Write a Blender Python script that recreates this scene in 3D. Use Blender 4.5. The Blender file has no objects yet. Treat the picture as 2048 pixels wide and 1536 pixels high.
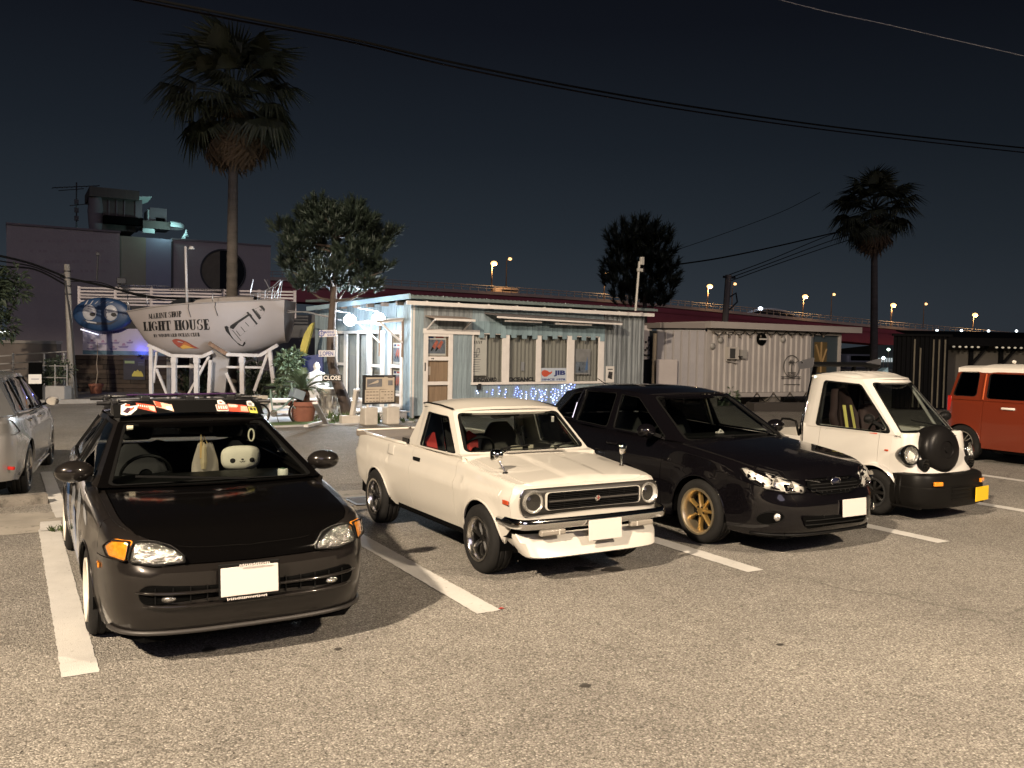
import bpy, bmesh, math, random
from math import sin, cos, pi, radians, sqrt, atan2, hypot
from mathutils import Vector, Matrix, noise as mnoise
SC = bpy.context.scene
COL = SC.collection
RNG = random.Random(7)
# ------------------------------------------------------------------ camera
CF, CH = 1740.6, 1.8736            # focal length in photo pixels (2048 wide), eye height
CYAW, CPITCH, CROLL = 0.52221, 0.04077, 0.01809
def _basis():
 cy, sy, cp, sp = cos(CYAW), sin(CYAW), cos(CPITCH), sin(CPITCH)
 fwd = Vector((sy*cp, cy*cp, -sp)); right = Vector((cy, -sy, 0)); up = right.cross(fwd)
 cr, sr = cos(CROLL), sin(CROLL)
 return cr*right + sr*up, -sr*right + cr*up, fwd
CR, CU, CFW = _basis()
cam_d = bpy.data.cameras.new('camera'); cam = bpy.data.objects.new('camera', cam_d); COL.objects.link(cam)
cam_d.sensor_width = 36.0; cam_d.lens = CF/2048*36.0; cam_d.clip_end = 6000; cam_d.clip_start = .05
M3 = Matrix((CR, CU, -CFW)).transposed()
cam.matrix_world = Matrix.Translation((0, 0, CH)) @ M3.to_4x4()
SC.camera = cam
def ray(u, v): return CFW + CR*((u-1024)/CF) - CU*((v-768)/CF)
def at_y(u, v, Y):                  # photo pixel -> world point on the plane y = Y
 d = ray(u, v); return Vector((0, 0, CH)) + d*(Y/d.y)
def at_z(u, v, Z=0.0):              # photo pixel -> world point at height Z
 d = ray(u, v); return Vector((0, 0, CH)) + d*((Z-CH)/d.z)
def at_d(u, v, D): return Vector((0, 0, CH)) + ray(u, v)*D
# ------------------------------------------------------------------ night sky
W = bpy.data.worlds.new('World'); SC.world = W; W.use_nodes = True
nt = W.node_tree; nt.nodes.clear()
_o = nt.nodes.new('ShaderNodeOutputWorld'); _b = nt.nodes.new('ShaderNodeBackground')
_tc = nt.nodes.new('ShaderNodeTexCoord'); _sx = nt.nodes.new('ShaderNodeSeparateXYZ')
_rp = nt.nodes.new('ShaderNodeValToRGB')
nt.links.new(_tc.outputs['Generated'], _sx.inputs[0]); nt.links.new(_sx.outputs['Z'], _rp.inputs[0])
e = _rp.color_ramp.elements
e[0].position = 0.0; e[0].color = (.033, .040, .049, 1)
e[1].position = 1.0; e[1].color = (.0018, .0019, .003, 1)
for p_, c_ in ((.05, (.029, .0365, .046)), (.12, (.0195, .0262, .0345)), (.22, (.0112, .0154, .0218)), (.34, (.0058, .0073, .0115)), (.5, (.003, .0036, .006))):
 n_ = e.new(p_); n_.color = (*c_, 1)
# the town's glow is strongest over the shop and fades towards the dark harbour on the right
_dot = nt.nodes.new('ShaderNodeVectorMath'); _dot.operation = 'DOT_PRODUCT'; _dot.inputs[1].default_value = (sin(radians(15)), cos(radians(15)), 0)
nt.links.new(_tc.outputs['Generated'], _dot.inputs[0])
_mr = nt.nodes.new('ShaderNodeMapRange'); _mr.inputs[1].default_value = .3; _mr.inputs[2].default_value = 1.0
_mr.inputs[3].default_value = .42; _mr.inputs[4].default_value = 1.0
nt.links.new(_dot.outputs['Value'], _mr.inputs[0])
nt.links.new(_rp.outputs[0], _b.inputs[0]); nt.links.new(_mr.outputs[0], _b.inputs[1]); nt.links.new(_b.outputs[0], _o.inputs[0])
SC.view_settings.view_transform = 'Standard'; SC.view_settings.look = 'None'
SC.view_settings.gamma = 1; SC.view_settings.use_curve_mapping = False; SC.view_settings.exposure = 0.0
SC.render.engine = 'CYCLES'
SC.cycles.max_bounces = 8; SC.cycles.transparent_max_bounces = 24
SC.cycles.caustics_reflective = False; SC.cycles.caustics_refractive = False
SC.cycles.sample_clamp_indirect = 4.0
SC.cycles.use_denoising = True
# lights of the place (poles and heads are built round them further down)
def lamp(name, loc, energy, color, radius=.15, typ='POINT', target=None, size=1.2, blend=.4):
 d = bpy.data.lights.new(name, typ); d.energy = energy; d.color = color; d.shadow_soft_size = radius
 if typ == 'SPOT': d.spot_size = size; d.spot_blend = blend
 o = bpy.data.objects.new(name, d); COL.objects.link(o); o.location = loc
 if target is not None:
  o.rotation_euler = (Vector(target)-Vector(loc)).to_track_quat('-Z', 'Y').to_euler()
 return o
LOT_LAMPS = [((-12.5, -2.8, 13.2), 48000), ((9.0, -5.6, 8.8), 11000)]
WARM = (1.0, .81, .60)
for p_, e_ in LOT_LAMPS: lamp('car_park_light', p_, e_, WARM, .34, 'SPOT', (p_[0], p_[1]+.6, 0), radians(158), .08)   # cut-off luminaires: no light above them
_sd = bpy.data.lights.new('sun', 'SUN'); _sd.energy = .34; _sd.angle = radians(25); _sd.color = (.92, .82, 1.0)     # weak fill added to lift girder, far building and palms
_so = bpy.data.objects.new('sun', _sd); COL.objects.link(_so); _so.rotation_euler = Vector((.30, .85, -.42)).to_track_quat('-Z', 'Y').to_euler()
# ------------------------------------------------------------------ materials
MATS = {}
def N(t, typ, **k):
 n = t.nodes.new(typ)
 for a, b in k.items(): setattr(n, a, b)
 return n
def mat(name, color, rough=.5, metal=0.0, coat=0.0, bump=None, var=None, rnd=0.0, emit=None, estr=0.0, spec=.5, stretch=None, dirt=None):
 """procedural principled material; var=(scale, amount) colour mottling, bump=(scale, height), rnd = piece to piece change"""
 if name in MATS: return MATS[name]
 m = bpy.data.materials.new(name); m.use_nodes = True; t = m.node_tree
 b = t.nodes['Principled BSDF']
 b.inputs['Base Color'].default_value = (*color, 1); b.inputs['Roughness'].default_value = rough
 b.inputs['Metallic'].default_value = metal; b.inputs['Coat Weight'].default_value = coat; b.inputs['Coat Roughness'].default_value = .04
 b.inputs['Specular IOR Level'].default_value = spec
 tc = N(t, 'ShaderNodeTexCoord'); src = tc.outputs['Object']
 if stretch:
  mp = N(t, 'ShaderNodeMapping'); mp.inputs['Scale'].default_value = stretch
  t.links.new(src, mp.inputs[0]); src = mp.outputs[0]
 last = None
 def mix(fac_out, f0, f1):           # multiply the colour by f0..f1 along fac
  nonlocal last
  mr = N(t, 'ShaderNodeMapRange'); mr.inputs[3].default_value = f0; mr.inputs[4].default_value = f1
  t.links.new(fac_out, mr.inputs[0])
  mx = N(t, 'ShaderNodeMix', data_type='RGBA', blend_type='MULTIPLY'); mx.inputs[0].default_value = 1
  if last is None: mx.inputs[6].default_value = (*color, 1)
  else: t.links.new(last, mx.inputs[6])
  t.links.new(mr.outputs[0], mx.inputs[7]); last = mx.outputs[2]
 if var:
  nz = N(t, 'ShaderNodeTexNoise'); nz.inputs['Scale'].default_value = var[0]; nz.inputs['Detail'].default_value = 5; nz.inputs['Roughness'].default_value = .65
  t.links.new(src, nz.inputs[0]);
  mr0 = N(t, 'ShaderNodeMapRange'); mr0.inputs[1].default_value = .3; mr0.inputs[2].default_value = .7
  t.links.new(nz.outputs[0], mr0.inputs[0])
  mix(mr0.outputs[0], 1-var[1], 1+var[1]*.5)
 if rnd:
  oi = N(t, 'ShaderNodeObjectInfo'); mix(oi.outputs['Random'], 1-rnd, 1+rnd)
 if dirt:                            # (scale, colour, threshold) patches of another colour
  nz = N(t, 'ShaderNodeTexNoise'); nz.inputs['Scale'].default_value = dirt[0]; nz.inputs['Detail'].default_value = 8; nz.inputs['Roughness'].default_value = .7
  t.links.new(src, nz.inputs[0])
  mr = N(t, 'ShaderNodeMapRange'); mr.inputs[1].default_value = dirt[2]; mr.inputs[2].default_value = dirt[2]+.12
  t.links.new(nz.outputs[0], mr.inputs[0])
  mx = N(t, 'ShaderNodeMix', data_type='RGBA'); t.links.new(mr.outputs[0], mx.inputs[0])
  if last is None: mx.inputs[6].default_value = (*color, 1)
  else: t.links.new(last, mx.inputs[6])
  mx.inputs[7].default_value = (*dirt[1], 1); last = mx.outputs[2]
 if last is not None: t.links.new(last, b.inputs['Base Color'])
 if bump:
  nz = N(t, 'ShaderNodeTexNoise'); nz.inputs['Scale'].default_value = bump[0]; nz.inputs['Detail'].default_value = 4
  t.links.new(src, nz.inputs[0])
  bp = N(t, 'ShaderNodeBump'); bp.inputs['Strength'].default_value = 1; bp.inputs['Distance'].default_value = bump[1]
  t.links.new(nz.outputs[0], bp.inputs['Height']); t.links.new(bp.outputs[0], b.inputs['Normal'])
 if emit:
  b.inputs['Emission Color'].default_value = (*emit, 1); b.inputs['Emission Strength'].default_value = estr
 MATS[name] = m; return m
def glass(name, tint=(.55, .6, .58), refl=1.0, rough=.01):
 if name in MATS: return MATS[name]
 m = bpy.data.materials.new(name); m.use_nodes = True; t = m.node_tree; t.nodes.clear()
 o = N(t, 'ShaderNodeOutputMaterial'); tr = N(t, 'ShaderNodeBsdfTransparent'); gl = N(t, 'ShaderNodeBsdfGlossy')
 tr.inputs[0].default_value = (*tint, 1); gl.inputs['Roughness'].default_value = rough; gl.inputs[0].default_value = (refl, refl, refl, 1)
 ge = N(t, 'ShaderNodeNewGeometry'); dp = N(t, 'ShaderNodeVectorMath', operation='DOT_PRODUCT'); t.links.new(ge.outputs['Normal'], dp.inputs[0]); t.links.new(ge.outputs['Incoming'], dp.inputs[1])
 prev = dp.outputs['Value']               # Schlick reflectance, the same from either face of the pane
 for op, val in (('ABSOLUTE', None), ('SUBTRACT', 1.0), ('POWER', 5.0), ('MULTIPLY_ADD', .955)):
  q = N(t, 'ShaderNodeMath', operation=op)
  if op == 'SUBTRACT': q.inputs[0].default_value = 1.0; t.links.new(prev, q.inputs[1])
  else:
   t.links.new(prev, q.inputs[0])
   if val is not None: q.inputs[1].default_value = val
   if op == 'MULTIPLY_ADD': q.inputs[2].default_value = .045
  prev = q.outputs[0]
 fr = q
 mx = N(t, 'ShaderNodeMixShader'); t.links.new(fr.outputs[0], mx.inputs[0]); t.links.new(tr.outputs[0], mx.inputs[1]); t.links.new(gl.outputs[0], mx.inputs[2])
 t.links.new(mx.outputs[0], o.inputs[0]); MATS[name] = m; return m
# ------------------------------------------------------------------ mesh builder
class MB:
 def __init__(s): s.v = []; s.f = []; s.m = []; s.k = 0; s.T = None
 def mi(s, k): s.k = k; return s
 def add(s, vs, fs):
  n = len(s.v)
  if s.T is not None: vs = [s.T @ Vector(p) for p in vs]
  s.v += [tuple(p) for p in vs]; s.f += [tuple(i+n for i in f) for f in fs]; s.m += [s.k]*len(fs); return s
 def box(s, c, d, rz=0.0, R=None, taper=1.0):
  x, y, z = d[0]/2, d[1]/2, d[2]/2; q = taper
  vs = [Vector(p) for p in ((-x, -y, -z), (x, -y, -z), (x, y, -z), (-x, y, -z), (-x*q, -y*q, z), (x*q, -y*q, z), (x*q, y*q, z), (-x*q, y*q, z))]
  Rm = R if R is not None else Matrix.Rotation(rz, 3, 'Z')
  vs = [Rm @ p + Vector(c) for p in vs]
  return s.add(vs, [(3, 2, 1, 0), (4, 5, 6, 7), (0, 1, 5, 4), (1, 2, 6, 5), (2, 3, 7, 6), (3, 0, 4, 7)])
 def bbox(s, c, d, b=.01, rz=0.0, R=None):            # box with bevelled edges
  bm = bmesh.new(); bmesh.ops.create_cube(bm, size=1)
  for v in bm.verts: v.co = Vector((v.co.x*d[0], v.co.y*d[1], v.co.z*d[2]))
  bmesh.ops.bevel(bm, geom=bm.edges[:], offset=b, segments=2, affect='EDGES', profile=.5)
  Rm = R if R is not None else Matrix.Rotation(rz, 3, 'Z')
  bm.verts.index_update()
  s.add([Rm @ v.co + Vector(c) for v in bm.verts], [[v.index for v in f.verts] for f in bm.faces]); bm.free(); return s
 def bar(s, a, b, w, h=None, up=(0, 0, 1)):           # rectangular bar from a to b
  a, b = Vector(a), Vector(b); h = h or w; d = (b-a); L = d.length; d.normalize()
  u = Vector(up)
  if abs(d.dot(u)) > .98: u = Vector((0, 1, 0))
  x = d.cross(u).normalized(); z = x.cross(d).normalized()
  return s.box((a+b)/2, (w, L, h), R=Matrix((x, d, z)).transposed())
 def tube(s, pts, r, n=8, caps=True):
  pts = [Vector(p) for p in pts]; rs = r if isinstance(r, (list, tuple)) else [r]*len(pts)
  rings = []; prev = None
  for i, p in enumerate(pts):
   d = (pts[min(i+1, len(pts)-1)]-pts[max(i-1, 0)]).normalized()
   if prev is None:
    u = Vector((0, 0, 1)) if abs(d.z) < .9 else Vector((1, 0, 0))
    x = d.cross(u).normalized()
   else:
    x = (prev - d*prev.dot(d)).normalized()
   prev = x; y = d.cross(x)
   rings.append([p + (x*cos(2*pi*k/n)+y*sin(2*pi*k/n))*rs[i] for k in range(n)])
  vs = [q for rg in rings for q in rg]; fs = []
  for i in range(len(pts)-1):
   for k in range(n): fs.append((i*n+k, i*n+(k+1) % n, (i+1)*n+(k+1) % n, (i+1)*n+k))
  if caps: fs += [tuple(range(n-1, -1, -1)), tuple((len(pts)-1)*n+k for k in range(n))]
  return s.add(vs, fs)
 def lathe(s, prof, n=24, c=(0, 0, 0), axis='Z', closed=False, a0=0, a1=2*pi):   # prof: (radius, height)
  full = abs(a1-a0-2*pi) < 1e-6; m = n if full else n+1
  vs = []
  for k in range(m):
   a = a0+(a1-a0)*k/n
   for r, h in prof:
    p = {'Z': (r*cos(a), r*sin(a), h), 'X': (h, r*cos(a), r*sin(a)), 'Y': (r*sin(a), h, r*cos(a))}[axis]
    vs.append(Vector(p)+Vector(c))
  fs = []; P = len(prof)
  for k in range(n):
   k2 = (k+1) % m
   for j in range(P if closed else P-1):
    j2 = (j+1) % P
    fs.append((k*P+j, k2*P+j, k2*P+j2, k*P+j2))
  return s.add(vs, fs)
 def ball(s, c, r, n=12, m=8):
  rx, ry, rz = r if isinstance(r, (tuple, list)) else (r, r, r)
  vs = [(c[0], c[1], c[2]-rz)]; fs = []
  for i in range(1, m):
   for k in range(n):
    t, a = pi*i/m-pi/2, 2*pi*k/n
    vs.append((c[0]+rx*cos(t)*cos(a), c[1]+ry*cos(t)*sin(a), c[2]+rz*sin(t)))
  vs.append((c[0], c[1], c[2]+rz))
  for k in range(n): fs.append((0, 1+(k+1) % n, 1+k)); fs.append((len(vs)-1, 1+(m-2)*n+k, 1+(m-2)*n+(k+1) % n))
  for i in range(m-2):
   for k in range(n): fs.append((1+i*n+k, 1+i*n+(k+1) % n, 1+(i+1)*n+(k+1) % n, 1+(i+1)*n+k))
  return s.add(vs, fs)
 def grid(s, P, close_u=False):                        # P[i][j] points
  n, m = len(P), len(P[0]); fs = []
  for i in range(n if close_u else n-1):
   i2 = (i+1) % n
   for j in range(m-1): fs.append((i*m+j, i2*m+j, i2*m+j+1, i*m+j+1))
  return s.add([q for r in P for q in r], fs)
 def slab(s, poly, a, b):                              # polygon of points swept from offset a to offset b (vectors)
  a, b = Vector(a), Vector(b); n = len(poly); P = [Vector(p) for p in poly]
  s.add([p+a for p in P]+[p+b for p in P], [tuple(range(n-1, -1, -1)), tuple(range(n, 2*n))]+[(i, (i+1) % n, n+(i+1) % n, n+i) for i in range(n)])
  return s
 def quad(s, a, b, c, d): return s.add([a, b, c, d], [(0, 1, 2, 3)])
 def build(s, name, mats, parent=None, smooth=False, loc=None, rz=None, fix=True, angle=None):
  me = bpy.data.meshes.new(name); me.from_pydata(s.v, [], s.f)
  ml = mats if isinstance(mats, (list, tuple)) else [mats]
  for m in ml: me.materials.append(m)
  if len(ml) > 1: me.polygons.foreach_set('material_index', s.m)
  if fix:
   bm = bmesh.new(); bm.from_mesh(me); bmesh.ops.recalc_face_normals(bm, faces=bm.faces[:]); bm.to_mesh(me); bm.free()
  if smooth:
   me.polygons.foreach_set('use_smooth', [True]*len(me.polygons))
   if angle: me.set_sharp_from_angle(angle=radians(angle))
  me.update()
  return obj(name, me, parent, loc, rz)
def obj(name, data, parent=None, loc=None, rz=None):
 o = bpy.data.objects.new(name, data); COL.objects.link(o)
 if parent is not None: o.parent = parent
 if loc is not None: o.location = loc
 if rz is not None: o.rotation_euler = (0, 0, rz)
 return o
def tag(o, label, cat, group=None):
 o['label'] = label; o['category'] = cat
 if group: o['group'] = group
 return o
def thing(name, label, cat, loc=(0, 0, 0), rz=0.0, group=None):
 return tag(obj(name, None, None, loc, rz), label, cat, group)
def struct(o, kind='structure'): o['kind'] = kind; return o
def copy_tree(o, parent=None):
 c = o.copy(); COL.objects.link(c)
 if parent is not None: c.parent = parent
 for ch in list(o.children): copy_tree(ch, c)
 return c
def lerp(a, b, t): return a+(b-a)*t
def curve(pts, x):                 # smooth monotone-ish interpolation of (x, y) pairs
 if x <= pts[0][0]: return pts[0][1]
 if x >= pts[-1][0]: return pts[-1][1]
 for i in range(len(pts)-1):
  x0, y0 = pts[i]; x1, y1 = pts[i+1]
  if x <= x1:
   t = (x-x0)/(x1-x0)
   def sl(j):
    if j <= 0 or j >= len(pts)-1:
     k = max(0, min(len(pts)-2, j if j <= 0 else j-1)); return (pts[k+1][1]-pts[k][1])/(pts[k+1][0]-pts[k][0])
    a = (pts[j][1]-pts[j-1][1])/(pts[j][0]-pts[j-1][0]); b = (pts[j+1][1]-pts[j][1])/(pts[j+1][0]-pts[j][0])
    return 0 if a*b <= 0 else 2*a*b/(a+b)
   h = x1-x0; m0, m1 = sl(i)*h, sl(i+1)*h; t2, t3 = t*t, t*t*t
   return (2*t3-3*t2+1)*y0+(t3-2*t2+t)*m0+(-2*t3+3*t2)*y1+(t3-t2)*m1
def lin(pts, x):
 if x <= pts[0][0]: return pts[0][1]
 for i in range(len(pts)-1):
  if x <= pts[i+1][0]: return lerp(pts[i][1], pts[i+1][1], (x-pts[i][0])/(pts[i+1][0]-pts[i][0]))
 return pts[-1][1]
def crom(P, k=8):                  # Catmull-Rom through points (any dimension)
 P = [Vector(p) for p in P]; out = []
 for i in range(len(P)-1):
  a = P[i-1] if i else P[0]*2-P[1]; b, c = P[i], P[i+1]; d = P[i+2] if i+2 < len(P) else P[-1]*2-P[-2]
  for j in range(k):
   t = j/k; out.append(.5*((2*b)+(c-a)*t+(2*a-5*b+4*c-d)*t*t+(3*b-3*c+d-a)*t**3))
 return out+[P[-1]]
def rrect(x0, y0, x1, y1, r, n=4):  # rounded rectangle outline (2-D)
 out = []
 for cx, cy, a in ((x1-r, y1-r, 0), (x0+r, y1-r, 90), (x0+r, y0+r, 180), (x1-r, y0+r, 270)):
  for k in range(n+1): t = radians(a+90*k/n); out.append((cx+r*cos(t), cy+r*sin(t)))
 return out
def text2d(s, size=1.0, bold=0.0, extrude=0.0, align='LEFT'):
 c = bpy.data.curves.new('t', 'FONT'); c.body = s; c.size = size; c.offset = bold; c.extrude = extrude; c.align_x = align; c.resolution_u = 3
 o = bpy.data.objects.new('t', c); COL.objects.link(o)
 dg = bpy.context.evaluated_depsgraph_get(); me = bpy.data.meshes.new_from_object(o.evaluated_get(dg))
 vs = [v.co.copy() for v in me.vertices]; fs = [tuple(p.vertices) for p in me.polygons]
 bpy.data.objects.remove(o); bpy.data.curves.remove(c); bpy.data.meshes.remove(me)
 return vs, fs
def fit_text(s, x0, y0, x1, y1, bold=0.0):   # text stretched into a box, flat 2-D
 vs, fs = text2d(s, 1.0, bold)
 ax, bx = min(v.x for v in vs), max(v.x for v in vs); ay, by = min(v.y for v in vs), max(v.y for v in vs)
 return [((v.x-ax)/(bx-ax)*(x1-x0)+x0, (v.y-ay)/(by-ay)*(y1-y0)+y0) for v in vs], fs
def refine(vs, fs, it=1):
 return vs, fs
# ================================================================== ground
def asphalt_mat():
 m = bpy.data.materials.new('asphalt'); m.use_nodes = True; t = m.node_tree; b = t.nodes['Principled BSDF']; L = t.links.new
 tc = N(t, 'ShaderNodeTexCoord'); P = tc.outputs['Object']
 def vor(scale, feat='F1'):
  v = N(t, 'ShaderNodeTexVoronoi', feature=feat); v.inputs['Scale'].default_value = scale; L(P, v.inputs['Vector']); return v
 def noise(scale, det=4, r=.6):
  v = N(t, 'ShaderNodeTexNoise'); v.inputs['Scale'].default_value = scale; v.inputs['Detail'].default_value = det; v.inputs['Roughness'].default_value = r; L(P, v.inputs['Vector']); return v
 def ramp(fac, stops):
  r = N(t, 'ShaderNodeValToRGB'); L(fac, r.inputs[0]); e = r.color_ramp.elements
  e[0].position, e[0].color = stops[0][0], (*stops[0][1], 1); e[1].position, e[1].color = stops[-1][0], (*stops[-1][1], 1)
  for p, c in stops[1:-1]: q = e.new(p); q.color = (*c, 1)
  return r.outputs[0]
 def mix(a, c, fac, typ='MIX'):
  x = N(t, 'ShaderNodeMix', data_type='RGBA', blend_type=typ)
  for s, i in ((fac, 0), (a, 6), (c, 7)):
   if hasattr(s, 'links'): L(s, x.inputs[i])
   elif i == 0: x.inputs[0].default_value = s
   else: x.inputs[i].default_value = (*s, 1)
  return x.outputs[2]
 v = vor(98); sx = N(t, 'ShaderNodeSeparateColor'); L(v.outputs['Color'], sx.inputs[0])
 stones = ramp(sx.outputs[0], [(0, (.10, .093, .083)), (.25, (.215, .202, .182)), (.7, (.31, .293, .265)), (.92, (.41, .388, .352)), (1, (.62, .59, .545))])
 v2 = vor(190); s2 = N(t, 'ShaderNodeSeparateColor'); L(v2.outputs['Color'], s2.inputs[0])
 fine = ramp(s2.outputs[1], [(0, (.10, .093, .084)), (.6, (.265, .25, .226)), (1, (.43, .407, .37))])
 c = mix(stones, fine, .30)
 edge = ramp(v.outputs['Distance'], [(0, (1, 1, 1)), (.42, (1, 1, 1)), (.75, (.45, .43, .41))]); c = mix(c, edge, .8, 'MULTIPLY')
 big = noise(.45, 6, .62); c = mix(c, ramp(big.outputs[0], [(.3, (.86, .85, .84)), (.7, (1.26, 1.25, 1.22))]), 1.0, 'MULTIPLY')
 mid = noise(3.2, 5, .7); c = mix(c, ramp(mid.outputs[0], [(.30, (.90, .90, .90)), (.62, (1.06, 1.06, 1.06))]), 1.0, 'MULTIPLY')
 spots = noise(7.5, 3, .55); c = mix(c, (.018, .016, .014), ramp(spots.outputs[0], [(.73, (0, 0, 0)), (.79, (.6, .6, .6))]))
 # hairline cracks
 w = noise(.9, 3); mxv = N(t, 'ShaderNodeMix', data_type='VECTOR'); mxv.inputs[0].default_value = .35; L(P, mxv.inputs[4]); L(w.outputs['Color'], mxv.inputs[5])
 cr = N(t, 'ShaderNodeTexVoronoi', feature='DISTANCE_TO_EDGE'); cr.inputs['Scale'].default_value = .62; L(mxv.outputs[1], cr.inputs['Vector'])
 c = mix(c, (.07, .063, .055), mix((0, 0, 0), ramp(cr.outputs['Distance'], [(0, (.55, .55, .55)), (.003, (.35, .35, .35)), (.006, (0, 0, 0))]), ramp(noise(.35, 2).outputs[0], [(.48, (0, 0, 0)), (.62, (1, 1, 1))])))
 L(c, b.inputs['Base Color']); b.inputs['Roughness'].default_value = .82; b.inputs['Specular IOR Level'].default_value = .35
 bp = N(t, 'ShaderNodeBump'); bp.inputs['Distance'].default_value = .006; bp.inputs['Strength'].default_value = 1
 L(v.outputs['Distance'], bp.inputs['Height']); bp.invert = True
 bp2 = N(t, 'ShaderNodeBump'); bp2.inputs['Distance'].default_value = .003; L(s2.outputs[0], bp2.inputs['Height']); L(bp.outputs[0], bp2.inputs['Normal'])
 L(bp2.outputs[0], b.inputs['Normal'])
 return m
ASPH = asphalt_mat()
struct(MB().quad((-1500, -60, 0), (1500, -60, 0), (1500, 2500, 0), (-1500, 2500, 0)).build('ground', ASPH))
LINE = mat('road_paint', (.54, .525, .495), .6, var=(2.2, .16), bump=(160, .003), dirt=(30, (.20, .19, .165), .60))
def stripe(pts, name='parking_line', z=.005):
 """painted line with slightly ragged edges between ground points a and b (centre line), width w"""
 (ax, ay), (bx, by), w = pts; a, b = Vector((ax, ay, z)), Vector((bx, by, z)); d = (b-a); n = max(2, int(d.length/.035)); d.normalize(); s = Vector((d.y, -d.x, 0))
 r = random.Random(int(ax*100+ay*37)); L_, R_ = [], []
 for k in range(n+1):
  p = a.lerp(b, k/n); L_.append(p-s*(w/2+r.uniform(-.004, .004))); R_.append(p+s*(w/2+r.uniform(-.004, .004)))
 return struct(MB().grid([L_, R_]).build(name, LINE, fix=False))
X0 = .328; PW = 2.6
for i in range(6):
 x = X0+i*PW; stripe(((x, 5.354), (x-.01, 9.50+.2*(i == 0)), .19))
stripe(((.455, 10.62), (.42, 13.95), .15)); stripe(((.42, 17.2), (.40, 19.3), .17))
for i in range(1, 5): stripe(((.45+i*PW, 10.75), (.42+i*PW, 15.2), .15))
# concrete gutter between the two rows of stalls, with a drain grating
CONC = mat('gutter_concrete', (.30, .275, .235), .85, var=(1.6, .3), bump=(90, .004), dirt=(3.5, (.07, .062, .052), .56))
mb = MB(); G = []
for k in range(61):
 x = -14+k*.7; G.append([Vector((x, 9.56, .004)), Vector((x, 10.1, .008)), Vector((x, 10.72, .004))])
struct(mb.grid(G).build('gutter', CONC, fix=False))
stripe(((X0, 9.58), (X0+.012, 10.06), .19), z=.0125)
stripe(((.47, 10.24), (.458, 10.60), .15), z=.0125)
IRON = mat('drain_iron', (.10, .085, .065), .6, .6, bump=(40, .003), var=(12, .3))
for gx, lab in ((3.05, 'rusty slotted drain grating in the gutter left of the white pickup'), (3.85, 'rusty slotted drain grating in the gutter behind the white pickup rear wheel')):
 g = thing('drain_grating', lab, 'drain', (gx, 9.86, .012), 0, 'drain gratings in the gutter')
 mb = MB(); mb.box((0, -.24, .006), (.76, .045, .012)).box((0, .24, .006), (.76, .045, .012)).box((-.36, 0, .006), (.04, .436, .012)).box((.36, 0, .006), (.04, .436, .012)).box((0, 0, .006), (.03, .436, .012))
 mb.build('grating_frame', IRON, g)
 bar = None
 for k in range(8):
  for sx in (-.1775, .1775):
   if bar is None: bar = MB().box((0, 0, 0), (.325, .022, .010)).build('grating_bar', IRON, g); o = bar
   else: o = bar.copy(); COL.objects.link(o); o.parent = g
   o.location = (sx, -.19+.054*k, .005)
 MB().box((0, 0, -.004), (.7, .43, .004)).build('drain_pit', mat('matte_black', (.0025, .0025, .0025), .95, spec=.03), g)
# weeds along the gutter crack beside the hatchback
WEED = mat('weed_green', (.055, .085, .022), .8, rnd=.3, var=(20, .4))
def tuft(mb, c, n, h, sp):
 for _ in range(n):
  a = RNG.uniform(0, 2*pi); r = RNG.uniform(0, sp); b = Vector((c[0]+r*cos(a), c[1]+r*sin(a)*.5, c[2])); t = b+Vector((RNG.uniform(-1, 1)*h*.5, RNG.uniform(-1, 1)*h*.4, h*RNG.uniform(.5, 1))); w = h*.06
  m_ = b.lerp(t, .55)+Vector((0, 0, h*.12)); s = Vector((RNG.uniform(-1, 1), RNG.uniform(-1, 1), 0)).normalized()*w
  mb.add([b-s, b+s, m_+s, m_-s, t], [(0, 1, 2, 3), (3, 2, 4)])
mb = MB()
for k in range(26): tuft(mb, (RNG.uniform(.34, .62), 9.55+RNG.uniform(-.03, .03), .006), 9, .07, .04)
w_ = mb.build('weeds', WEED, fix=False); w_['kind'] = 'stuff'
# ================================================================== car kit
RUB = mat('tyre_rubber', (.012, .0115, .011), .8, spec=.25, bump=(60, .001), var=(9, .3))
BLK = mat('black_plastic', (.006, .006, .006), .5, spec=.12)
MATTE = mat('matte_black', (.003, .003, .003), .95, spec=.1)
CHROME = mat('chrome', (.75, .74, .72), .08, 1.0)
ALU = mat('polished_aluminium', (.72, .7, .66), .22, 1.0)
LENS = glass('clear_lens', (.93, .93, .92), 1.0)
WIN = glass('car_glass', (.60, .64, .62))
TINT = glass('privacy_glass', (.03, .03, .032))
AMBER = mat('amber_lens', (.80, .27, .02), .12, coat=1.0, var=(30, .35))
REDL = mat('red_lens', (.35, .012, .008), .12, coat=1.0)
REFL = mat('lamp_reflector', (.62, .61, .58), .15, .9, bump=(30, .03))
WHITEPL = mat('white_plate', (.60, .555, .52), .5)
SEAT = mat('seat_fabric', (.035, .034, .034), .9, var=(30, .2))
def round_poly(P, r, n=4, sx=1.0, sy=1.0):
 P = [Vector((p[0]*sx, p[1]*sy)) for p in P]; out = []
 for i, p in enumerate(P):
  a, b = P[i-1]-p, P[(i+1) % len(P)]-p
  rr = min(r, a.length*.45, b.length*.45); s, e = p+a.normalized()*rr, p+b.normalized()*rr
  for k in range(n+1):
   t = k/n; q = s*(1-t)**2+p*2*t*(1-t)+e*t*t; out.append((q.x/sx, q.y/sy))
 return out
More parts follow.
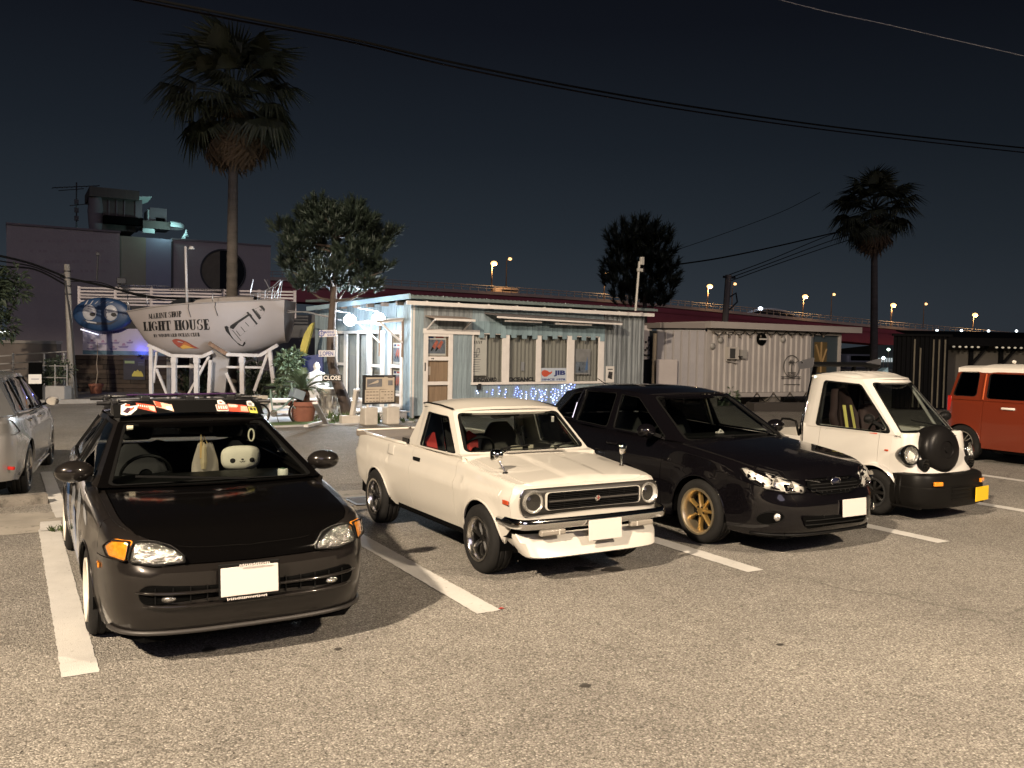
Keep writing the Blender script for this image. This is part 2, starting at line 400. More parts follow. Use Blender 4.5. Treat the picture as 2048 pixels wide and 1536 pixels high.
def patch(fn, out, d, thick=.01, rings=4, mb=None):
 """outline given in the two surface coordinates, filled and laid d above the surface"""
 mb = mb or MB(); n = len(out); cx = sum(p[0] for p in out)/n; cy = sum(p[1] for p in out)/n
 vs = [fn(cx, cy, d)]; fs = []
 for k in range(1, rings+1):
  t = k/rings; vs += [fn(cx+(a-cx)*t, cy+(b-cy)*t, d) for a, b in out]
 for i in range(n): fs.append((0, 1+i, 1+(i+1) % n))
 for k in range(rings-1):
  for i in range(n): a, b = 1+k*n+i, 1+k*n+(i+1) % n; fs.append((a, a+n, b+n, b))
 if thick:
  o = len(vs); vs += [fn(a, b, d-thick) for a, b in out]
  for i in range(n): a, b = 1+(rings-1)*n+i, 1+(rings-1)*n+(i+1) % n; fs.append((a, o+i, o+(i+1) % n, b))
 return mb.add(vs, fs)
def rim_band(fn, out, d, w, mb=None, h=.006):
 """a raised band of width w just inside an outline (bezels, seals, mouldings)"""
 mb = mb or MB(); n = len(out); cx = sum(p[0] for p in out)/n; cy = sum(p[1] for p in out)/n
 inn = []
 for a, b in out:
  L = hypot(a-cx, b-cy); t = max(.05, 1-w/L); inn.append((cx+(a-cx)*t, cy+(b-cy)*t))
 vs = [fn(a, b, d-h) for a, b in out]+[fn(a, b, d) for a, b in out]+[fn(a, b, d) for a, b in inn]+[fn(a, b, d-h) for a, b in inn]
 fs = []
 for i in range(n):
  j = (i+1) % n
  for k in range(3): fs.append((k*n+i, k*n+j, (k+1)*n+j, (k+1)*n+i))
 return mb.add(vs, fs)
class Body:
 def __init__(s, root, plan, offF, offS, offR, zs, zc, sill, arches, roll=.05, p=2.3, hz=None):
  P = crom([(a, b, 0) for a, b in plan], 16); L = [0]
  for i in range(1, len(P)): L.append(L[-1]+(P[i]-P[i-1]).length)
  n = 260; s.S = L[-1]; Q = []; j = 0
  for k in range(n+1):
   t = s.S*k/n
   while j < len(L)-2 and L[j+1] < t: j += 1
   f = (t-L[j])/max(1e-9, L[j+1]-L[j]); Q.append(P[j].lerp(P[j+1], f))
  s.Q = Q; s.n = n; s.root = root
  s.offF, s.offS, s.offR, s.zs, s.zc, s.sill, s.arches, s.roll, s.p, s.hz = offF, offS, offR, zs, zc, sill, arches, roll, p, hz
 def base(s, t):
  t = max(0.0, min(s.S, t)); f = t/s.S*s.n; i = min(int(f), s.n-1); f -= i
  p = s.Q[i].lerp(s.Q[i+1], f); a, b = s.Q[max(0, i-1)], s.Q[min(s.n, i+2)]
  d = (b-a).normalized(); n = Vector((d.y, -d.x, 0))
  if t < 1e-6: n = Vector((0, -1, 0))
  if t > s.S-1e-6: n = Vector((0, 1, 0))
  return p, n
 def sy(s, y):
  for i in range(s.n):
   if s.Q[i+1].y >= y and s.Q[i+1].y > s.Q[i].y: return s.S*(i+(y-s.Q[i].y)/(s.Q[i+1].y-s.Q[i].y))/s.n if y >= s.Q[i].y else s.S*i/s.n
  return s.S
 def sx(s, x):
  x = abs(x)
  for i in range(s.n):
   if s.Q[i+1].x >= x: return s.S*(i+(x-s.Q[i].x)/max(1e-9, s.Q[i+1].x-s.Q[i].x))/s.n
   if s.Q[i+1].x < s.Q[i].x: return s.S*i/s.n
  return s.S
 def topz(s, x, y):
  hw = s.base(s.sy(y))[0].x if y > s.Q[3].y else max(.05, abs(x))
  e, c = curve(s.zs, y), curve(s.zc, y); f = 1-min(1, abs(x)/max(.01, hw))**s.p
  return e+(c-e)*f+(s.hz(x, y) if s.hz else 0)
 def pt(s, t, z, d=0.0):                 # signed arc length t (negative = other side)
  b, n = s.base(abs(t)); zt = s.topz(b.x, b.y); R = s.roll; q = R-(zt-z); ins = 0
  if q > 0: q = min(q, R); ins = R-sqrt(max(0, R*R-q*q))
  off = (n.y**2)*curve(s.offF if n.y < 0 else s.offR, z)+(n.x**2)*curve(s.offS, z)
  for (yw, zw, Ra) in s.arches:        # wheel-arch lips swell a little
   if n.x > .5:
    r = hypot(b.y-yw, z-zw); off += .014*math.exp(-((r-Ra)/.05)**2)
  q = b+n*(off-ins+d); q.z = z
  if t < 0: q.x = -q.x
  return q
 def front(s, x, z, d=0.0): return s.pt((1 if x >= 0 else -1)*s.sx(x), z, d)
 def side(s, y, z, d=0.0, sd=1): return s.pt(sd*s.sy(y), z, d)
 def zt(s, t): b = s.base(abs(t))[0]; return s.topz(b.x, b.y)
 def zl(s, t):
  b, n = s.base(abs(t)); z = curve(s.sill, b.y)
  for (yw, zw, Ra) in s.arches:
   if abs(b.y-yw) < Ra: z = max(z, zw+sqrt(Ra*Ra-(b.y-yw)**2))
  return z
 def cols(s, t0, t1, step=.07):
  sg = 1 if t1 >= t0 else -1; n = max(2, int(abs(t1-t0)/step)); T = [t0+(t1-t0)*i/n for i in range(n+1)]
  for (yw, zw, Ra) in s.arches:
   for k in range(0, 17):
    t = s.sy(yw+Ra*.9995*cos(pi*k/16))
    for q in (t, -t):
     if min(t0, t1) < q < max(t0, t1): T.append(q)
  T.sort(reverse=sg < 0); out = [T[0]]
  for t in T[1:]:
   if abs(t-out[-1]) > .004: out.append(t)
  out[-1] = t1; return out
 def panel(s, name, t0, t1, mats, lo=None, hi=None, rows=9, d=0.0, parent=None, flange=.02):
  lo = lo or s.zl; hi = hi or s.zt; T = s.cols(t0, t1); G = []
  for t in T:
   a, b = lo(t), hi(t); col = []
   for j in range(rows+1):
    f = j/rows; f = f if hi is not s.zt and hi != s.zt else 1-(1-f)**1.7
    col.append(s.pt(t, a+(b-a)*f, d))
   G.append(col)
  mb = MB().grid(G)
  if flange:
   loop = [c[0] for c in G]+G[-1][1:]+[c[-1] for c in G[-2::-1]]+G[0][-2:0:-1]
   tt = T+[T[-1]]*rows+T[-2::-1]+[T[0]]*(rows-1)
   inn = []
   for p, t in zip(loop, tt):
    n = s.base(abs(t))[1]; n = Vector((n.x*(1 if t >= 0 else -1), n.y, 0)); inn.append(p-n*flange)
   m = len(loop); mb.add(loop+inn, [(i, (i+1) % m, m+(i+1) % m, m+i) for i in range(m)])
  o = mb.build(name, mats, parent or s.root, smooth=True, angle=40)
  return o
 def deck(s, name, tc, te, yc, mats, u0=-1.0, u1=1.0, nu=24, nv=16, dz=0.0, ycb=0.0, parent=None):
  """top surface between the front edge, the shoulders and the line y = yc"""
  F1 = s.pt(tc, s.zt(tc)); E1 = s.pt(te, s.zt(te)); G = []
  for i in range(nu+1):
   u = lerp(u0, u1, i/nu); au = abs(u); sg = 1 if u >= 0 else -1
   F = s.pt(tc*au, s.zt(tc*au)); C = Vector((E1.x*au, yc-ycb*(1-au*au), 0)); col = []
   for j in range(nv+1):
    v = j/nv; t = lerp(tc, te, v); Ed = s.pt(t, s.zt(t)); base = F.lerp(C, v); b1 = F1.lerp(Vector((E1.x, yc, 0)), v)
    q = base+(Ed-b1)*au**1.5; q.z = s.topz(q.x, q.y)+dz
    if j == 0: q.z = F.z+dz
    q.x *= sg; col.append(q)
   G.append(col)
  mb = MB().grid(G)
  loop = [c[0] for c in G]+G[-1][1:]+[c[-1] for c in G[-2::-1]]+G[0][-2:0:-1]; m = len(loop)
  mb.add(loop+[p-Vector((0, 0, .02)) for p in loop], [(i, (i+1) % m, m+(i+1) % m, m+i) for i in range(m)])
  return mb.build(name, mats, parent or s.root, smooth=True, angle=40)
 def arch_lip(s, i, mats, sd, r=.008, name='arch_lip', d=.004):
  yw, zw, Ra = s.arches[i]; pts = []
  for k in range(21):
   a = pi*(k/20)*.94+pi*.03; pts.append(s.side(yw-Ra*cos(a), zw+Ra*sin(a), d-.006, sd))
  return MB().tube(pts, r, 6).build(name, mats, s.root, smooth=True)
 def liner(s, i, sd, depth=.30, mats=None):
  yw, zw, Ra = s.arches[i]; G = []
  for k in range(15):
   a = pi*(k/14)*1.1-.05*pi; p = s.side(yw, zw+.2, -.012, sd)
   y, z = yw-Ra*cos(a), max(.08, zw+Ra*sin(a)); G.append([Vector((p.x, y, z)), Vector((p.x-sd*depth, y, z))])
  mb = MB().grid(G); inner = [g[1] for g in G]; mb.add(inner, [tuple(range(len(inner)))])
  return mb.build('wheel_arch_liner', MATTE, s.root)
 def chassis(s, z0, z1, inset=.29, y0=.12, y1=None):
  pts = []; y1 = y1 or s.Q[-1].y-.1
  for k in range(25):
   y = lerp(y0, y1, k/24); hw = s.base(s.sy(y))[0].x; ins = inset if any(abs(y-a[0]) < a[2]+.05 for a in s.arches) else .06
   pts.append((max(.05, hw-ins), y))
  poly = [(x, y, 0) for x, y in pts]+[(-x, y, 0) for x, y in reversed(pts)]
  MB().slab(poly, (0, 0, z0), (0, 0, z1)).build('underbody', MATTE, s.root)
def cell(root, bl, br, tl, tr, win, paint, gmat, fname='pillar', gname='side_window', bulge=(0, 0, 0), tb=0.0, r=.04, seal=.014, sealmat=None, depth=.03, inset=.012, frame=True):
 """a greenhouse bay: painted frame, black rubber seal and the pane in it"""
 bl, br, tl, tr, bg = map(Vector, (bl, br, tl, tr, bulge))
 def S(u, v, d=0.0):
  p = bl.lerp(br, u).lerp(tl.lerp(tr, u), v)+bg*(4*u*(1-u)); p.z += tb*4*u*(1-u)*v
  if d:
   e = .02; du = (bl.lerp(br, min(1, u+e)).lerp(tl.lerp(tr, min(1, u+e)), v)+bg*(4*min(1, u+e)*(1-min(1, u+e)))) - (bl.lerp(br, max(0, u-e)).lerp(tl.lerp(tr, max(0, u-e)), v)+bg*(4*max(0, u-e)*(1-max(0, u-e))))
   dv = tl.lerp(tr, u)-bl.lerp(br, u); n = du.cross(dv).normalized()
   if n.dot(Vector((p.x, p.y-2.2, .3))) < 0: n = -n
   p = p+n*d
  return p
 wm, hm = ((br-bl).length+(tr-tl).length)/2, ((tl-bl).length+(tr-br).length)/2
 if len(win) == 4 and not isinstance(win[0], (tuple, list)):
  l, rr, b, t = win; win = [(l/wm, b/hm), (1-rr/wm, b/hm), (1-rr/wm, 1-t/hm), (l/wm, 1-t/hm)]
 loop = round_poly(win, r, 4, wm, hm); n = len(loop); cx = sum(p[0] for p in loop)/n; cy = sum(p[1] for p in loop)/n
 if frame:
  dense = []
  for i in range(n):
   a, b = loop[i], loop[(i+1) % n]; k = max(1, int(hypot((b[0]-a[0])*wm, (b[1]-a[1])*hm)/.06))
   dense += [(lerp(a[0], b[0], j/k), lerp(a[1], b[1], j/k)) for j in range(k)]
  ang = [(atan2((q[1]-cy)*hm, (q[0]-cx)*wm), q) for q in dense]
  outer = []
  for a, q in ang:
   dx, dy = q[0]-cx, q[1]-cy; t = 1e9
   if dx > 1e-9: t = min(t, (1-cx)/dx)
   if dx < -1e-9: t = min(t, -cx/dx)
   if dy > 1e-9: t = min(t, (1-cy)/dy)
   if dy < -1e-9: t = min(t, -cy/dy)
   outer.append([cx+dx*t, cy+dy*t])
  for cxx, cyy in ((0, 0), (1, 0), (1, 1), (0, 1)):      # snap nearest to the corners
   k = min(range(len(outer)), key=lambda i: (outer[i][0]-cxx)**2+(outer[i][1]-cyy)**2); outer[k] = [cxx, cyy]
  m = len(dense); mb = MB()
  mid = [((o[0]+q[0])/2, (o[1]+q[1])/2) for o, q in zip(outer, dense)]
  vs = [S(*o) for o in outer]+[S(*q) for q in mid]+[S(*q) for q in dense]+[S(q[0], q[1], -depth) for q in dense]
  mb.add(vs, [(k*m+i, k*m+(i+1) % m, (k+1)*m+(i+1) % m, (k+1)*m+i) for k in range(3) for i in range(m)])
  mb.build(fname, paint, root, smooth=True, angle=35)
 fn = lambda a, b, d=0.0: S(a, b, d)
 g = patch(fn, loop, -inset, 0, 5).build(gname, gmat, root, smooth=True)
 if seal:
  mb = MB(); inn = []
  for a, b in loop:
   L = hypot((a-cx)*wm, (b-cy)*hm); t = 1-seal/L; inn.append((cx+(a-cx)*t, cy+(b-cy)*t))
  vs = [S(a, b, .003) for a, b in loop]+[S(a, b, .003) for a, b in inn]+[S(a, b, -.014) for a, b in inn]
  mb.add(vs, [(k*n+i, k*n+(i+1) % n, (k+1)*n+(i+1) % n, (k+1)*n+i) for k in range(2) for i in range(n)])
  mb.build('window_seal', sealmat or BLK, g, smooth=False)
 return g, S
def roof(root, side, paint, bf=.06, br=.05, crown=.05, p=2.6, name='roof', lip=.02, nv=16, nu=20, ribs=None):
 pts = crom(side, 8); G = []
 for i in range(nu+1):
  u = 2*i/nu-1; col = []
  for k, E in enumerate(pts):
   v = k/(len(pts)-1); q = 1-abs(u)**2
   z = E.z+crown*(1-abs(u)**p)*(.55+.45*sin(pi*min(1, v*1.15)))
   if ribs: z += ribs(u*E.x, v)
   col.append(Vector((u*E.x, E.y-bf*q*(1-v)+br*q*v, z)))
  G.append(col)
 mb = MB().grid(G); loop = [c[0] for c in G]+G[-1][1:]+[c[-1] for c in G[-2::-1]]+G[0][-2:0:-1]; m = len(loop)
 mb.add(loop+[q-Vector((0, 0, lip)) for q in loop], [(i, (i+1) % m, m+(i+1) % m, m+i) for i in range(m)])
 return mb.build(name, paint, root, smooth=True, angle=40), G
def tyre_mesh(r, w, rim):
 mb = MB(); h = w/2; s = .028
 prof = [(rim, -h*.86), (rim+.012, -h*.93), (lerp(rim, r, .55), -h), (r-s, -h*.94), (r-s*.25, -h*.80)]
 for g in (-.45, 0, .45): prof += [(r, h*(g-.16)), (r-.007, h*(g-.12)), (r-.007, h*(g+.0)), (r, h*(g+.04))]
 prof += [(r-s*.25, h*.80), (r-s, h*.94), (lerp(rim, r, .55), h), (rim+.012, h*.93), (rim, h*.86)]
 return mb.lathe(prof, 40, axis='X')
def rim_mesh(R, w, style, n, dish, hub=.035):
 """outer face at +X; material slots: 0 barrel/lip, 1 spokes, 2 dark hub"""
 mb = MB(); h = w/2
 mb.mi(0).lathe([(R-.012, -h), (R-.018, -h*.4), (R-.032, h-dish), (R-.022, h-.012), (R-.012, h+.002), (R+.006, h+.004), (R+.008, h-.008), (R+.001, h-.014), (R, -h)], 40, axis='X')
 xf = h-dish
 mb.mi(2).lathe([(R-.02, xf-.085), (.02, xf-.085)], 24, axis='X')            # brake / dark back
 mb.mi(1).lathe([(.0, xf+.012), (hub*.9, xf+.012), (hub*1.6, xf+.004), (hub*1.9, xf-.03)], 20, axis='X')
 for k in range(n):
  a = 2*pi*k/n
  def P(r, t, x): c, s_ = cos(a), sin(a); return Vector((x, r*c-t*s_, r*s_+t*c))
  a0, a1 = (.024, .013) if style == 'six' else ((.02, .022) if style == 'eight' else (.02, .013))
  w1 = {'eight': .018, 'seven': .014, 'double': .012, 'six': .022}.get(style, .015)
  Ro = R-.026
  if style == 'double':
   for o in (-.5, .5):
    mb.add([P(.03, o*.03-.008, xf+.01), P(.03, o*.03+.008, xf+.01), P(Ro, o*.075+.01, h-.02), P(Ro, o*.075-.01, h-.02), P(.03, o*.03-.012, xf-.03), P(.03, o*.03+.012, xf-.03), P(Ro, o*.075+.014, h-.05), P(Ro, o*.075-.014, h-.05)],
     [(0, 1, 2, 3), (0, 3, 7, 4), (1, 5, 6, 2), (4, 7, 6, 5)])
  else:
   secs = [(.028, .018), (.5*Ro, w1), (.8*Ro, w1*1.05), (Ro, w1*1.9)]; vs = []
   for r_, ww in secs:
    f = r_/Ro; xt = xf+.012*(1-f)-.006*f+(.012 if style == 'eight' and .3 < f < .9 else 0)
    vs += [P(r_, -ww, xt-.006), P(r_, -ww*.35, xt+.008), P(r_, ww*.35, xt+.008), P(r_, ww, xt-.006), P(r_, ww, xt-.04), P(r_, -ww, xt-.04)]
   fs = []
   for i in range(3):
    for j in range(6): fs.append((i*6+j, i*6+(j+1) % 6, (i+1)*6+(j+1) % 6, (i+1)*6+j))
   mb.add(vs, fs)
 for k in range(4 if style == 'eight' else 5):
  a = 2*pi*(k+.5)/(4 if style == 'eight' else 5); c = (xf+.012, .048*cos(a), .048*sin(a))
  mb.mi(2).lathe([(.0, .012), (.009, .012), (.010, 0)], 6, c=c, axis='X')
 return mb
def wheels(root, spots, r, w, rimr, style, n, dish, mats, track_name='wheel'):
 ty = tyre_mesh(r, w, rimr); rm = rim_mesh(rimr, w, style, n, dish); first = None
 for i, (x, y) in enumerate(spots):
  if first is None:
   o = ty.build('wheel', RUB, root, smooth=True, angle=50); k = rm.build('rim', mats, o, smooth=True, angle=35); first = (o, k)
  else:
   o = first[0].copy(); COL.objects.link(o); o.parent = root; k = first[1].copy(); COL.objects.link(k); k.parent = o
  o.location = (x, y, r-.004); o.rotation_euler = (RNG.random()*6, 0, 0 if x > 0 else pi)
def seat(root, x, y, z=.32, mats=None, w=.48, h=.62, rest=True, name='seat', lean=.22, shell=False):
 m = mats or SEAT; mb = MB(); mb.bbox((x, y-.22, z+.10), (w, .50, .16), .05)
 R = Matrix.Rotation(-lean, 3, 'X')
 n = 10; prof = [(w*.36, 0), (w*.5, .12), (w*.5, .34), (w*.44, h*.75), (w*.27, h), (w*.2, h+.03)] if not shell else [(w*.42, 0), (w*.52, .15), (w*.5, .32), (w*.56, .44), (w*.42, .56), (w*.30, h+.10), (w*.18, h+.18)]
 G = []
 for k in range(13):
  f = k/12; zz = prof[-1][1]*f; hw = curve([(b, a) for a, b in prof], zz); row = []
  for j in range(16):
   a = 2*pi*j/16; c_, s_ = cos(a), sin(a); px = hw*(abs(c_)**.5)*(1 if c_ > 0 else -1); py = .085*(abs(s_)**.6)*(1 if s_ > 0 else -1)*(1-.3*f)
   if shell and abs(px) > hw*.7: py -= .05*(1-f*.5)
   row.append(R @ Vector((px, py, zz))+Vector((x, y+.06, z+.16)))
  G.append(row)
 G = [list(r)+[r[0]] for r in G]; mb.grid(G); mb.add(G[-1][:-1], [tuple(range(16))])
 o = mb.build(name, m, root, smooth=True, angle=50)
 if rest and not shell:
  MB().bbox((x, y+.06+.085+.105*lean, z+.16+h+.14), (.24, .09, .17), .035).build('headrest', m, o, smooth=True)
 return o
def steering(root, c, r=.175, tilt=.5, m=None):
 R = Matrix.Rotation(tilt, 3, 'X'); mb = MB(); n = 24
 ring = [R @ Vector((r*cos(2*pi*k/n), 0, r*sin(2*pi*k/n)))+Vector(c) for k in range(n+1)]
 mb.tube(ring, .013, 6, caps=False)
 for a in (pi*1.5, .15, pi-.15): mb.bar(Vector(c), R @ Vector((r*cos(a), 0, r*sin(a)))+Vector(c), .025, .012)
 mb.lathe([(0, -.02), (.045, -.015), (.05, .02)], 12, c=c, axis='Y')
 return mb.build('steering_wheel', m or BLK, root, smooth=True, angle=50)
def plate(root, c, rx=0.0, w=.33, h=.165, m=None, name='licence_plate', t=.012):
 R = Matrix.Rotation(rx, 3, 'X'); mb = MB(); mb.bbox(c, (w, t, h), .004, R=R)
 return mb.build(name, m or WHITEPL, root)
def lamp_unit(root, fn, out, d=.006, name='headlight', refl=None, lens=None, bez=.008, bezm=None):
 o = patch(fn, out, d-.012, .02, 5).build(name, refl or REFL, root, smooth=True)
 patch(fn, out, d, .004, 5).build('lens', lens or LENS, o, smooth=True)
 if bez: rim_band(fn, out, d+.003, bez, h=.014).build('bezel', bezm or BLK, o)
 return o
def wiper(root, a, b, c):
 MB().tube([a, b], .007, 5).tube([Vector(b)-(Vector(c)-Vector(b))*.5, c], .009, 5).build('wiper', BLK, root)
# ================================================================== the parked cars
def shelf(body, root, nodes, paint, ya, yb, name='belt_moulding'):
 """closes the belt between the body side and the foot of the greenhouse"""
 for sd in (1, -1):
  G = []
  for k in range(25):
   y = lerp(ya, yb, k/24); t = body.sy(y); a = body.pt(sd*t, body.zt(t)); x = lin([(n[1], n[0]) for n in nodes], y); z = lin([(n[1], n[2]) for n in nodes], y)
   G.append([a, Vector((sd*x, y, z)), Vector((sd*(x-.04), y, z-.05))])
  MB().grid(G).build(name, paint, root, smooth=True, angle=40)
def mirx(p): return (-p[0], p[1], p[2])
def bays(root, base, top, wins, paint, gm, names, bulges, **k):
 """side bays on both sides; base/top are matching node lists from the A pillar back"""
 for sd in (1, -1):
  for i, w in enumerate(wins):
   b0, b1, t0, t1 = base[i], base[i+1], top[i], top[i+1]
   if sd < 0: b0, b1, t0, t1 = map(mirx, (b0, b1, t0, t1))
   kk = dict(k); ww = w
   if w is None:
    MB().quad(b0, b1, t1, t0).build('quarter_pillar', paint, root); continue
   cell(root, b0, b1, t0, t1, ww, paint, gm[i] if isinstance(gm, list) else gm, names[i], 'side_window', bulge=(sd*bulges[i], 0, 0), **kk)
def mirror(root, c, d, paint, sd, arm=None, yaw=0.0):
 mb = MB(); mb.ball((0, 0, 0), d, 14, 10); R = Matrix.Rotation(yaw, 4, 'Z')
 mb.v = [tuple((R @ Vector((p[0], min(p[1], d[1]*.35), p[2])))+Vector(c)) for p in mb.v]
 o = mb.build('wing_mirror', paint, root, smooth=True, angle=50)
 if arm: MB().bar(c, arm, .05, .035).build('mirror_arm', BLK, o)
 g = MB().lathe([(0, 0), (1, 0)], 20, axis='Y'); g.v = [tuple((R @ Vector((p[0]*d[0]*.86, d[1]*.37, p[2]*d[2]*.84)))+Vector(c)) for p in g.v]
 g.build('mirror_glass', mat('mirror_silver', (.8, .8, .8), .03, 1.0), o)
 return o
# ---------------------------------------------------------------- 1. dark hatchback
def hatchback():
 root = thing('parked_car', 'gunmetal hatchback with black bonnet, roof rack and stickers over its windscreen', 'car', (1.24, 5.15, 0), 0, 'cars parked in the front row')
 GUN = mat('gunmetal_paint', (.014, .012, .011), .28, .3, coat=.8, spec=.15)
 BON = mat('black_bonnet_paint', (.002, .0018, .0018), .07, 0, coat=0, spec=.20)
 B = Body(root, [(0, 0), (.30, .009), (.50, .042), (.64, .11), (.735, .23), (.785, .43), (.818, .82), (.845, 1.4), (.848, 2.4), (.835, 3.3), (.79, 3.78), (.66, 4.0), (.35, 4.06), (0, 4.07)],
   [(.17, -.08), (.22, -.045), (.28, -.012), (.36, .004), (.40, -.004), (.47, .0), (.555, -.002), (.578, -.010), (.592, -.046), (.66, -.065), (.75, -.11), (.8, -.2)],
   [(.15, -.05), (.25, -.02), (.45, 0), (.6, .004), (.75, -.012), (.95, -.05)],
   [(.2, -.08), (.35, 0), (.6, 0), (.9, -.08)],
   [(0, .672), (.04, .702), (.15, .752), (.3, .785), (.6, .815), (1.0, .86), (1.3, .885), (2, .915), (3, .93), (3.8, .93), (4.07, .90)],
   [(0, .668), (.08, .712), (.3, .795), (.6, .845), (1.0, .885), (1.25, .905), (4, .92)],
   [(0, .20), (.3, .20), (.4, .16), (1.0, .17), (3.4, .17), (3.6, .22), (4.07, .25)],
   [(.97, .285, .315), (3.55, .285, .315)], roll=.05, p=2.6)
 S = B.S; sA = B.sy(.56); sD = B.sy(1.32); sE = B.sy(2.36); sR = B.sy(3.9)
 zb = lambda t: lin([(0, .592), (.55, .60), (.8, .63), (1.2, .60)], abs(t))
 B.panel('front_bumper', -sA, sA, GUN, hi=zb, rows=12)
 nose = B.panel('nose_panel', -.47, .47, BON, lo=lambda t: zb(t)+.006, rows=4)
 for sd in (1, -1):
  B.panel('fender', sd*(sA+.003), sd*(sD-.003), GUN)
  B.panel('fender_tip', sd*.475, sd*sA, GUN, lo=lambda t: zb(t)+.006, rows=4)
  d = B.panel('door', sd*(sD+.003), sd*(sE-.003), GUN);
  p = B.side(2.2, .80, .012, sd); MB().bbox(p, (.03, .16, .035), .01).build('handle', BLK, d)
  B.panel('quarter_panel', sd*(sE+.003), sd*sR, GUN)
  for i in (0, 1): B.liner(i, sd); B.arch_lip(i, GUN, sd)
 B.panel('rear_bumper', sR+.004, S, GUN); B.panel('rear_bumper', -sR-.004, -S, GUN)
 B.deck('bonnet', .80, B.sy(1.28), 1.22, BON, -.93, .93, 26, 16, dz=.004, ycb=.13)
 for sd in (1, -1): B.deck('fender_top', .80, B.sy(1.28), 1.22, GUN, sd*.94, sd*1.0, 3, 16, ycb=.13)
 B.chassis(.16, .62, y1=3.9)
 base = [(.755, 1.16, .905), (.80, 2.34, .925), (.775, 3.30, .935), (.66, 3.92, .93)]
 top = [(.545, 2.00, 1.268), (.575, 2.42, 1.292), (.555, 3.22, 1.275), (.50, 3.60, 1.21)]
 shelf(B, root, base, GUN, 1.1, 3.9)
 cell(root, mirx(base[0]), base[0], mirx(top[0]), top[0], (.05, .05, .02, .03), BON, WIN, 'windscreen_frame', 'windscreen', bulge=(0, -.13, 0), r=.05, seal=.022)
 bays(root, base, top, [(.12, .04, .03, .04), (.05, .06, .03, .04), (.05, .12, .03, .05)], GUN, [WIN, TINT, TINT], ['door_frame', 'pillar', 'pillar'], [.02, .02, .01])
 cell(root, base[3], mirx(base[3]), top[3], mirx(top[3]), (.08, .08, .05, .05), GUN, TINT, 'tailgate', 'rear_window', bulge=(0, .10, 0))
 roof(root, top, BON, bf=.13, br=.10, crown=.045)
 MB().slab([(-.70, 3.90, .25), (.70, 3.90, .25), (.70, 3.99, .90), (-.70, 3.99, .90)], (0, -.03, 0), (0, 0.05, 0)).build('tailgate_panel', GUN, root)
 # lamps
 fn = B.pt
 for sd in (1, -1):
  f = (lambda t, z, d, sd=sd: B.pt(sd*t, z, d))
  o = round_poly([(.385, .615), (.39, .650), (.45, .692), (.56, .724), (.71, .740), (.718, .626), (.55, .604)], .03, 3)
  o = lamp_unit(root, f, o, .022)
  o2 = round_poly([(.724, .628), (.724, .738), (.86, .742), (.95, .69), (.88, .642)], .02, 3)
  lamp_unit(root, f, o2, .022, 'corner_lamp', refl=AMBER, bez=.005)
  MB().bbox(B.side(.50, .55, .004, sd), (.012, .07, .03), .004).build('side_marker', AMBER, root)
 fx = B.front
 grl = rrect(-.62, .388, .62, .500, .05); patch(fx, grl, .012, 0, 10).build('lower_grille', MATTE, root)
 for k in range(13): x = -.54+.09*k; MB().bar(fx(x, .395, .014), fx(x, .485, .014), .006, .012).build('grille_bar', BLK, root)
 for z, x0, nm in ((.452, .63, 'grille_blade'), (.376, .60, 'bumper_lip')):
  pts = [fx(-x0+2*x0*k/24, z+(.012*(abs(k-12)/12)**6), .022) for k in range(25)]
  MB().tube(pts, [.004]+[.010]*23+[.004], 8).build(nm, GUN, root, smooth=True)
 for sd in (1, -1):
  MB().ball(fx(sd*.47, .42, .0), (.045, .03, .022), 12, 8).build('fog_lamp', REFL, root, smooth=True)
 pts = [B.pt(-.95+1.9*k/30, .215, .012) for k in range(31)]
 MB().tube(pts, .014, 8).build('chin_spoiler', mat('lip_grey', (.03, .027, .025), .5), root, smooth=True)
 plt = plate(root, (-.04, -.042, .498), -.10, .33, .165)
 fr = MB(); fr.bbox((-.04, -.036, .500), (.352, .014, .205), .006, R=Matrix.Rotation(-.10, 3, 'X')); fr.build('plate_frame', BLK, plt)
 for zz, x0, n in ((.592, -.10, 17), (.404, -.17, 22)):
  mk = MB()
  for k in range(n): mk.box((x0+k*.0105, -.0555+(.6-zz)*-.05+ (0.0), zz), (.006, .002, .009+.006*RNG.random()), R=Matrix.Rotation(RNG.uniform(-.5, .5), 3, 'Y'))
  mk.build('frame_print', WHITEPL, plt)['kind'] = 'stuff'
 # wheels: dark tyres on pale rims, tucked in
 wheels(root, [(-.735, .97), (.735, .97), (-.735, 3.55), (.735, 3.55)], .288, .20, .195, 'six', 6, .05, [mat('pale_rim_paint', (.62, .58, .50), .35), mat('pale_rim_paint', (.6,)*3), BLK])
 mirror(root, (-.875, 1.42, .985), (.125, .09, .075), GUN, -1, (-.76, 1.40, .93), yaw=.1)
 mirror(root, (.86, 1.42, .985), (.125, .09, .075), GUN, 1, (.76, 1.40, .93), yaw=-.1)
 # cabin
 MB().bbox((0, 1.55, .80), (1.30, .55, .18), .05).build('dashboard', BLK, root)
 MB().box((0, 2.6, .30), (1.3, 2.2, .04)).build('cabin_floor', MATTE, root)
 DS = mat('dark_seat', (.022, .021, .022), .9)
 seat(root, .36, 2.32, .30, DS, h=.56);
 s2 = seat(root, -.36, 2.32, .30, DS, h=.56)
 steering(root, (-.36, 1.92, .86), .18, .45)
 MB().bbox((0, 1.97, 1.19), (.22, .02, .06), .01).build('rear_view_mirror', BLK, root)
 wiper(root, (.18, 1.02, .925), (-.05, 1.06, .945), (-.52, 1.17, .965))
 MB().bbox((-.475, 1.90, 1.232), (.045, .004, .03), .001).build('inspection_sticker', mat('sticker_cream', (.7, .66, .5), .5), root)
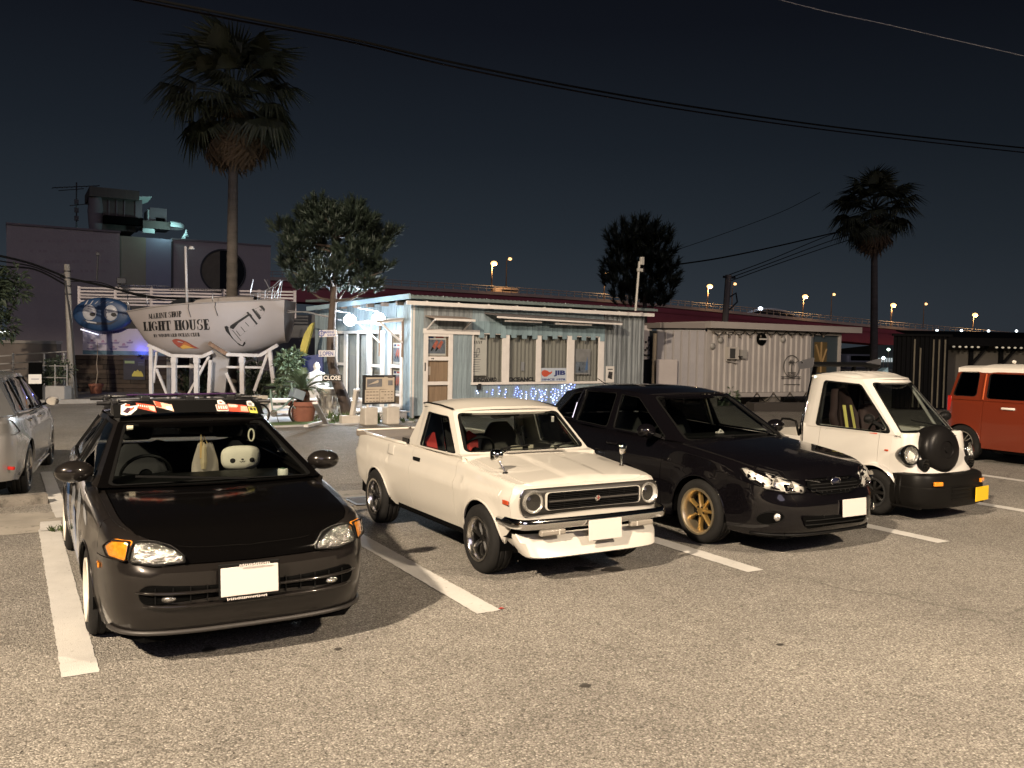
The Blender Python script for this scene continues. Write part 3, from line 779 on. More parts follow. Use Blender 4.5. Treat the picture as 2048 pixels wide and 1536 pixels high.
 # livery on the flank
 L1 = mat('livery_white', (.30, .32, .35), .3, coat=.8, var=(5, .3)); L2 = mat('livery_blue', (.05, .16, .42), .3, coat=.8, var=(7, .5))
 for k, (y0, y1, z0, z1, m) in enumerate(((1.36, 1.72, .35, .84, L1), (1.55, 2.2, .30, .70, L2), (1.80, 2.30, .55, .82, L1), (2.4, 3.1, .4, .78, L2), (1.0, 1.3, .68, .80, L1))):
  o = [(y0, z0), (lerp(y0, y1, .7), z0+.04), (y1, z1), (lerp(y0, y1, .25), z1-.05)]
  patch(lambda y, z, d: B.side(y, z, d, -1), round_poly(o, .05), .003, 0, 4).build('side_graphic', m, root, smooth=True)
 return root
hatch = hatchback()
# roof rack on the hatchback (moves with it: parts)
def rack(root):
 m = mat('rack_black', (.012, .012, .013), .35)
 for y in (2.30, 2.95):
  r = MB().tube([(-.60, y, 1.400), (-.3, y, 1.408), (.3, y, 1.408), (.60, y, 1.400)], .013, 8).build('roof_bar', m, root, smooth=True)
  for sd in (1, -1):
   MB().bbox((sd*.54, y, 1.35), (.06, .07, .10), .015).bbox((sd*.54, y, 1.402), (.05, .09, .045), .012).build('rack_foot', m, r, smooth=True, angle=40)
   MB().lathe([(0, -.05), (.016, -.05), (.016, .05), (0, .05)], 10, c=(sd*.62, y, 1.39), axis='X').build('end_cap', m, r)
 p = mat('rod_purple', (.035, .010, .055), .4)
 MB().tube([(-.42, 2.62, 1.435), (.45, 2.62, 1.438)], .008, 6).build('rack_rod', p, root)
 for x in (-.32, .02, .34): MB().bbox((x, 2.62, 1.425), (.05, .62, .025), .008).bbox((x, 2.30, 1.42), (.07, .05, .05), .01).build('rod_holder', m, root)
rack(hatch)
def visor(root):
 # black sun-strip board above the windscreen, with stickers
 m = MATTE
 G = []
 for k in range(21):
  u = 2*k/20-1; x = .565*u; y = 2.05-.13*(1-u*u); z = 1.305+.038*(1-abs(u)**2.6)
  G.append([Vector((x, y+.03, z-.01)), Vector((x, y+.17, z+.075)), Vector((x, y+.20, z+.072)), Vector((x, y+.20, z))])
 MB().grid(G).build('roof_fairing', mat('fairing_black', (.006, .006, .006), .3, coat=.5), root, smooth=True, angle=30)
 def P(u, v, d=.004):
  x = .565*u; y = 2.05-.13*(1-u*u); z = 1.305+.038*(1-abs(u)**2.6)
  return Vector((x, y+.03+.14*v-d*.5, z-.01+.085*v+d*.85))
 red = mat('sticker_red', (.62, .09, .05), .4, var=(60, .2)); pk = mat('sticker_peach', (.80, .50, .38), .4, var=(70, .35)); wh = mat('sticker_white', (.78, .74, .68), .4); dk = mat('sticker_ink', (.05, .02, .03), .5)
 ye = mat('sticker_yellow', (.62, .62, .12), .4); rd2 = mat('sticker_text_red', (.5, .03, .03), .4)
 def st(poly, m, d=.004):
  return patch(P, poly, d, .002, 2).build('sticker', m, root)
 def sub(par, poly, m, d=.006): patch(P, poly, d, .001, 2).build('sticker_print', m, par)
 a = st([(-.92, .15), (-.86, .02), (-.80, .05), (-.72, .4), (-.70, .7), (-.80, .72), (-.84, .98), (-.90, .85)], wh)
 sub(a, [(-.89, .30), (-.84, .14), (-.77, .50), (-.83, .62)], dk); sub(a, round_poly([(-.86, .72), (-.80, .66), (-.79, .84), (-.85, .9)], .02), red); sub(a, [(-.80, .30), (-.755, .45), (-.745, .62), (-.80, .50)], red)
 b = st([(-.72, .95), (-.50, .62), (-.49, .06), (-.70, .50)], red); sub(b, [(-.58, .62), (-.50, .52), (-.50, .1), (-.57, .28)], pk)
 for k in range(5): sub(b, [(-.70+.025*k, .78-.04*k), (-.688+.025*k, .76-.04*k), (-.688+.025*k, .62-.04*k), (-.70+.025*k, .64-.04*k)], wh)
 c = st([(-.50, 1.0), (-.28, .62), (-.27, .08), (-.48, .52)], pk); sub(c, [(-.49, .96), (-.42, .84), (-.41, .42), (-.48, .54)], red); sub(c, round_poly([(-.36, .50), (-.29, .40), (-.29, .12), (-.36, .24)], .02), wh)
 d = st(round_poly([(.30, .04), (.30, .58), (.465, .58), (.465, .04)], .03), wh); sub(d, round_poly([(.31, .10), (.31, .52), (.455, .52), (.455, .10)], .02), red)
 for k in range(4): sub(d, [(.325+.033*k, .18), (.325+.033*k, .44), (.347+.033*k, .44), (.347+.033*k, .18)], wh, .008)
 h = st(round_poly([(.335, .62), (.34, .95), (.40, 1.0), (.43, .86), (.45, .64)], .05), wh); sub(h, round_poly([(.36, .72), (.37, .84), (.41, .80), (.40, .70)], .02), red)
 g = st([(.475, .02), (.475, .66), (.76, .60), (.76, .0)], red); sub(g, [(.48, .34), (.48, .62), (.60, .6), (.60, .34)], pk); sub(g, [(.64, .05), (.66, .50), (.755, .5), (.755, .04)], pk)
 for k in range(6): sub(g, [(.49+.022*k, .40), (.495+.022*k, .56), (.505+.022*k, .54), (.50+.022*k, .38)], wh, .008)
 i = st(round_poly([(.775, -.02), (.775, .5), (.90, .5), (.90, -.02)], .02), ye); sub(i, [(.79, .2), (.79, .42), (.835, .42), (.835, .2)], dk); sub(i, [(.85, .2), (.85, .42), (.885, .42), (.885, .2)], dk)
 j = st(round_poly([(.77, .56), (.78, 1.0), (.85, 1.06), (.89, .8), (.88, .56)], .06), wh); sub(j, round_poly([(.79, .62), (.80, .86), (.85, .88), (.85, .6)], .03), mat('sticker_grey', (.25, .25, .26), .5))
visor(hatch)
# loose things in the hatchback
def hatch_things():
 cu = thing('cushion', 'white panda face cushion propped on the hatchback passenger seat', 'cushion', (1.26+.33, 5.12+1.98, .96))
 mb = MB(); n, m_ = 28, 14
 G = []
 for i in range(m_+1):
  t = pi*i/m_-pi/2; row = []
  for k in range(n+1):
   a = 2*pi*k/n; se = lambda q, p: abs(q)**p*(1 if q >= 0 else -1)
   row.append(Vector((.155*cos(t)**.6*se(cos(a), .62), .06*se(sin(t), 1.0)*-1, .098*cos(t)**.6*se(sin(a), .7)+.006*(abs(cos(a))**3)*cos(t)+.0)))
  G.append(row)
 mb.grid(G).build('cushion_body', mat('white_plush', (.72, .66, .55), .95, bump=(120, .002)), cu, smooth=True)
 ink = mat('felt_black', (.012, .01, .01), .9)
 for x in (-.072, .072): MB().ball((x, -.046, -.014), (.027, .018, .025), 12, 8).build('cushion_eye', ink, cu, smooth=True)
 MB().ball((0, -.060, -.006), (.010, .006, .007), 10, 6).build('cushion_nose', ink, cu, smooth=True)
 MB().tube([(-.022, -.059, -.020), (-.010, -.061, -.028), (0, -.061, -.020), (.010, -.061, -.028), (.022, -.059, -.020)], .0025, 5).build('cushion_mouth', ink, cu)
 bag = thing('bag', 'pale tote bag on the hatchback seat beside the panda cushion', 'bag', (1.26+.06, 5.12+2.0, .80))
 G = []
 for i in range(7):
  z = .03+i*.042; w = .105*(1-.45*(i/6)**2); G.append([Vector((w*cos(2*pi*k/12), .05*sin(2*pi*k/12)*(1-.5*i/6), z+.012*sin(k*2.1+i))) for k in range(13)])
 MB().grid(G).build('bag_body', mat('tote_canvas', (.36, .31, .26), .9, dirt=(12, (.3, .12, .10), .6)), bag, smooth=True)
 MB().tube([(-.03, 0, .27), (-.01, 0, .34), (.02, 0, .27)], .006, 5).build('bag_strap', mat('strap_tan', (.5, .36, .16), .8), bag)
 ch = thing('hanging_charm', 'wooden charm and tassel hanging from the hatchback rear view mirror', 'charm', (1.26+.015, 5.12+1.93, 1.16))
 MB().tube([(0, 0, 0), (0, .0, -.06)], .004, 5).build('charm_cord', mat('strap_tan', (.5,)*3), ch)
 MB().bbox((0, 0, -.12), (.018, .008, .13), .003).build('charm_tablet', mat('charm_wood', (.52, .34, .14), .7), ch)
 MB().lathe([(.004, -.06), (.022, -.10), (.026, -.22), (.018, -.27)], 8, c=(.022, .01, 0)).build('charm_tassel', mat('tassel_straw', (.45, .36, .22), .9), ch)
 rg = thing('hanging_ring', 'small white hoop hung inside the hatchback windscreen on the right', 'ring', (1.26+.40, 5.12+1.93, 1.145))
 MB().tube([Vector((.022*cos(2*pi*k/18), 0, .048*sin(2*pi*k/18))) for k in range(19)], .0065, 6, caps=False).build('ring_hoop', mat('ring_cream', (.7, .64, .5), .5), rg, smooth=True)
 fr = thing('air_freshener', 'round white air freshener tin on the hatchback dashboard', 'air freshener', (1.26+.50, 5.12+1.36, .885))
 MB().lathe([(0, .0), (.036, 0), (.038, .01), (.038, .05), (.034, .058), (0, .06)], 16, c=(0, 0, 0)).build('freshener_tin', mat('tin_white', (.7, .68, .6), .4), fr, smooth=True, angle=40)
 MB().lathe([(0, .0615), (.022, .0612)], 14).build('freshener_label', mat('label_green', (.10, .22, .10), .5), fr)
hatch_things()
# ---------------------------------------------------------------- 2. white pickup
def pickup():
 root = thing('parked_car', 'old white two-seat pickup with chrome fender mirrors and covered bed', 'pickup truck', (4.14, 5.76, 0), radians(.8), 'cars parked in the front row')
 P = mat('cream_white_paint', (.53, .505, .455), .32, coat=.8, var=(1.5, .05), dirt=(2.2, (.47, .43, .36), .63))
 B = Body(root, [(0, .062), (.35, .066), (.58, .075), (.68, .10), (.725, .17), (.742, .32), (.747, .7), (.748, 1.3), (.748, 2.2), (.742, 3.0), (.715, 3.5), (.66, 3.72), (.5, 3.80), (0, 3.82)],
   [(.40, -.01), (.50, 0), (.72, 0), (.765, -.012), (.80, -.04)],
   [(.26, -.075), (.34, -.035), (.45, -.004), (.60, .012), (.685, .022), (.70, .022), (.73, -.004), (.85, -.022), (.92, -.06)],
   [(.35, -.30), (.5, -.13), (.65, -.03), (.78, 0), (.92, -.03)],
   [(0, .775), (.15, .792), (.3, .808), (.6, .836), (1.1, .885), (2.0, .905), (3.0, .905), (3.5, .89), (3.82, .85)],
   [(0, .785), (.12, .808), (.3, .838), (.7, .885), (1.1, .925), (2, .93)],
   [(0, .458), (.18, .458), (.27, .32), (.35, .27), (1.0, .255), (2.5, .255), (3.3, .31), (3.5, .40), (3.82, .45)],
   [(.62, .29, .325), (2.92, .29, .305)], roll=.035, p=3.2, hz=lambda x, y: .012*max(0, min(1, (.20-abs(x))/.03))*max(0, min(1, (y-.06)/.25))*(1 if y < 1.2 else 0))
 S = B.S; sA = B.sy(.16); sD = B.sy(1.10); sE = B.sy(2.05)
 B.panel('front_panel', -sA, sA, P, rows=8)
 for sd in (1, -1):
  B.panel('fender', sd*(sA+.002), sd*(sD-.003), P, rows=12)
  d = B.panel('door', sd*(sD+.003), sd*(sE-.003), P, rows=12)
  MB().bbox(B.side(1.93, .795, .004, sd), (.02, .15, .036), .008).build('handle', BLK, d)
  MB().lathe([(0, .006), (.012, .006), (.013, 0)], 10, c=B.side(1.95, .735, .0, sd), axis='X').build('lock', BLK, d)
  B.panel('bed_side', sd*(sE+.003), sd*B.sy(3.79), P, rows=12)
  for i in (0, 1): B.liner(i, sd, .26); B.arch_lip(i, P, sd, .010)
 B.panel('tailgate', B.sy(3.79)+.004, S, P); B.panel('tailgate', -B.sy(3.79)-.004, -S, P)
 B.deck('bonnet', .58, B.sy(1.06), 1.00, P, -.90, .90, 40, 16, dz=.004, ycb=.06)
 for sd in (1, -1): B.deck('fender_top', .58, B.sy(1.06), 1.00, P, sd*.91, sd*1.0, 3, 16, ycb=.06)
 # cowl with its grille strip
 G = []
 for k in range(21):
  u = 2*k/20-1; x = u*.72; G.append([Vector((x, 1.008-.06*(1-u*u)+.0, B.topz(x, 1.0)-.012)), Vector((x*.98, 1.04-.06*(1-u*u), .918+.012*(1-u*u))), Vector((x*.97, 1.16-.09*(1-u*u), .942))])
 cw = MB().grid(G).build('cowl', P, root, smooth=True, angle=30)
 MB().bbox((.02, .985, .944), (.62, .045, .008), .003).build('cowl_vent', mat('vent_grey', (.30, .28, .25), .6), cw)
 lst = [Vector((sd_*.70, y, B.topz(.70, y)+.0)) for sd_ in (1,) for y in (1.0, 1.06)]
 B.chassis(.24, .60, .27, y0=.2, y1=3.6)
 base = [(.695, 1.09, .915), (.70, 2.03, .915), (.685, 2.26, .915)]
 top = [(.575, 1.50, 1.292), (.580, 2.00, 1.318), (.555, 2.13, 1.306)]
 shelf(B, root, base, P, 1.0, 2.26)
 cell(root, mirx(base[0]), base[0], mirx(top[0]), top[0], (.035, .035, .045, .035), P, WIN, 'windscreen_frame', 'windscreen', bulge=(0, -.09, 0), r=.06, seal=.028)
 for sd in (1, -1):
  b0, b1, t0, t1 = base[0], base[1], top[0], top[1]
  if sd < 0: b0, b1, t0, t1 = map(mirx, (b0, b1, t0, t1))
  g, _ = cell(root, b0, b1, t0, t1, [(.085, .03), (.90, .03), (.90, .84), (.15, .84)], P, WIN, 'door_frame', 'side_window', bulge=(sd*.02, 0, 0), r=.03, seal=.016)
  f = lambda a, b, d: Vector((sd*(lerp(.70, .58, b)+.016+d), lerp(1.60, 1.62, b)+a, lerp(.92, 1.31, b)))
  MB().bar(Vector((sd*.716, 1.33, .93)), Vector((sd*.625, 1.62, 1.215)), .012, .016).build('vent_bar', CHROME, g)
  b2, t2 = base[2], top[2]
  if sd < 0: b2, t2 = mirx(b2), mirx(t2)
  MB().grid([[b1, t1], [b2, t2], [Vector(b2)-Vector((sd*.06, 0, 0)), Vector(t2)-Vector((sd*.06, 0, 0))]]).build('rear_pillar', P, root)
  v = MB().bbox((sd*.688, 2.30, .935), (.012, .16, .05), .004)
  v = v.build('air_vent', BLK, root)
  for k in range(4): MB().box((sd*.696, 2.25+.033*k, .935), (.006, .008, .036)).build('vent_slat', mat('slat_dark', (.06, .055, .05), .5), v)
  MB().tube([Vector((sd*.585, 1.47, 1.305)), Vector((sd*.590, 1.75, 1.328)), Vector((sd*.588, 2.02, 1.334)), Vector((sd*.565, 2.15, 1.318))], .008, 6).build('drip_rail', BLK, root)
 cell(root, base[2], mirx(base[2]), top[2], mirx(top[2]), (.09, .09, .07, .06), P, WIN, 'cab_back', 'rear_window', bulge=(0, .02, 0), r=.06, seal=.02)
 roof(root, [(top[0][0]+.004, top[0][1]-.015, top[0][2]+.004), (.588, 1.75, 1.325), (top[1][0]+.008, 2.02, 1.322), (top[2][0]+.01, top[2][1]+.03, top[2][2])], P, bf=.09, br=.03, crown=.055, p=3.0, lip=.025)
 # bed
 MB().bbox((0, 3.02, .875), (1.34, 1.46, .06), .012).build('bed_cover', mat('tonneau_grey', (.17, .145, .12), .85, var=(3, .2), bump=(200, .001)), root)
 for sd in (1, -1): MB().tube([B.side(y, .885, -.015, sd)+Vector((0, 0, .018)) for y in (2.28, 2.6, 3.0, 3.4, 3.72)], .018, 8).build('bed_rail', P, root, smooth=True)
 MB().tube([(-.66, 3.74, .905), (0, 3.80, .905), (.66, 3.74, .905)], .016, 8).build('tail_rail', P, root, smooth=True)
 # face
 fx = B.front
 B.roll = .012
 surround = round_poly([(-.675, .556), (.675, .556), (.69, .66), (.675, .770), (-.675, .770), (-.69, .66)], .05, 5)
 fc = patch(fx, surround, .013, 0, 12).build('front_surround', mat('face_black', (.02, .018, .016), .4), root)
 rim_band(fx, surround, .019, .008).build('surround_trim', CHROME, fc)
 gr = rrect(-.475, .594, .475, .736, .03); gl = patch(fx, gr, .017, 0, 8).build('grille', MATTE, root)
 rim_band(fx, gr, .030, .012, h=.02).build('grille_rim', P, gl)
 bar = None
 for k in range(9): MB().box((0, .036, .608+.0146*k), (.90, .012, .0055)).build('grille_bar', BLK, gl)
 for x in (-.3, -.15, .15, .3): MB().box((x, .040, .665), (.012, .010, .122)).build('grille_post', BLK, gl)
 MB().bar((-.45, .034, .6661), (.45, .034, .6661), .02, .012).build('grille_centre_bar', mat('grille_grey', (.09, .085, .08), .4, .5), gl)
 e = MB().lathe([(0, -.010), (.022, -.008), (.030, 0), (.030, .012)], 20, c=(.02, .026, .668), axis='Y').build('emblem', CHROME, gl, smooth=True, angle=40)
 MB().box((.02, .0155, .668), (.006, .003, .036)).box((.02, .0145, .668), (.03, .003, .006)).build('emblem_mark', mat('emblem_red', (.25, .05, .04), .4), e)
 for sd in (1, -1):
  c = (sd*.583, .058, .664)
  h = MB().lathe([(0, .030), (.05, .020), (.079, -.008)], 28, c=c, axis='Y').build('headlight', mat('headlamp_bowl', (.82, .81, .77), .22, .65, bump=(40, .010)), root, smooth=True)
  MB().lathe([(0, -.036), (.04, -.033), (.066, -.022), (.080, -.010)], 28, c=c, axis='Y').build('lens', LENS, h, smooth=True)
  MB().lathe([(.078, -.010), (.083, -.018), (.089, -.008), (.089, .02)], 28, c=c, axis='Y').build('headlight_rim', mat('rim_silver', (.70, .68, .63), .25, .8), h, smooth=True, angle=50)
  MB().bbox(B.side(.205, .655, .003, sd), (.014, .085, .036), .005).build('side_marker', mat('marker_red', (.42, .06, .02), .2, coat=1.0), root)
  # fender mirrors on their stalks
  m0 = Vector((sd*.60, .47, B.topz(.60, .47)))
  mm = MB().lathe([(0, .0), (.026, .0), (.020, .012), (0, .014)], 14, c=m0).tube([m0, m0+Vector((sd*.02, .02, .055)), m0+Vector((sd*.045, .045, .115))], .009, 8)
  R = Matrix.Rotation(sd*.5, 3, 'Z') @ Matrix.Rotation(-.05, 3, 'X'); c2 = m0+Vector((sd*.055, .055, .145))
  G = []
  for rr, yy in ((.015, -.034), (.042, -.027), (.054, -.012), (.056, .005), (.050, .006)):
   G.append([R @ Vector((rr*(abs(cos(a))**.6)*(1 if cos(a) > 0 else -1)*1.0, yy, rr*.92*(abs(sin(a))**.6)*(1 if sin(a) > 0 else -1)))+c2 for a in [2*pi*k/20 for k in range(21)]])
  mm.grid(G); o = mm.build('fender_mirror', CHROME, root, smooth=True, angle=50)
  MB().add([R @ Vector((.048*a, .0065, .044*b))+c2 for a, b in ((-1, -1), (1, -1), (1, 1), (-1, 1))], [(0, 1, 2, 3)]).build('mirror_glass', mat('mirror_silver', (.8,)*3), o)
 # chrome bumper with wrapped ends
 path = [(-.765, .30, .505), (-.762, .16, .503), (-.735, .055, .502), (-.66, -.005, .50), (-.4, -.028, .50), (0, -.036, .50), (.4, -.028, .50), (.66, -.005, .50), (.735, .055, .502), (.762, .16, .503), (.765, .30, .505)]
 pp = crom(path, 5); G = []
 for i, q in enumerate(pp):
  d = (pp[min(i+1, len(pp)-1)]-pp[max(0, i-1)]).normalized(); n = Vector((d.y, -d.x, 0)); tp = 1 if 3 < i < len(pp)-4 else .6
  G.append([q+n*o+Vector((0, 0, z*tp)) for o, z in ((-.012, .042), (.002, .044), (.016, .030), (.020, .006), (.019, -.012), (.008, -.036), (-.008, -.042), (-.012, -.03))])
 MB().grid(G).build('front_bumper', CHROME, root, smooth=True, angle=40)
 mb = MB()
 for k in range(31):                                    # matte black apron, painting in the gap's shade, then the air dam
  pass
 G, H = [], []
 tA = B.sy(.30)
 for k in range(41):
  t = lerp(-tA, tA, k/40); a = B.pt(t, .455, -.012); f = abs(t)/tA; b = B.pt(t, .44, 0)
  G.append([B.pt(t, .475, -.006), a, a+Vector((0, .03, -.09))])
  n = 1-f**5; w = (1-.17*f**3)
  H.append([Vector((b.x*.985, b.y+.02, .425-.022*n)), Vector((b.x*lerp(1, w, .4), b.y-.06*n, .345)), Vector((b.x*w, b.y-.115*n, .235+.045*f**6)), Vector((b.x*w*.99, b.y-.09*n, .222+.045*f**6)), Vector((b.x*w*.97, b.y+.06, .235+.045*f**6))])
 MB().grid(G).build('front_apron_shaded', MATTE, root, smooth=True, angle=30)
 MB().grid(H).build('air_dam', P, root, smooth=True, angle=30)
 for sd in (1, -1):
  s = MB().bbox((sd*.445, -.012, .430), (.235, .05, .046), .012).build('turn_signal', mat('signal_clear', (.26, .235, .20), .15, coat=1.0, bump=(80, .003)), root)
  MB().bbox((sd*.39, -.034, .430), (.012, .012, .04), .003).build('signal_divider', P, s)
 plate(root, (.03, -.075, .425), -.06);
 MB().bbox((.03, -.045, .345), (.20, .02, .03), .004).build('plate_bracket', mat('bracket_grey', (.12, .11, .10), .6), root)
 patch(lambda y, z, d: B.side(y, z, d, -1), rrect(2.50, .765, 2.66, .875, .012), .0025, .002, 3).build('fuel_flap', P, root, smooth=True)
 MB().lathe([(0, .007), (.011, .007), (.012, 0)], 10, c=B.side(2.62, .81, 0, -1), axis='X').build('flap_lock', BLK, root)
 wheels(root, [(-.672, .62), (.672, .62), (-.672, 2.92), (.672, 2.92)], .287, .205, .182, 'eight', 8, .066, [mat('polished_lip', (.66, .64, .60), .20, 1.0), mat('spoke_black', (.008, .0075, .007), .45, spec=.2), BLK])
 # cabin
 CR = mat('cream_trim', (.62, .58, .48), .6)
 MB().bbox((0, 1.22, .80), (1.25, .34, .17), .05).build('dashboard', BLK, root)
 MB().box((0, 1.7, .34), (1.3, 1.0, .04)).build('cabin_floor', MATTE, root)
 MB().box((0, 2.215, .72), (1.26, .03, .50)).build('cab_back_trim', CR, root)
 for k in range(4): MB().box((.02, 2.194, .93-.022*k), (.10, .008, .008)).build('trim_louvre', BLK, root)
 for sd in (1, -1): MB().box((sd*.665, 1.72, .68), (.03, .66, .44)).build('door_trim', CR, root)
 s1 = seat(root, -.34, 1.92, .33, mat('bucket_black', (.02, .018, .018), .7), .50, .62, name='bucket_seat', lean=.30, shell=True)
 RD = mat('seat_red', (.50, .035, .03), .7)
 for sd in (1, -1):
  m = MB(); m.T = Matrix.Translation((-.34+sd*.215, 1.985, .93)) @ Matrix.Rotation(-.30, 4, 'X') @ Matrix.Rotation(pi/2, 4, 'X')
  m.slab([(a*sd, b, 0) for a, b in round_poly([(-.05, -.13), (.06, -.10), (.07, .05), (-.03, .12)], .03)], (0, 0, 0), (0, 0, .035)); m.build('seat_panel', RD, s1)
 vs, fs = fit_text('BRI', -.085, -.022, .085, .022, .02)
 m = MB(); m.T = Matrix.Translation((-.34, 2.025, 1.155)) @ Matrix.Rotation(-.30, 4, 'X') @ Matrix.Rotation(pi/2, 4, 'X'); m.add([(a, b, .0) for a, b in vs], fs); m.build('seat_lettering', WHITEPL, s1, fix=False)
 s2 = seat(root, .30, 1.95, .33, mat('seat_grey', (.10, .092, .08), .9), .46, .60, name='passenger_seat', lean=.25)
 MB().bbox((.26, 1.62, .86), (.26, .01, .12), .003).build('paper_sheet', mat('paper_card', (.5, .44, .34), .8), root)
 steering(root, (-.33, 1.48, .89), .18, .55)
 MB().bbox((.10, 1.30, .93), (.05, .04, .08), .01).tube([(.10, 1.31, .95), (.10, 1.36, 1.08)], .01, 6).bbox((.10, 1.37, 1.09), (.035, .012, .09), .005).build('phone_holder', BLK, root)
 MB().bbox((.03, 1.50, 1.255), (.24, .03, .065), .015).tube([(.03, 1.50, 1.28), (.03, 1.49, 1.32)], .008, 6).build('rear_view_mirror', BLK, root)
 MB().bbox((.47, 1.40, 1.19), (.03, .004, .055), .001).build('windscreen_sticker', WHITEPL, root)
 wiper(root, (-.32, .985, .945), (-.18, 1.09, .975), (.02, 1.10, .985)); wiper(root, (.22, .98, .945), (.36, 1.09, .975), (.54, 1.16, .985))
 return root
pickup()
# ---------------------------------------------------------------- 3. black hatchback with gold wheels
def black_car():
 root = thing('parked_car', 'glossy black five-door car with gold spoked wheels beside the white pickup', 'car', (6.69, 5.47, 0), radians(.8), 'cars parked in the front row')
 P = mat('black_pearl_paint', (.003, .0026, .0034), .25, 0, coat=1.0, spec=.06)
 B = Body(root, [(0, 0), (.25, .008), (.48, .045), (.65, .13), (.765, .28), (.825, .50), (.855, .9), (.868, 1.5), (.87, 2.8), (.85, 3.6), (.79, 4.15), (.62, 4.36), (.3, 4.41), (0, 4.415)],
   [(.17, -.09), (.22, -.045), (.30, -.006), (.44, .0), (.52, -.008), (.58, -.035), (.66, -.055), (.72, -.08), (.80, -.14)],
   [(.17, -.06), (.26, -.02), (.45, .0), (.64, .006), (.74, -.006), (.80, -.018), (.9, -.035), (1.02, -.06)],
   [(.2, -.10), (.35, 0), (.6, 0), (1.0, -.10)],
   [(0, .695), (.08, .72), (.2, .762), (.4, .815), (.7, .865), (1.0, .90), (1.45, .945), (2.2, .98), (3.2, 1.015), (4.1, 1.04), (4.4, 1.0)],
   [(0, .715), (.10, .755), (.3, .83), (.6, .895), (1.0, .95), (1.4, .99), (2, 1.0)],
   [(0, .19), (.5, .19), (.6, .20), (1.5, .20), (3.4, .20), (4.0, .26), (4.4, .30)],
   [(.97, .315, .355), (3.60, .315, .355)], roll=.055, p=2.8)
 S = B.S; sA = B.sy(.60); sD = B.sy(1.52); sE = B.sy(2.50); sG = B.sy(3.42); sR = B.sy(4.2)
 zb = lambda t: lin([(0, .60), (.45, .60), (.75, .63), (1.2, .72)], abs(t))
 B.panel('front_bumper', -sA, sA, P, hi=zb, rows=12)
 B.panel('nose_panel', -.52, .52, P, lo=lambda t: zb(t)+.004, rows=5)
 for sd in (1, -1):
  B.panel('fender_tip', sd*.523, sd*sA, P, lo=lambda t: zb(t)+.004, rows=6)
  B.panel('fender', sd*(sA+.002), sd*(sD-.003), P, rows=12)
  d = B.panel('door', sd*(sD+.003), sd*(sE-.003), P, rows=12); MB().bbox(B.side(2.36, .845, .014, sd), (.03, .19, .035), .012).build('handle', P, d, smooth=True)
  d = B.panel('door', sd*(sE+.003), sd*(sG-.003), P, rows=12); MB().bbox(B.side(3.25, .875, .014, sd), (.03, .19, .035), .012).build('handle', P, d, smooth=True)
  B.panel('quarter_panel', sd*(sG+.003), sd*sR, P, rows=12)
  for i in (0, 1): B.liner(i, sd, .28); B.arch_lip(i, P, sd, .010)
  MB().lathe([(0, .010), (.017, .009), (.021, 0)], 16, c=B.side(1.40, .765, 0, sd), axis='X').build('side_repeater', mat('repeater_clear', (.7, .66, .6), .2, coat=1.0), root)
 B.panel('rear_bumper', sR+.004, S, P); B.panel('rear_bumper', -sR-.004, -S, P)
 B.deck('bonnet', .60, B.sy(1.46), 1.40, P, -.90, .90, 30, 18, dz=.004, ycb=.15)
 for sd in (1, -1): B.deck('fender_top', .60, B.sy(1.46), 1.40, P, sd*.91, sd*1.0, 3, 18, ycb=.15)
 B.chassis(.18, .68, .29, y0=.12, y1=4.2)
 base = [(.775, 1.34, .955), (.815, 2.46, .985), (.805, 3.20, 1.02), (.73, 3.86, 1.06)]
 top = [(.60, 2.08, 1.395), (.625, 2.50, 1.43), (.61, 3.22, 1.42), (.55, 3.72, 1.35)]
 shelf(B, root, base, P, 1.3, 3.86)
 cell(root, mirx(base[0]), base[0], mirx(top[0]), top[0], (.06, .06, .02, .035), P, WIN, 'windscreen_frame', 'windscreen', bulge=(0, -.16, 0), r=.06, seal=.025)
 bays(root, base, top, [[(.14, .04), (.96, .04), (.96, .90), (.30, .90)], (.05, .06, .02, .04), [(.08, .05), (.72, .05), (.45, .86), (.08, .90)]], P, [WIN, TINT, TINT], ['door_frame', 'door_frame', 'pillar'], [.03, .03, .02])
 for sd in (1, -1): MB().tube([(sd*.818, 3.20, 1.06), (sd*.75, 3.205, 1.24), (sd*.63, 3.22, 1.405)], .009, 6).build('window_trim', CHROME, root)
 cell(root, base[3], mirx(base[3]), top[3], mirx(top[3]), (.08, .08, .05, .05), P, TINT, 'tailgate', 'rear_window', bulge=(0, .12, 0))
 MB().slab([(-.75, 4.0, .3), (.75, 4.0, .3), (.73, 3.92, 1.05), (-.73, 3.92, 1.05)], (0, -.05, 0), (0, .25, 0)).build('tailgate_panel', P, root)
 roof(root, top, P, bf=.16, br=.12, crown=.05)
 fn = B.pt
 for sd in (1, -1):
  f = (lambda t, z, d, sd=sd: B.pt(sd*t, z, d))
  o = round_poly([(.415, .596), (.385, .640), (.46, .690), (.62, .738), (.80, .768), (1.02, .808), (1.07, .80), (.97, .715), (.80, .632), (.60, .600)], .02, 3)
  h = lamp_unit(root, f, o, .012, refl=mat('lamp_reflector_deep', (.70, .68, .64), .30, .30, bump=(24, .004), var=(22, .40)), bez=.005)
  for t_, z_, r_ in ((.56, .655, .036), (.72, .695, .042)):
   MB().lathe([(0, .0), (r_*.7, -.004), (r_, -.012)], 16, c=f(t_, z_, .008), axis='Y').build('projector', CHROME, h, smooth=True)
  o = [(lerp(.60, .90, .5)+.125*cos(a), .372+.058*sin(a)-.02*cos(a)) for a in [2*pi*k/24 for k in range(24)]]
  fg = patch(f, o, .012, 0, 6).build('fog_recess', MATTE, root); rim_band(f, o, .016, .006).build('recess_rim', CHROME if 0 else BLK, fg)
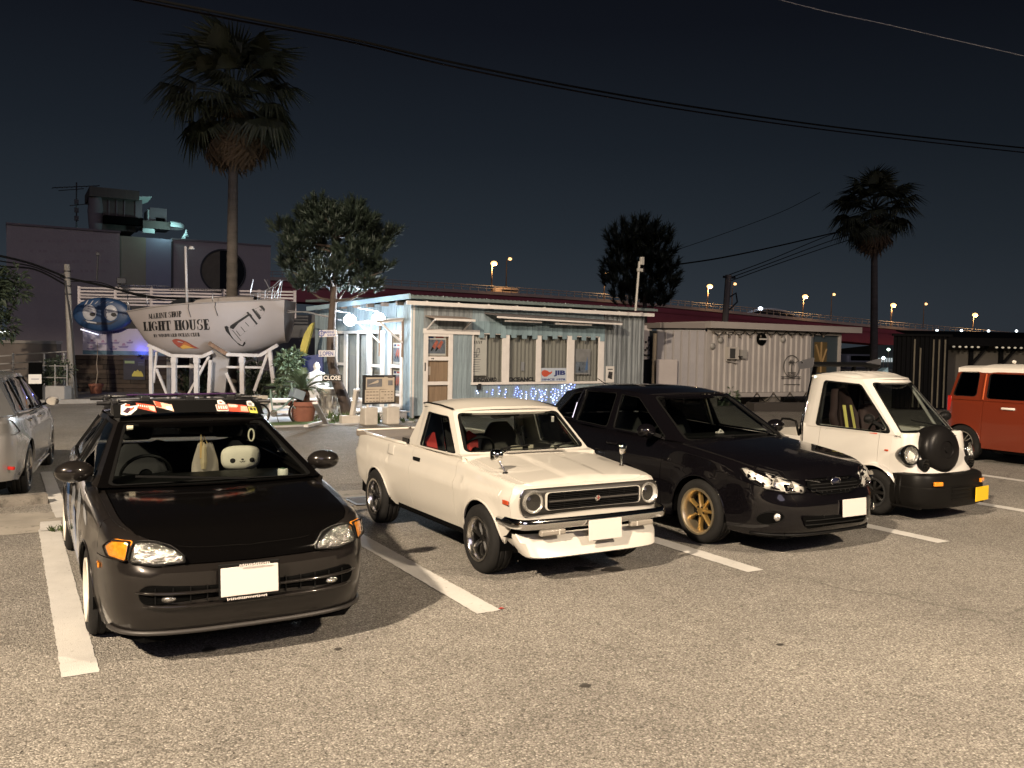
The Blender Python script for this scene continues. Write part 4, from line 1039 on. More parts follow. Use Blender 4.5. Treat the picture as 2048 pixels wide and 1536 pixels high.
  MB().ball(f(.685, .385, .004), (.040, .028, .040), 14, 10).build('fog_lamp', REFL, root, smooth=True)
 fx = B.front
 go = round_poly([(-.40, .655), (-.335, .712), (.335, .712), (.40, .655), (.21, .580), (-.21, .580)], .02, 3)
 g = patch(fx, go, .016, 0, 10).build('grille', MATTE, root)
 rim_band(fx, go, .026, .010, h=.014).build('grille_trim', mat('dark_chrome', (.45, .44, .43), .12, 1.0), g)
 for k in range(11):
  x = -.32+.064*k;
  if abs(x) > .06: MB().bar(fx(x-.01, .595+.02*(abs(x) > .2), .020), fx(x+.01, .70, .020), .006, .006).build('mesh_bar', mat('mesh_grey', (.05, .05, .05), .35, .8), g)
 for z in (.612, .640, .668): MB().tube([fx(-.33+.066*k, z, .020) for k in range(11)], .004, 5).build('mesh_bar', mat('mesh_grey', (.1,)*3), g)
 for sd in (1, -1): MB().tube([fx(sd*.085, .690, .028), fx(sd*.20, .684, .026), fx(sd*.34, .705, .024)], .008, 6).build('grille_wing', mat('dark_chrome', (.45,)*3), g)
 e = MB().lathe([(0, -.014), (.04, -.012), (.052, 0)], 24, axis='Y'); e.v = [(p[0]*1.25, p[1], p[2]*.66) for p in e.v]; e.v = [tuple(Vector(p)+fx(0, .690, .026)) for p in e.v]
 e = e.build('emblem', mat('emblem_blue_black', (.01, .012, .03), .1, coat=1), g, smooth=True)
 ring = [fx(0, .690, .034)+Vector((.066*cos(a), 0, .036*sin(a))) for a in [2*pi*k/24 for k in range(25)]]; MB().tube(ring, .0045, 6, caps=False).build('emblem_ring', CHROME, g)
 for dx, dz, s_ in ((-.03, .008, .008), (.0, .014, .005), (.02, .008, .005), (.035, .0, .005), (.01, -.008, .005), (-.012, -.012, .005)):
  c = fx(dx, .690+dz, .046); MB().add([c+Vector((s_*1.8, 0, 0)), c+Vector((0, -.001, s_)), c+Vector((-s_*1.8, 0, 0)), c+Vector((0, -.001, -s_))], [(0, 1, 2, 3)]).build('emblem_star', CHROME, g, fix=False)
 li = round_poly([(-.46, .395), (.46, .395), (.40, .275), (-.40, .275)], .03, 3); l = patch(fx, li, .014, 0, 10).build('lower_intake', MATTE, root)
 for z in (.31, .35): MB().tube([fx(-.42+.084*k, z, .018) for k in range(11)], .006, 5).build('intake_bar', BLK, l)
 for x in (-.2, .2): MB().bar(fx(x, .285, .008), fx(x, .385, .008), .008, .01).build('intake_post', BLK, l)
 MB().tube([B.pt(-.95+1.9*k/30, .212, .006) for k in range(31)], .012, 6).build('chin_lip', BLK, root, smooth=True)
 plate(root, (.20, -.022, .435), -.05)
 GOLD = mat('gold_wheel_paint', (.46, .30, .10), .32, .75, coat=.5)
 wheels(root, [(-.755, .97), (.755, .97), (-.755, 3.60), (.755, 3.60)], .316, .215, .222, 'seven', 7, .06, [mat('gold_lip', (.66, .55, .36), .34, .9), GOLD, BLK])
 mirror(root, (-.955, 1.66, 1.045), (.115, .085, .075), P, -1, (-.80, 1.62, .985), .1); mirror(root, (.955, 1.66, 1.045), (.115, .085, .075), P, 1, (.80, 1.62, .985), -.1)
 MB().bbox((0, 1.75, .88), (1.35, .55, .16), .05).build('dashboard', BLK, root); MB().box((0, 2.7, .34), (1.3, 2.1, .04)).build('cabin_floor', MATTE, root)
 BE = mat('beige_trim', (.46, .43, .32), .7)
 seat(root, .36, 2.56, .36, mat('car_seat_dark', (.03, .03, .028), .9)); seat(root, -.36, 2.56, .36, mat('car_seat_dark', (.03,)*3)); steering(root, (-.36, 2.08, .94), .18, .45)
 for sd in (1, -1): MB().bar((sd*.735, 1.44, .99), (sd*.58, 2.06, 1.37), .03, .02).build('pillar_trim', BE, root); MB().bar((sd*.77, 2.50, 1.0), (sd*.60, 2.50, 1.40), .05, .02).build('pillar_trim', BE, root)
 MB().bbox((.36, 2.12, 1.365), (.30, .08, .012), .004).build('sun_visor', BE, root); MB().bbox((-.36, 2.12, 1.365), (.30, .08, .012), .004).build('sun_visor', BE, root)
 MB().bbox((0, 2.02, 1.31), (.23, .03, .06), .012).build('rear_view_mirror', BLK, root)
 MB().bbox((.22, 1.80, .975), (.09, .05, .02), .006).tube([(.20, 1.80, .98), (.22, 1.79, 1.01), (.26, 1.80, .99)], .008, 6).build('dashboard_figure', WHITEPL, root)
 MB().tube([(.05, 3.62, 1.40), (.03, 3.86, 1.50)], .006, 5).build('aerial', BLK, root)
 wiper(root, (-.10, 1.30, .985), (-.25, 1.34, .995), (-.62, 1.44, .985)); wiper(root, (.45, 1.33, .985), (.30, 1.32, .995), (-.05, 1.30, .995))
 return root
black_car()
# ---------------------------------------------------------------- 4. white microtruck
def microtruck():
 root = thing('parked_car', 'tiny white truck with black spare wheel cover on its nose and rear wing', 'truck', (9.40, 6.0, 0), radians(1.2), 'cars parked in the front row')
 P = mat('white_kei_paint', (.56, .54, .50), .32, coat=.6, var=(2, .03)); BB = mat('bumper_black', (.006, .0055, .005), .42, spec=.12, bump=(150, .0008))
 B = Body(root, [(0, .10), (.22, .112), (.40, .15), (.52, .24), (.585, .40), (.612, .6), (.622, 1.0), (.624, 1.5), (.618, 1.70), (.59, 1.78), (.3, 1.80), (0, 1.80)],
   [(.45, .02), (.56, .0), (.66, -.07), (.76, -.125), (.86, -.165), (.98, -.20), (1.1, -.24)],
   [(.20, -.03), (.35, -.01), (.55, .004), (.70, .004), (.85, -.012), (1.0, -.035)],
   [(.2, 0), (1.0, 0)],
   [(0, .99), (.2, .99), (.45, .985), (.8, .985), (1.75, 1.00), (1.8, 1.0)], [(0, .995), (1.8, 1.0)],
   [(0, .52), (.22, .53), (.32, .50), (.4, .30), (1.0, .22), (1.8, .22)], [(.70, .265, .315)], roll=.02, p=3)
 S = B.S; sA = B.sy(.50); sD = B.sy(.66); sE = B.sy(1.50)
 B.panel('front_panel', -sA, sA, P, rows=12)
 for sd in (1, -1):
  B.panel('fender', sd*(sA+.001), sd*(sD-.002), P, rows=10)
  d = B.panel('door', sd*(sD+.003), sd*(sE-.003), P, rows=10)
  MB().lathe([(0, .006), (.018, .006), (.02, 0)], 12, c=B.side(1.40, .93, 0, sd), axis='X').build('handle', BLK, d)
  B.panel('cab_corner', sd*(sE+.003), sd*B.sy(1.77), P, rows=10); B.liner(0, sd, .25)
  # flared front wing that runs out to the bumper
  G = []
  for k in range(21):
   a = pi*(.02+.93*k/20); y, z = .70-.335*cos(a), .265+.335*sin(a); p = B.side(y, max(z, .3), 0, sd)
   G.append([Vector((p.x-sd*.03, y, z+.035)), Vector((p.x+sd*.035, y, z+.015)), Vector((p.x+sd*.045, y, z-.012)), Vector((p.x-sd*.05, y, z-.02))])
  MB().grid(G).build('wheel_flare', P, root, smooth=True, angle=40)
  MB().bbox(B.side(.55, .775, .004, sd), (.012, .05, .022), .005).build('side_marker', mat('marker_red', (.42,)*3), root)
 B.panel('cab_back_panel', B.sy(1.77)+.002, S, P); B.panel('cab_back_panel', -B.sy(1.77)-.002, -S, P)
 B.chassis(.2, .56, .27, y0=.25, y1=1.75)
 base = [(.575, .46, .955), (.60, 1.66, .965), (.60, 1.80, .97)]
 top = [(.455, 1.02, 1.575), (.50, 1.56, 1.61), (.50, 1.70, 1.60)]
 shelf(B, root, base, P, .40, 1.76)
 cell(root, mirx(base[0]), base[0], mirx(top[0]), top[0], [(.06, .01), (.94, .01), (.925, .95), (.075, .95)], P, WIN, 'windscreen_frame', 'windscreen', bulge=(0, -.17, 0), r=.06, seal=.022)
 for sd in (1, -1):
  b0, b1, t0, t1 = base[0], base[1], top[0], top[1]
  if sd < 0: b0, b1, t0, t1 = map(mirx, (b0, b1, t0, t1))
  cell(root, b0, b1, t0, t1, [(.05, .015), (.93, .02), (.94, .86), (.90, .91), (.08, .91), (.02, .12)], P, WIN, 'door_frame', 'side_window', bulge=(sd*.02, 0, 0), r=.05, seal=.03)
  b2, t2 = base[2], top[2]
  if sd < 0: b2, t2 = mirx(b2), mirx(t2)
  MB().grid([[b1, t1], [b2, t2], [Vector(b2)-Vector((sd*.06, -.02, 0)), Vector(t2)-Vector((sd*.06, -.02, 0))]]).build('rear_pillar', P, root, smooth=True)
  MB().tube([(sd*.602, 1.765, .70), (sd*.606, 1.765, 1.0), (sd*.51, 1.725, 1.58)], .016, 8).build('cab_rear_trim', CHROME if sd < 0 else BLK, root, smooth=True)
 cell(root, base[2], mirx(base[2]), top[2], mirx(top[2]), (.09, .09, .07, .06), P, TINT, 'cab_back', 'rear_window')
 rb = lambda x, v: (.010 if abs((x+.5) % .165-.0825) < .05 else 0)*max(0, min(1, (v-.12)*10))*max(0, min(1, (.95-v)*10))
 roof(root, [top[0], (.485, 1.25, 1.605), (top[1][0], 1.52, 1.612), (.495, 1.74, 1.60)], P, bf=.17, br=.0, crown=.05, p=3.4, ribs=rb, nu=44, nv=30)
 # nose: black lower glass band, headlamp pods, driving lamps, spare wheel
 fx = B.front
 MB().grid([[fx(x, .985, .004), fx(x, .93, .006)] for x in [-.40+.04*k for k in range(21)]]).build('cowl_band', BLK, root)
 for sd in (1, -1):
  c = Vector((sd*.56, .28, .745)); G = []
  pod = MB().lathe([(.0, .24), (.05, .20), (.095, .10), (.118, .02), (.122, -.02), (.108, -.035), (.10, -.02)], 24, axis='Y'); R = Matrix.Rotation(sd*.22, 3, 'Z') @ Matrix.Rotation(-.12, 3, 'X'); pod.v = [tuple(R @ Vector(p)+c) for p in pod.v]
  h = pod.build('headlight', mat('pod_black', (.005, .005, .005), .18, coat=.5, spec=.2), root, smooth=True, angle=50)
  b = MB().lathe([(0, .05), (.05, .03), (.098, -.022)], 24, axis='Y'); b.v = [tuple(R @ Vector(p)+c) for p in b.v]; b.build('reflector', mat('pod_reflector', (.55, .54, .51), .15, .9, bump=(26, .03)), h, smooth=True)
  b = MB().lathe([(0, -.062), (.05, -.055), (.085, -.04), (.10, -.024)], 24, axis='Y'); b.v = [tuple(R @ Vector(p)+c) for p in b.v]; b.build('lens', LENS, h, smooth=True)
  c = Vector((sd*.43, .18, .635)); dl = MB().lathe([(0, .09), (.055, .07), (.075, .0), (.075, -.02), (.066, -.024)], 20, c=c, axis='Y').build('driving_lamp', BLK, root, smooth=True, angle=50)
  MB().lathe([(0, -.01), (.066, -.022)], 20, c=c, axis='Y').build('lamp_glass', mat('smoked_reflector', (.12, .115, .11), .15, 1.0, bump=(50, .01)), dl)
  for k in range(3): MB().box((c.x, c.y-.026, c.z-.035+.035*k), (.12-.03*abs(k-1), .008, .006)).build('lamp_guard', BLK, dl)
 sc = Vector((-.15, .165, .80)); R = Matrix.Rotation(-.10, 3, 'X') @ Matrix.Rotation(-.10, 3, 'Z')
 prof = [(0, -.085), (.03, -.085), (.034, -.07), (.10, -.066), (.105, -.078), (.205, -.062), (.255, -.035), (.282, .01), (.284, .11), (.272, .165), (.20, .17)]
 m = MB().lathe(prof, 40, axis='Y'); m.v = [tuple(R @ Vector(p)+sc) for p in m.v]
 sp = m.build('spare_wheel_cover', mat('cover_black', (.006, .0055, .0055), .36, bump=(30, .0015), spec=.16), root, smooth=True, angle=40)
 MB().bar((-.12, .2, .78), (-.10, .34, .76), .10, .10).build('spare_bracket', BLK, sp)
 # bumper
 G = []
 path = crom([(-.625, .47, 0), (-.63, .30, 0), (-.60, .16, 0), (-.50, .06, 0), (-.30, .015, 0), (0, .0, 0), (.30, .015, 0), (.50, .06, 0), (.60, .16, 0), (.63, .30, 0), (.625, .47, 0)], 5)
 for i, q in enumerate(path):
  d = (path[min(i+1, len(path)-1)]-path[max(0, i-1)]).normalized(); n = Vector((d.y, -d.x, 0))
  G.append([q+n*o+Vector((0, 0, z)) for o, z in ((-.20, .545), (-.06, .545), (-.015, .525), (.0, .49), (.0, .40), (.012, .385), (.012, .25), (-.004, .19), (-.02, .16), (-.08, .155))])
 MB().grid(G).build('front_bumper', BB, root, smooth=True, angle=30)
 for sd in (1, -1):
  MB().bbox((sd*.42, .014, .442), (.12, .03, .048), .01, rz=sd*.28).build('indicator', AMBER, root)
  for k in (0, 1): MB().tube([(sd*(.628-.0), .34+.06*k, .50), (sd*.645, .34+.06*k, .35), (sd*.63, .34+.06*k, .19)], .012, 6).build('bumper_rib', BB, root, smooth=True)
  MB().bar((sd*.60, .10, .165), (sd*.60, .46, .165), .05, .02).build('splitter_end', BB, root)
 for k in range(4):
  MB().tube([(-.20+.07*j, -.016, .395-.045*k+.004*(j % 2)) for j in range(6)], .006, 5).build('bumper_grille_bar', BB, root)
 MB().bbox((.40, -.008, .285), (.33, .012, .165), .004, rz=.14).build('licence_plate', mat('yellow_plate', (.78, .47, .012), .45), root)
 wheels(root, [(-.545, .70), (.545, .70), (-.545, 2.50), (.545, 2.50)], .268, .17, .165, 'eight', 8, .04, [mat('black_lip', (.03, .03, .03), .3), mat('spoke_black', (.02,)*3), BLK])
 # bed with hoop and drop sides
 MB().bbox((0, 2.30, .60), (1.22, 1.00, .06), .01).build('bed_floor', P, root)
 for sd in (1, -1): MB().bbox((sd*.60, 2.30, .72), (.03, 1.0, .20), .008).build('bed_side', P, root)
 MB().bbox((0, 2.80, .72), (1.22, .03, .20), .008).build('tailgate', P, root)
 for y in (1.9,): MB().tube([(-.56, 1.86, .82), (-.56, 1.92, 1.00), (-.56, 2.02, 1.02), (-.56, 2.14, 1.02), (-.56, 2.26, .82)], .016, 8).build('bed_hoop', BB, root, smooth=True)
 MB().tube([(.56, 1.86, .82), (.56, 1.92, 1.00), (.56, 2.14, 1.02), (.56, 2.26, .82)], .016, 8).build('bed_hoop', BB, root, smooth=True)
 # rear wing
 CB = mat('wing_black', (.005, .005, .005), .4, spec=.15); wz = 1.745
 w = MB().bbox((.02, 1.72, wz), (1.30, .26, .03), .008, R=Matrix.Rotation(.12, 3, 'X')).build('rear_wing', CB, root)
 for sd in (1, -1):
  pl = round_poly([(-.11, -.04), (.10, -.07), (.13, .02), (-.04, .07), (-.13, .085)], .02)
  MB().slab([(.02+sd*.66, 1.72+a, wz+b) for a, b in pl], (-.006, 0, 0), (.006, 0, 0)).build('wing_endplate', mat('wing_silver', (.10, .10, .11), .35, .3), w)
  MB().bar((sd*.38, 1.78, wz-.01), (sd*.40, 1.98, .82), .025, .05).build('wing_stay', CB, w)
  MB().tube([(.02+sd*.667, 1.77, wz+.02), (.02+sd*.672, 1.77, wz+.02)], .012, 8).build('wing_bolt', CHROME, w)
 # door mirror
 mirror(root, (-.74, .70, 1.13), (.09, .06, .06), BLK, -1, (-.60, .62, 1.04), .15); mirror(root, (.74, .70, 1.13), (.09, .06, .06), BLK, 1, (.60, .62, 1.04), -.15)
 MB().bbox((-.615, .60, 1.015), (.02, .07, .035), .008).build('mirror_mount', CHROME, root)
 # cab
 MB().bbox((0, .62, .88), (1.02, .34, .16), .04).build('dashboard', BLK, root); MB().box((0, 1.1, .40), (1.1, 1.0, .04)).build('cabin_floor', MATTE, root)
 s = seat(root, -.27, 1.30, .50, mat('harness_seat', (.04, .02, .02), .8), .44, .62, name='racing_seat', shell=True, lean=.2)
 YB = mat('harness_yellow', (.62, .55, .16), .7)
 for dx in (-.08, .08): MB().bar((-.27+dx, 1.245, .72), (-.27+dx*.8, 1.365, 1.24), .045, .008).build('harness_strap', YB, s)
 seat(root, .27, 1.30, .50, mat('harness_seat', (.04,)*3), .42, .56, name='passenger_seat')
 for sd in (1, -1): MB().tube([(sd*.47, .62, .98), (sd*.44, 1.02, 1.54), (sd*.45, 1.55, 1.55), (sd*.50, 1.62, .8)], .02, 8).build('roll_bar', P, root, smooth=True)
 steering(root, (-.27, .90, 1.02), .16, .6)
 MB().lathe([(0, 0), (.03, 0), (.03, .05), (0, .05)], 12, c=(.16, .62, .97)).build('dashboard_cup', WHITEPL, root)
 wiper(root, (-.05, .32, .99), (.10, .40, 1.06), (-.26, .48, 1.12))
 MB().tube([B.side(.44, .94, .006, -1)+Vector((0, .02*k, .006*sin(k*2.2))) for k in range(9)], .004, 5).build('door_script', mat('script_dark', (.10, .09, .08), .5), root)
 MB().bbox(B.side(.74, .955, .003, -1), (.004, .10, .014), .001).build('door_sticker', mat('sticker_red', (.62,)*3), root)
 G = [(y, z) for y, z in ((1.50, .40), (1.76, .40), (1.76, .72), (1.62, .70), (1.50, .60))]
 o = patch(lambda y, z, d: B.side(y, z, d, -1), round_poly([(1.62, .60), (1.755, .60), (1.755, .72), (1.62, .70)], .01), .003, 0, 3).build('side_vent', BLK, root)
 return root
microtruck()
# ---------------------------------------------------------------- 5. orange van
def van():
 root = thing('parked_car', 'burnt orange boxy van with a white roof and dark rear windows', 'van', (15.78, 5.75, 0), radians(.5), 'cars parked in the front row')
 P = mat('burnt_orange_paint', (.15, .024, .009), .28, .1, coat=.8); Wt = mat('van_roof_white', (.72, .68, .62), .4)
 B = Body(root, [(0, 0), (.4, .02), (.66, .10), (.78, .26), (.83, .5), (.845, 1.0), (.85, 2.2), (.85, 3.2), (.835, 3.95), (.78, 4.12), (.6, 4.18), (0, 4.19)],
   [(.2, -.05), (.35, 0), (.55, 0), (.75, -.05), (.95, -.12)], [(.2, -.04), (.35, 0), (.7, .01), (.95, -.01), (1.1, -.03)], [(.2, -.05), (.4, 0), (1.1, -.02)],
   [(0, .90), (.3, .95), (.9, 1.04), (1.2, 1.06), (4.19, 1.10)], [(0, .92), (.3, 1.0), (.9, 1.08), (4.19, 1.1)],
   [(0, .25), (.5, .24), (4.19, .26)], [(.85, .31, .36), (3.80, .31, .36)], roll=.03)
 S = B.S; sA = B.sy(.44); sD = B.sy(1.30); sE = B.sy(2.10); sG = B.sy(3.44); sR = B.sy(4.13)
 B.panel('front_bumper', -sA, sA, P)
 for sd in (1, -1):
  B.panel('fender', sd*(sA+.002), sd*(sD-.003), P)
  d = B.panel('door', sd*(sD+.003), sd*(sE-.003), P); MB().bbox(B.side(2.0, .98, .014, sd), (.03, .2, .035), .01).build('handle', CHROME, d)
  d = B.panel('door', sd*(sE+.003), sd*(sG-.003), P); MB().bbox(B.side(2.98-.0, .985, .016, sd)-Vector((0, .0, 0)), (.03, .24, .04), .012).build('handle', Wt, d, smooth=True)
  B.panel('quarter_panel', sd*(sG+.003), sd*sR, P)
  for i in (0, 1): B.liner(i, sd); B.arch_lip(i, P, sd)
  MB().bbox(B.side(4.10, 1.02, .01, sd), (.03, .07, .28), .01).build('tail_lamp', REDL, root)
 B.panel('tailgate', sR+.003, S, P); B.panel('tailgate', -sR-.003, -S, P)
 B.deck('bonnet', .66, B.sy(1.0), .95, P, ycb=.14); B.chassis(.2, .7)
 base = [(.77, .90, 1.06), (.795, 1.95, 1.09), (.80, 3.44, 1.10), (.80, 3.56, 1.10), (.775, 4.12, 1.10)]
 top = [(.665, 1.45, 1.58), (.69, 2.05, 1.61), (.695, 3.44, 1.61), (.695, 3.56, 1.61), (.67, 4.02, 1.60)]
 shelf(B, root, base, P, .9, 4.1)
 cell(root, mirx(base[0]), base[0], mirx(top[0]), top[0], (.07, .07, .03, .03), P, WIN, 'windscreen_frame', 'windscreen', bulge=(0, -.14, 0), r=.06)
 wins = [(.09, .05, .04, .05), (.05, .03, .04, .03), None, [(.06, .12), (.90, .12), (.86, 1.0), (.06, 1.0)]]
 bays(root, base, top, wins, P, TINT, ['door_frame', 'door_frame', 'pillar', 'pillar'], [.01, .01, .01, .01], r=.07, seal=.012)
 for sd in (1, -1): MB().tube([(sd*.812, 3.46, 1.12), (sd*.765, 3.46, 1.36), (sd*.715, 3.46, 1.58)], .012, 6).build('door_edge_highlight', mat('van_edge_highlight', (.50, .10, .03), .3, coat=1), root)  # brighter paint stands for the highlight along the door's rear edge
 cell(root, base[4], mirx(base[4]), top[4], mirx(top[4]), (.08, .08, .05, .10), P, TINT, 'tailgate_frame', 'rear_window')
 roof(root, [(a+.004, b, c+.07) for a, b, c in top], Wt, bf=.14, br=.04, crown=.075, p=4, lip=.085)
 for sd in (1, -1):
  f = (lambda t, z, d, sd=sd: B.pt(sd*t, z, d)); lamp_unit(root, f, round_poly([(.5, .66), (.5, .82), (.85, .86), (.85, .7)], .04), .01)
 patch(B.front, rrect(-.4, .62, .4, .76, .03), .006, 0, 4).build('grille', BLK, root); plate(root, (0, -.02, .45))
 wheels(root, [(-.74, .85), (.74, .85), (-.74, 3.80), (.74, 3.80)], .325, .21, .21, 'double', 5, .03, [ALU, ALU, BLK])
 mirror(root, (-.96, 1.2, 1.16), (.11, .08, .09), P, -1, (-.80, 1.16, 1.1)); mirror(root, (.96, 1.2, 1.16), (.11, .08, .09), P, 1, (.80, 1.16, 1.1))
 MB().tube([(-.3, 3.2, 1.79), (-.3, 3.24, 1.80)], .03, 8).build('roof_fitting', Wt, root)
 return root
van()
# ---------------------------------------------------------------- 6. pale estate car at the left edge, seen from behind
def estate():
 root = thing('parked_car', 'silver white estate car nose-away behind a concrete wheel stop', 'car', (-.24, 15.75, 0), radians(180-7.5))
 P = mat('silver_white_paint', (.36, .355, .35), .22, .3, coat=1.0)
 B = Body(root, [(0, 0), (.3, .02), (.6, .12), (.76, .30), (.84, .6), (.885, 1.0), (.895, 2.0), (.895, 3.2), (.87, 3.8), (.80, 4.3), (.62, 4.52), (.3, 4.56), (0, 4.57)],
   [(.2, -.05), (.35, 0), (.55, 0), (.75, -.06), (.9, -.12)], [(.18, -.05), (.3, -.01), (.5, .006), (.70, .012), (.76, .0), (.95, -.04)], [(.2, -.08), (.35, .0), (.55, .02), (.7, -.01), (1.0, -.10)],
   [(0, .66), (.1, .72), (.4, .80), (.9, .88), (1.3, .925), (2.2, .95), (3.4, .98), (4.57, 1.0)], [(0, .68), (.1, .75), (.4, .85), (.9, .93), (1.4, .98), (2, 1.0)],
   [(0, .2), (.5, .19), (3.6, .19), (4.2, .26), (4.57, .28)], [(.90, .315, .36), (3.52, .315, .36)], roll=.05)
 S = B.S; sA = B.sy(.50); sD = B.sy(1.45); sE = B.sy(2.45); sG = B.sy(3.35); sR = B.sy(4.18)
 B.panel('front_bumper', -sA, sA, P)
 for sd in (1, -1):
  B.panel('fender', sd*(sA+.002), sd*(sD-.003), P)
  d = B.panel('door', sd*(sD+.003), sd*(sE-.003), P); MB().bbox(B.side(2.30, .86, .014, sd), (.03, .2, .035), .012).build('handle', CHROME, d)
  d = B.panel('door', sd*(sE+.003), sd*(sG-.003), P); MB().bbox(B.side(3.20, .88, .014, sd), (.03, .2, .035), .012).build('handle', CHROME, d)
  B.panel('quarter_panel', sd*(sG+.003), sd*sR, P)
  for i in (0, 1): B.liner(i, sd); B.arch_lip(i, P, sd)
  o = round_poly([(B.sy(3.98), .80), (B.sy(4.22), .78), (B.sy(4.50), .80), (B.sy(4.50), .95), (B.sy(4.2), .95)], .03, 3)
  lamp_unit(root, (lambda t, z, d, sd=sd: B.pt(sd*t, z, d)), o, .008, 'tail_lamp', refl=REDL, bez=.004)
  MB().bbox(B.pt(sd*B.sy(4.36), .42, .006), (.16, .03, .04), .008, rz=sd*.7).build('rear_reflector', REDL, root)
  MB().tube([B.side(y, .215, .004, sd) for y in (1.3, 2.2, 3.15)], .03, 8).build('side_skirt', P, root, smooth=True)
 B.panel('rear_bumper', sR+.003, S, P); B.panel('rear_bumper', -sR-.003, -S, P)
 B.deck('bonnet', .7, B.sy(1.3), 1.22, P, ycb=.15); B.chassis(.18, .7)
 base = [(.80, 1.22, .935), (.835, 2.42, .955), (.83, 3.34, .98), (.80, 4.02, 1.0), (.68, 4.42, 1.0)]
 top = [(.60, 2.0, 1.40), (.625, 2.46, 1.435), (.61, 3.3, 1.43), (.59, 3.86, 1.40), (.54, 4.1, 1.37)]
 shelf(B, root, base, P, 1.2, 4.42)
 cell(root, mirx(base[0]), base[0], mirx(top[0]), top[0], (.06, .06, .02, .035), P, WIN, 'windscreen_frame', 'windscreen', bulge=(0, -.15, 0), r=.06)
 bays(root, base, top, [[(.12, .03), (.97, .03), (.97, .92), (.30, .92)], (.03, .03, .02, .04), [(.04, .04), (.86, .06), (.70, .88), (.04, .92)], None], P, [WIN, TINT, TINT, TINT], ['door_frame', 'door_frame', 'pillar', 'pillar'], [.03, .03, .02, 0])
 for sd in (1, -1): MB().tube([(sd*.84, 1.45, .955), (sd*.868, 2.4, .965), (sd*.862, 3.3, .99), (sd*.82, 3.9, 1.01)], .009, 6).build('window_trim', CHROME, root)
 cell(root, base[4], mirx(base[4]), top[4], mirx(top[4]), (.08, .08, .05, .05), P, TINT, 'tailgate', 'rear_window', bulge=(0, .06, 0))
 roof(root, top, P, bf=.15, br=.06, crown=.05)
 plate(root, (0, 4.60, .75));
 wheels(root, [(-.785, .90), (.785, .90), (-.785, 3.52), (.785, 3.52)], .32, .22, .23, 'double', 5, .02, [ALU, mat('diamond_cut', (.6, .6, .62), .2, .9), BLK])
 mirror(root, (-.965, 1.62, 1.005), (.095, .07, .068), P, -1, (-.84, 1.58, .96), .1); mirror(root, (.965, 1.62, 1.005), (.095, .07, .068), P, 1, (.84, 1.58, .96), -.1)
 seat(root, .38, 2.5, .34); seat(root, -.38, 2.5, .34); MB().bbox((0, 1.7, .86), (1.4, .5, .16), .05).build('dashboard', BLK, root); MB().box((0, 2.8, .32), (1.4, 2.3, .04)).build('cabin_floor', MATTE, root)
 return root
estate()
ws = thing('wheel_stop', 'weathered concrete wheel stop behind the silver white estate car', 'wheel stop', (-.40, 11.22, 0), radians(8))
MB().slab([(-.75, -.09, 0), (-.75, .09, 0), (-.75, .075, .11), (-.75, -.075, .11)], (0, 0, 0), (1.5, 0, 0)).build('stop_block', mat('old_concrete', (.16, .145, .125), .9, var=(6, .35), bump=(60, .006), dirt=(5, (.06, .055, .045), .55)), ws)
# ================================================================== the blue shop
class Frame:
 """a vertical wall plane: t runs along it, z up, d out of it"""
 def __init__(s, p0, ang): s.p = Vector((p0[0], p0[1], 0)); s.d = Vector((cos(ang), sin(ang), 0)); s.n = Vector((s.d.y, -s.d.x, 0)); s.ang = ang
 def __call__(s, t, z, d=0.0): return s.p+s.d*t+s.n*d+Vector((0, 0, z))
 def px(s, u, v, d=0.0):
  r = ray(u, v); o = Vector((0, 0, CH)); k = (s.p+s.n*d-o).dot(s.n)/r.dot(s.n); q = o+r*k-s.p; return q.dot(s.d), q.z
 def R(s): return Matrix.Rotation(s.ang, 3, 'Z')
 def box(s, mb, t0, t1, z0, z1, d0, d1): return mb.box(s((t0+t1)/2, (z0+z1)/2, (d0+d1)/2), (abs(t1-t0), abs(d1-d0), abs(z1-z0)), R=s.R())
def local(root, mbobj): return mbobj
C0 = at_z(822, 838); FA = radians(6.3)
FR = Frame((C0.x, C0.y), FA)                       # front wall, t to the right
SD = Frame((C0.x, C0.y), FA+pi/2); SD.n = -SD.n     # side wall, t away from the corner
SD.n = Vector((-cos(FA), -sin(FA), 0))
def sd_R(): return Matrix.Rotation(FA+pi/2, 3, 'Z')
shop = thing('shop', 'pale blue boarded shop with white window frames and a flat metal roof', 'shop', (0, 0, 0))
TOPZ = FR.px(822, 602)[1]; TR = FR.px(1284, 800)[0]; WD = 6.2
BLUE = mat('blue_board_paint', (.27, .345, .385), .75, var=(3, .30), rnd=.16, dirt=(5, (.42, .45, .44), .60), stretch=(9, 9, .7), bump=(40, .003))
GALV = mat('galvanised_sheet', (.40, .44, .46), .42, .45, var=(2.2, .5), rnd=.16, stretch=(8, 8, .5), dirt=(7, (.62, .64, .62), .60))
WHT = mat('white_joinery', (.74, .71, .68), .55, var=(6, .08))
GRY = mat('shop_core', (.05, .06, .065), .9)
# core behind the boards
cz = TOPZ-.02
mb = MB(); mb.slab([FR(.3, 0, -.30), FR(TR-.03, 0, -.30), FR(TR-.03, 0, -.33), FR(.3, 0, -.33)], (0, 0, 0), (0, 0, .9));
mb.slab([FR(TR-.03, 0, -.03), FR(TR-.03, 0, -WD), FR(TR-.06, 0, -WD), FR(TR-.06, 0, -.03)], (0, 0, 0), (0, 0, cz))
mb.slab([FR(.03, 0, -WD), FR(TR-.03, 0, -WD), FR(TR-.03, 0, -WD+.03), FR(.03, 0, -WD+.03)], (0, 0, 0), (0, 0, cz))
mb.build('back_wall', GRY, shop)
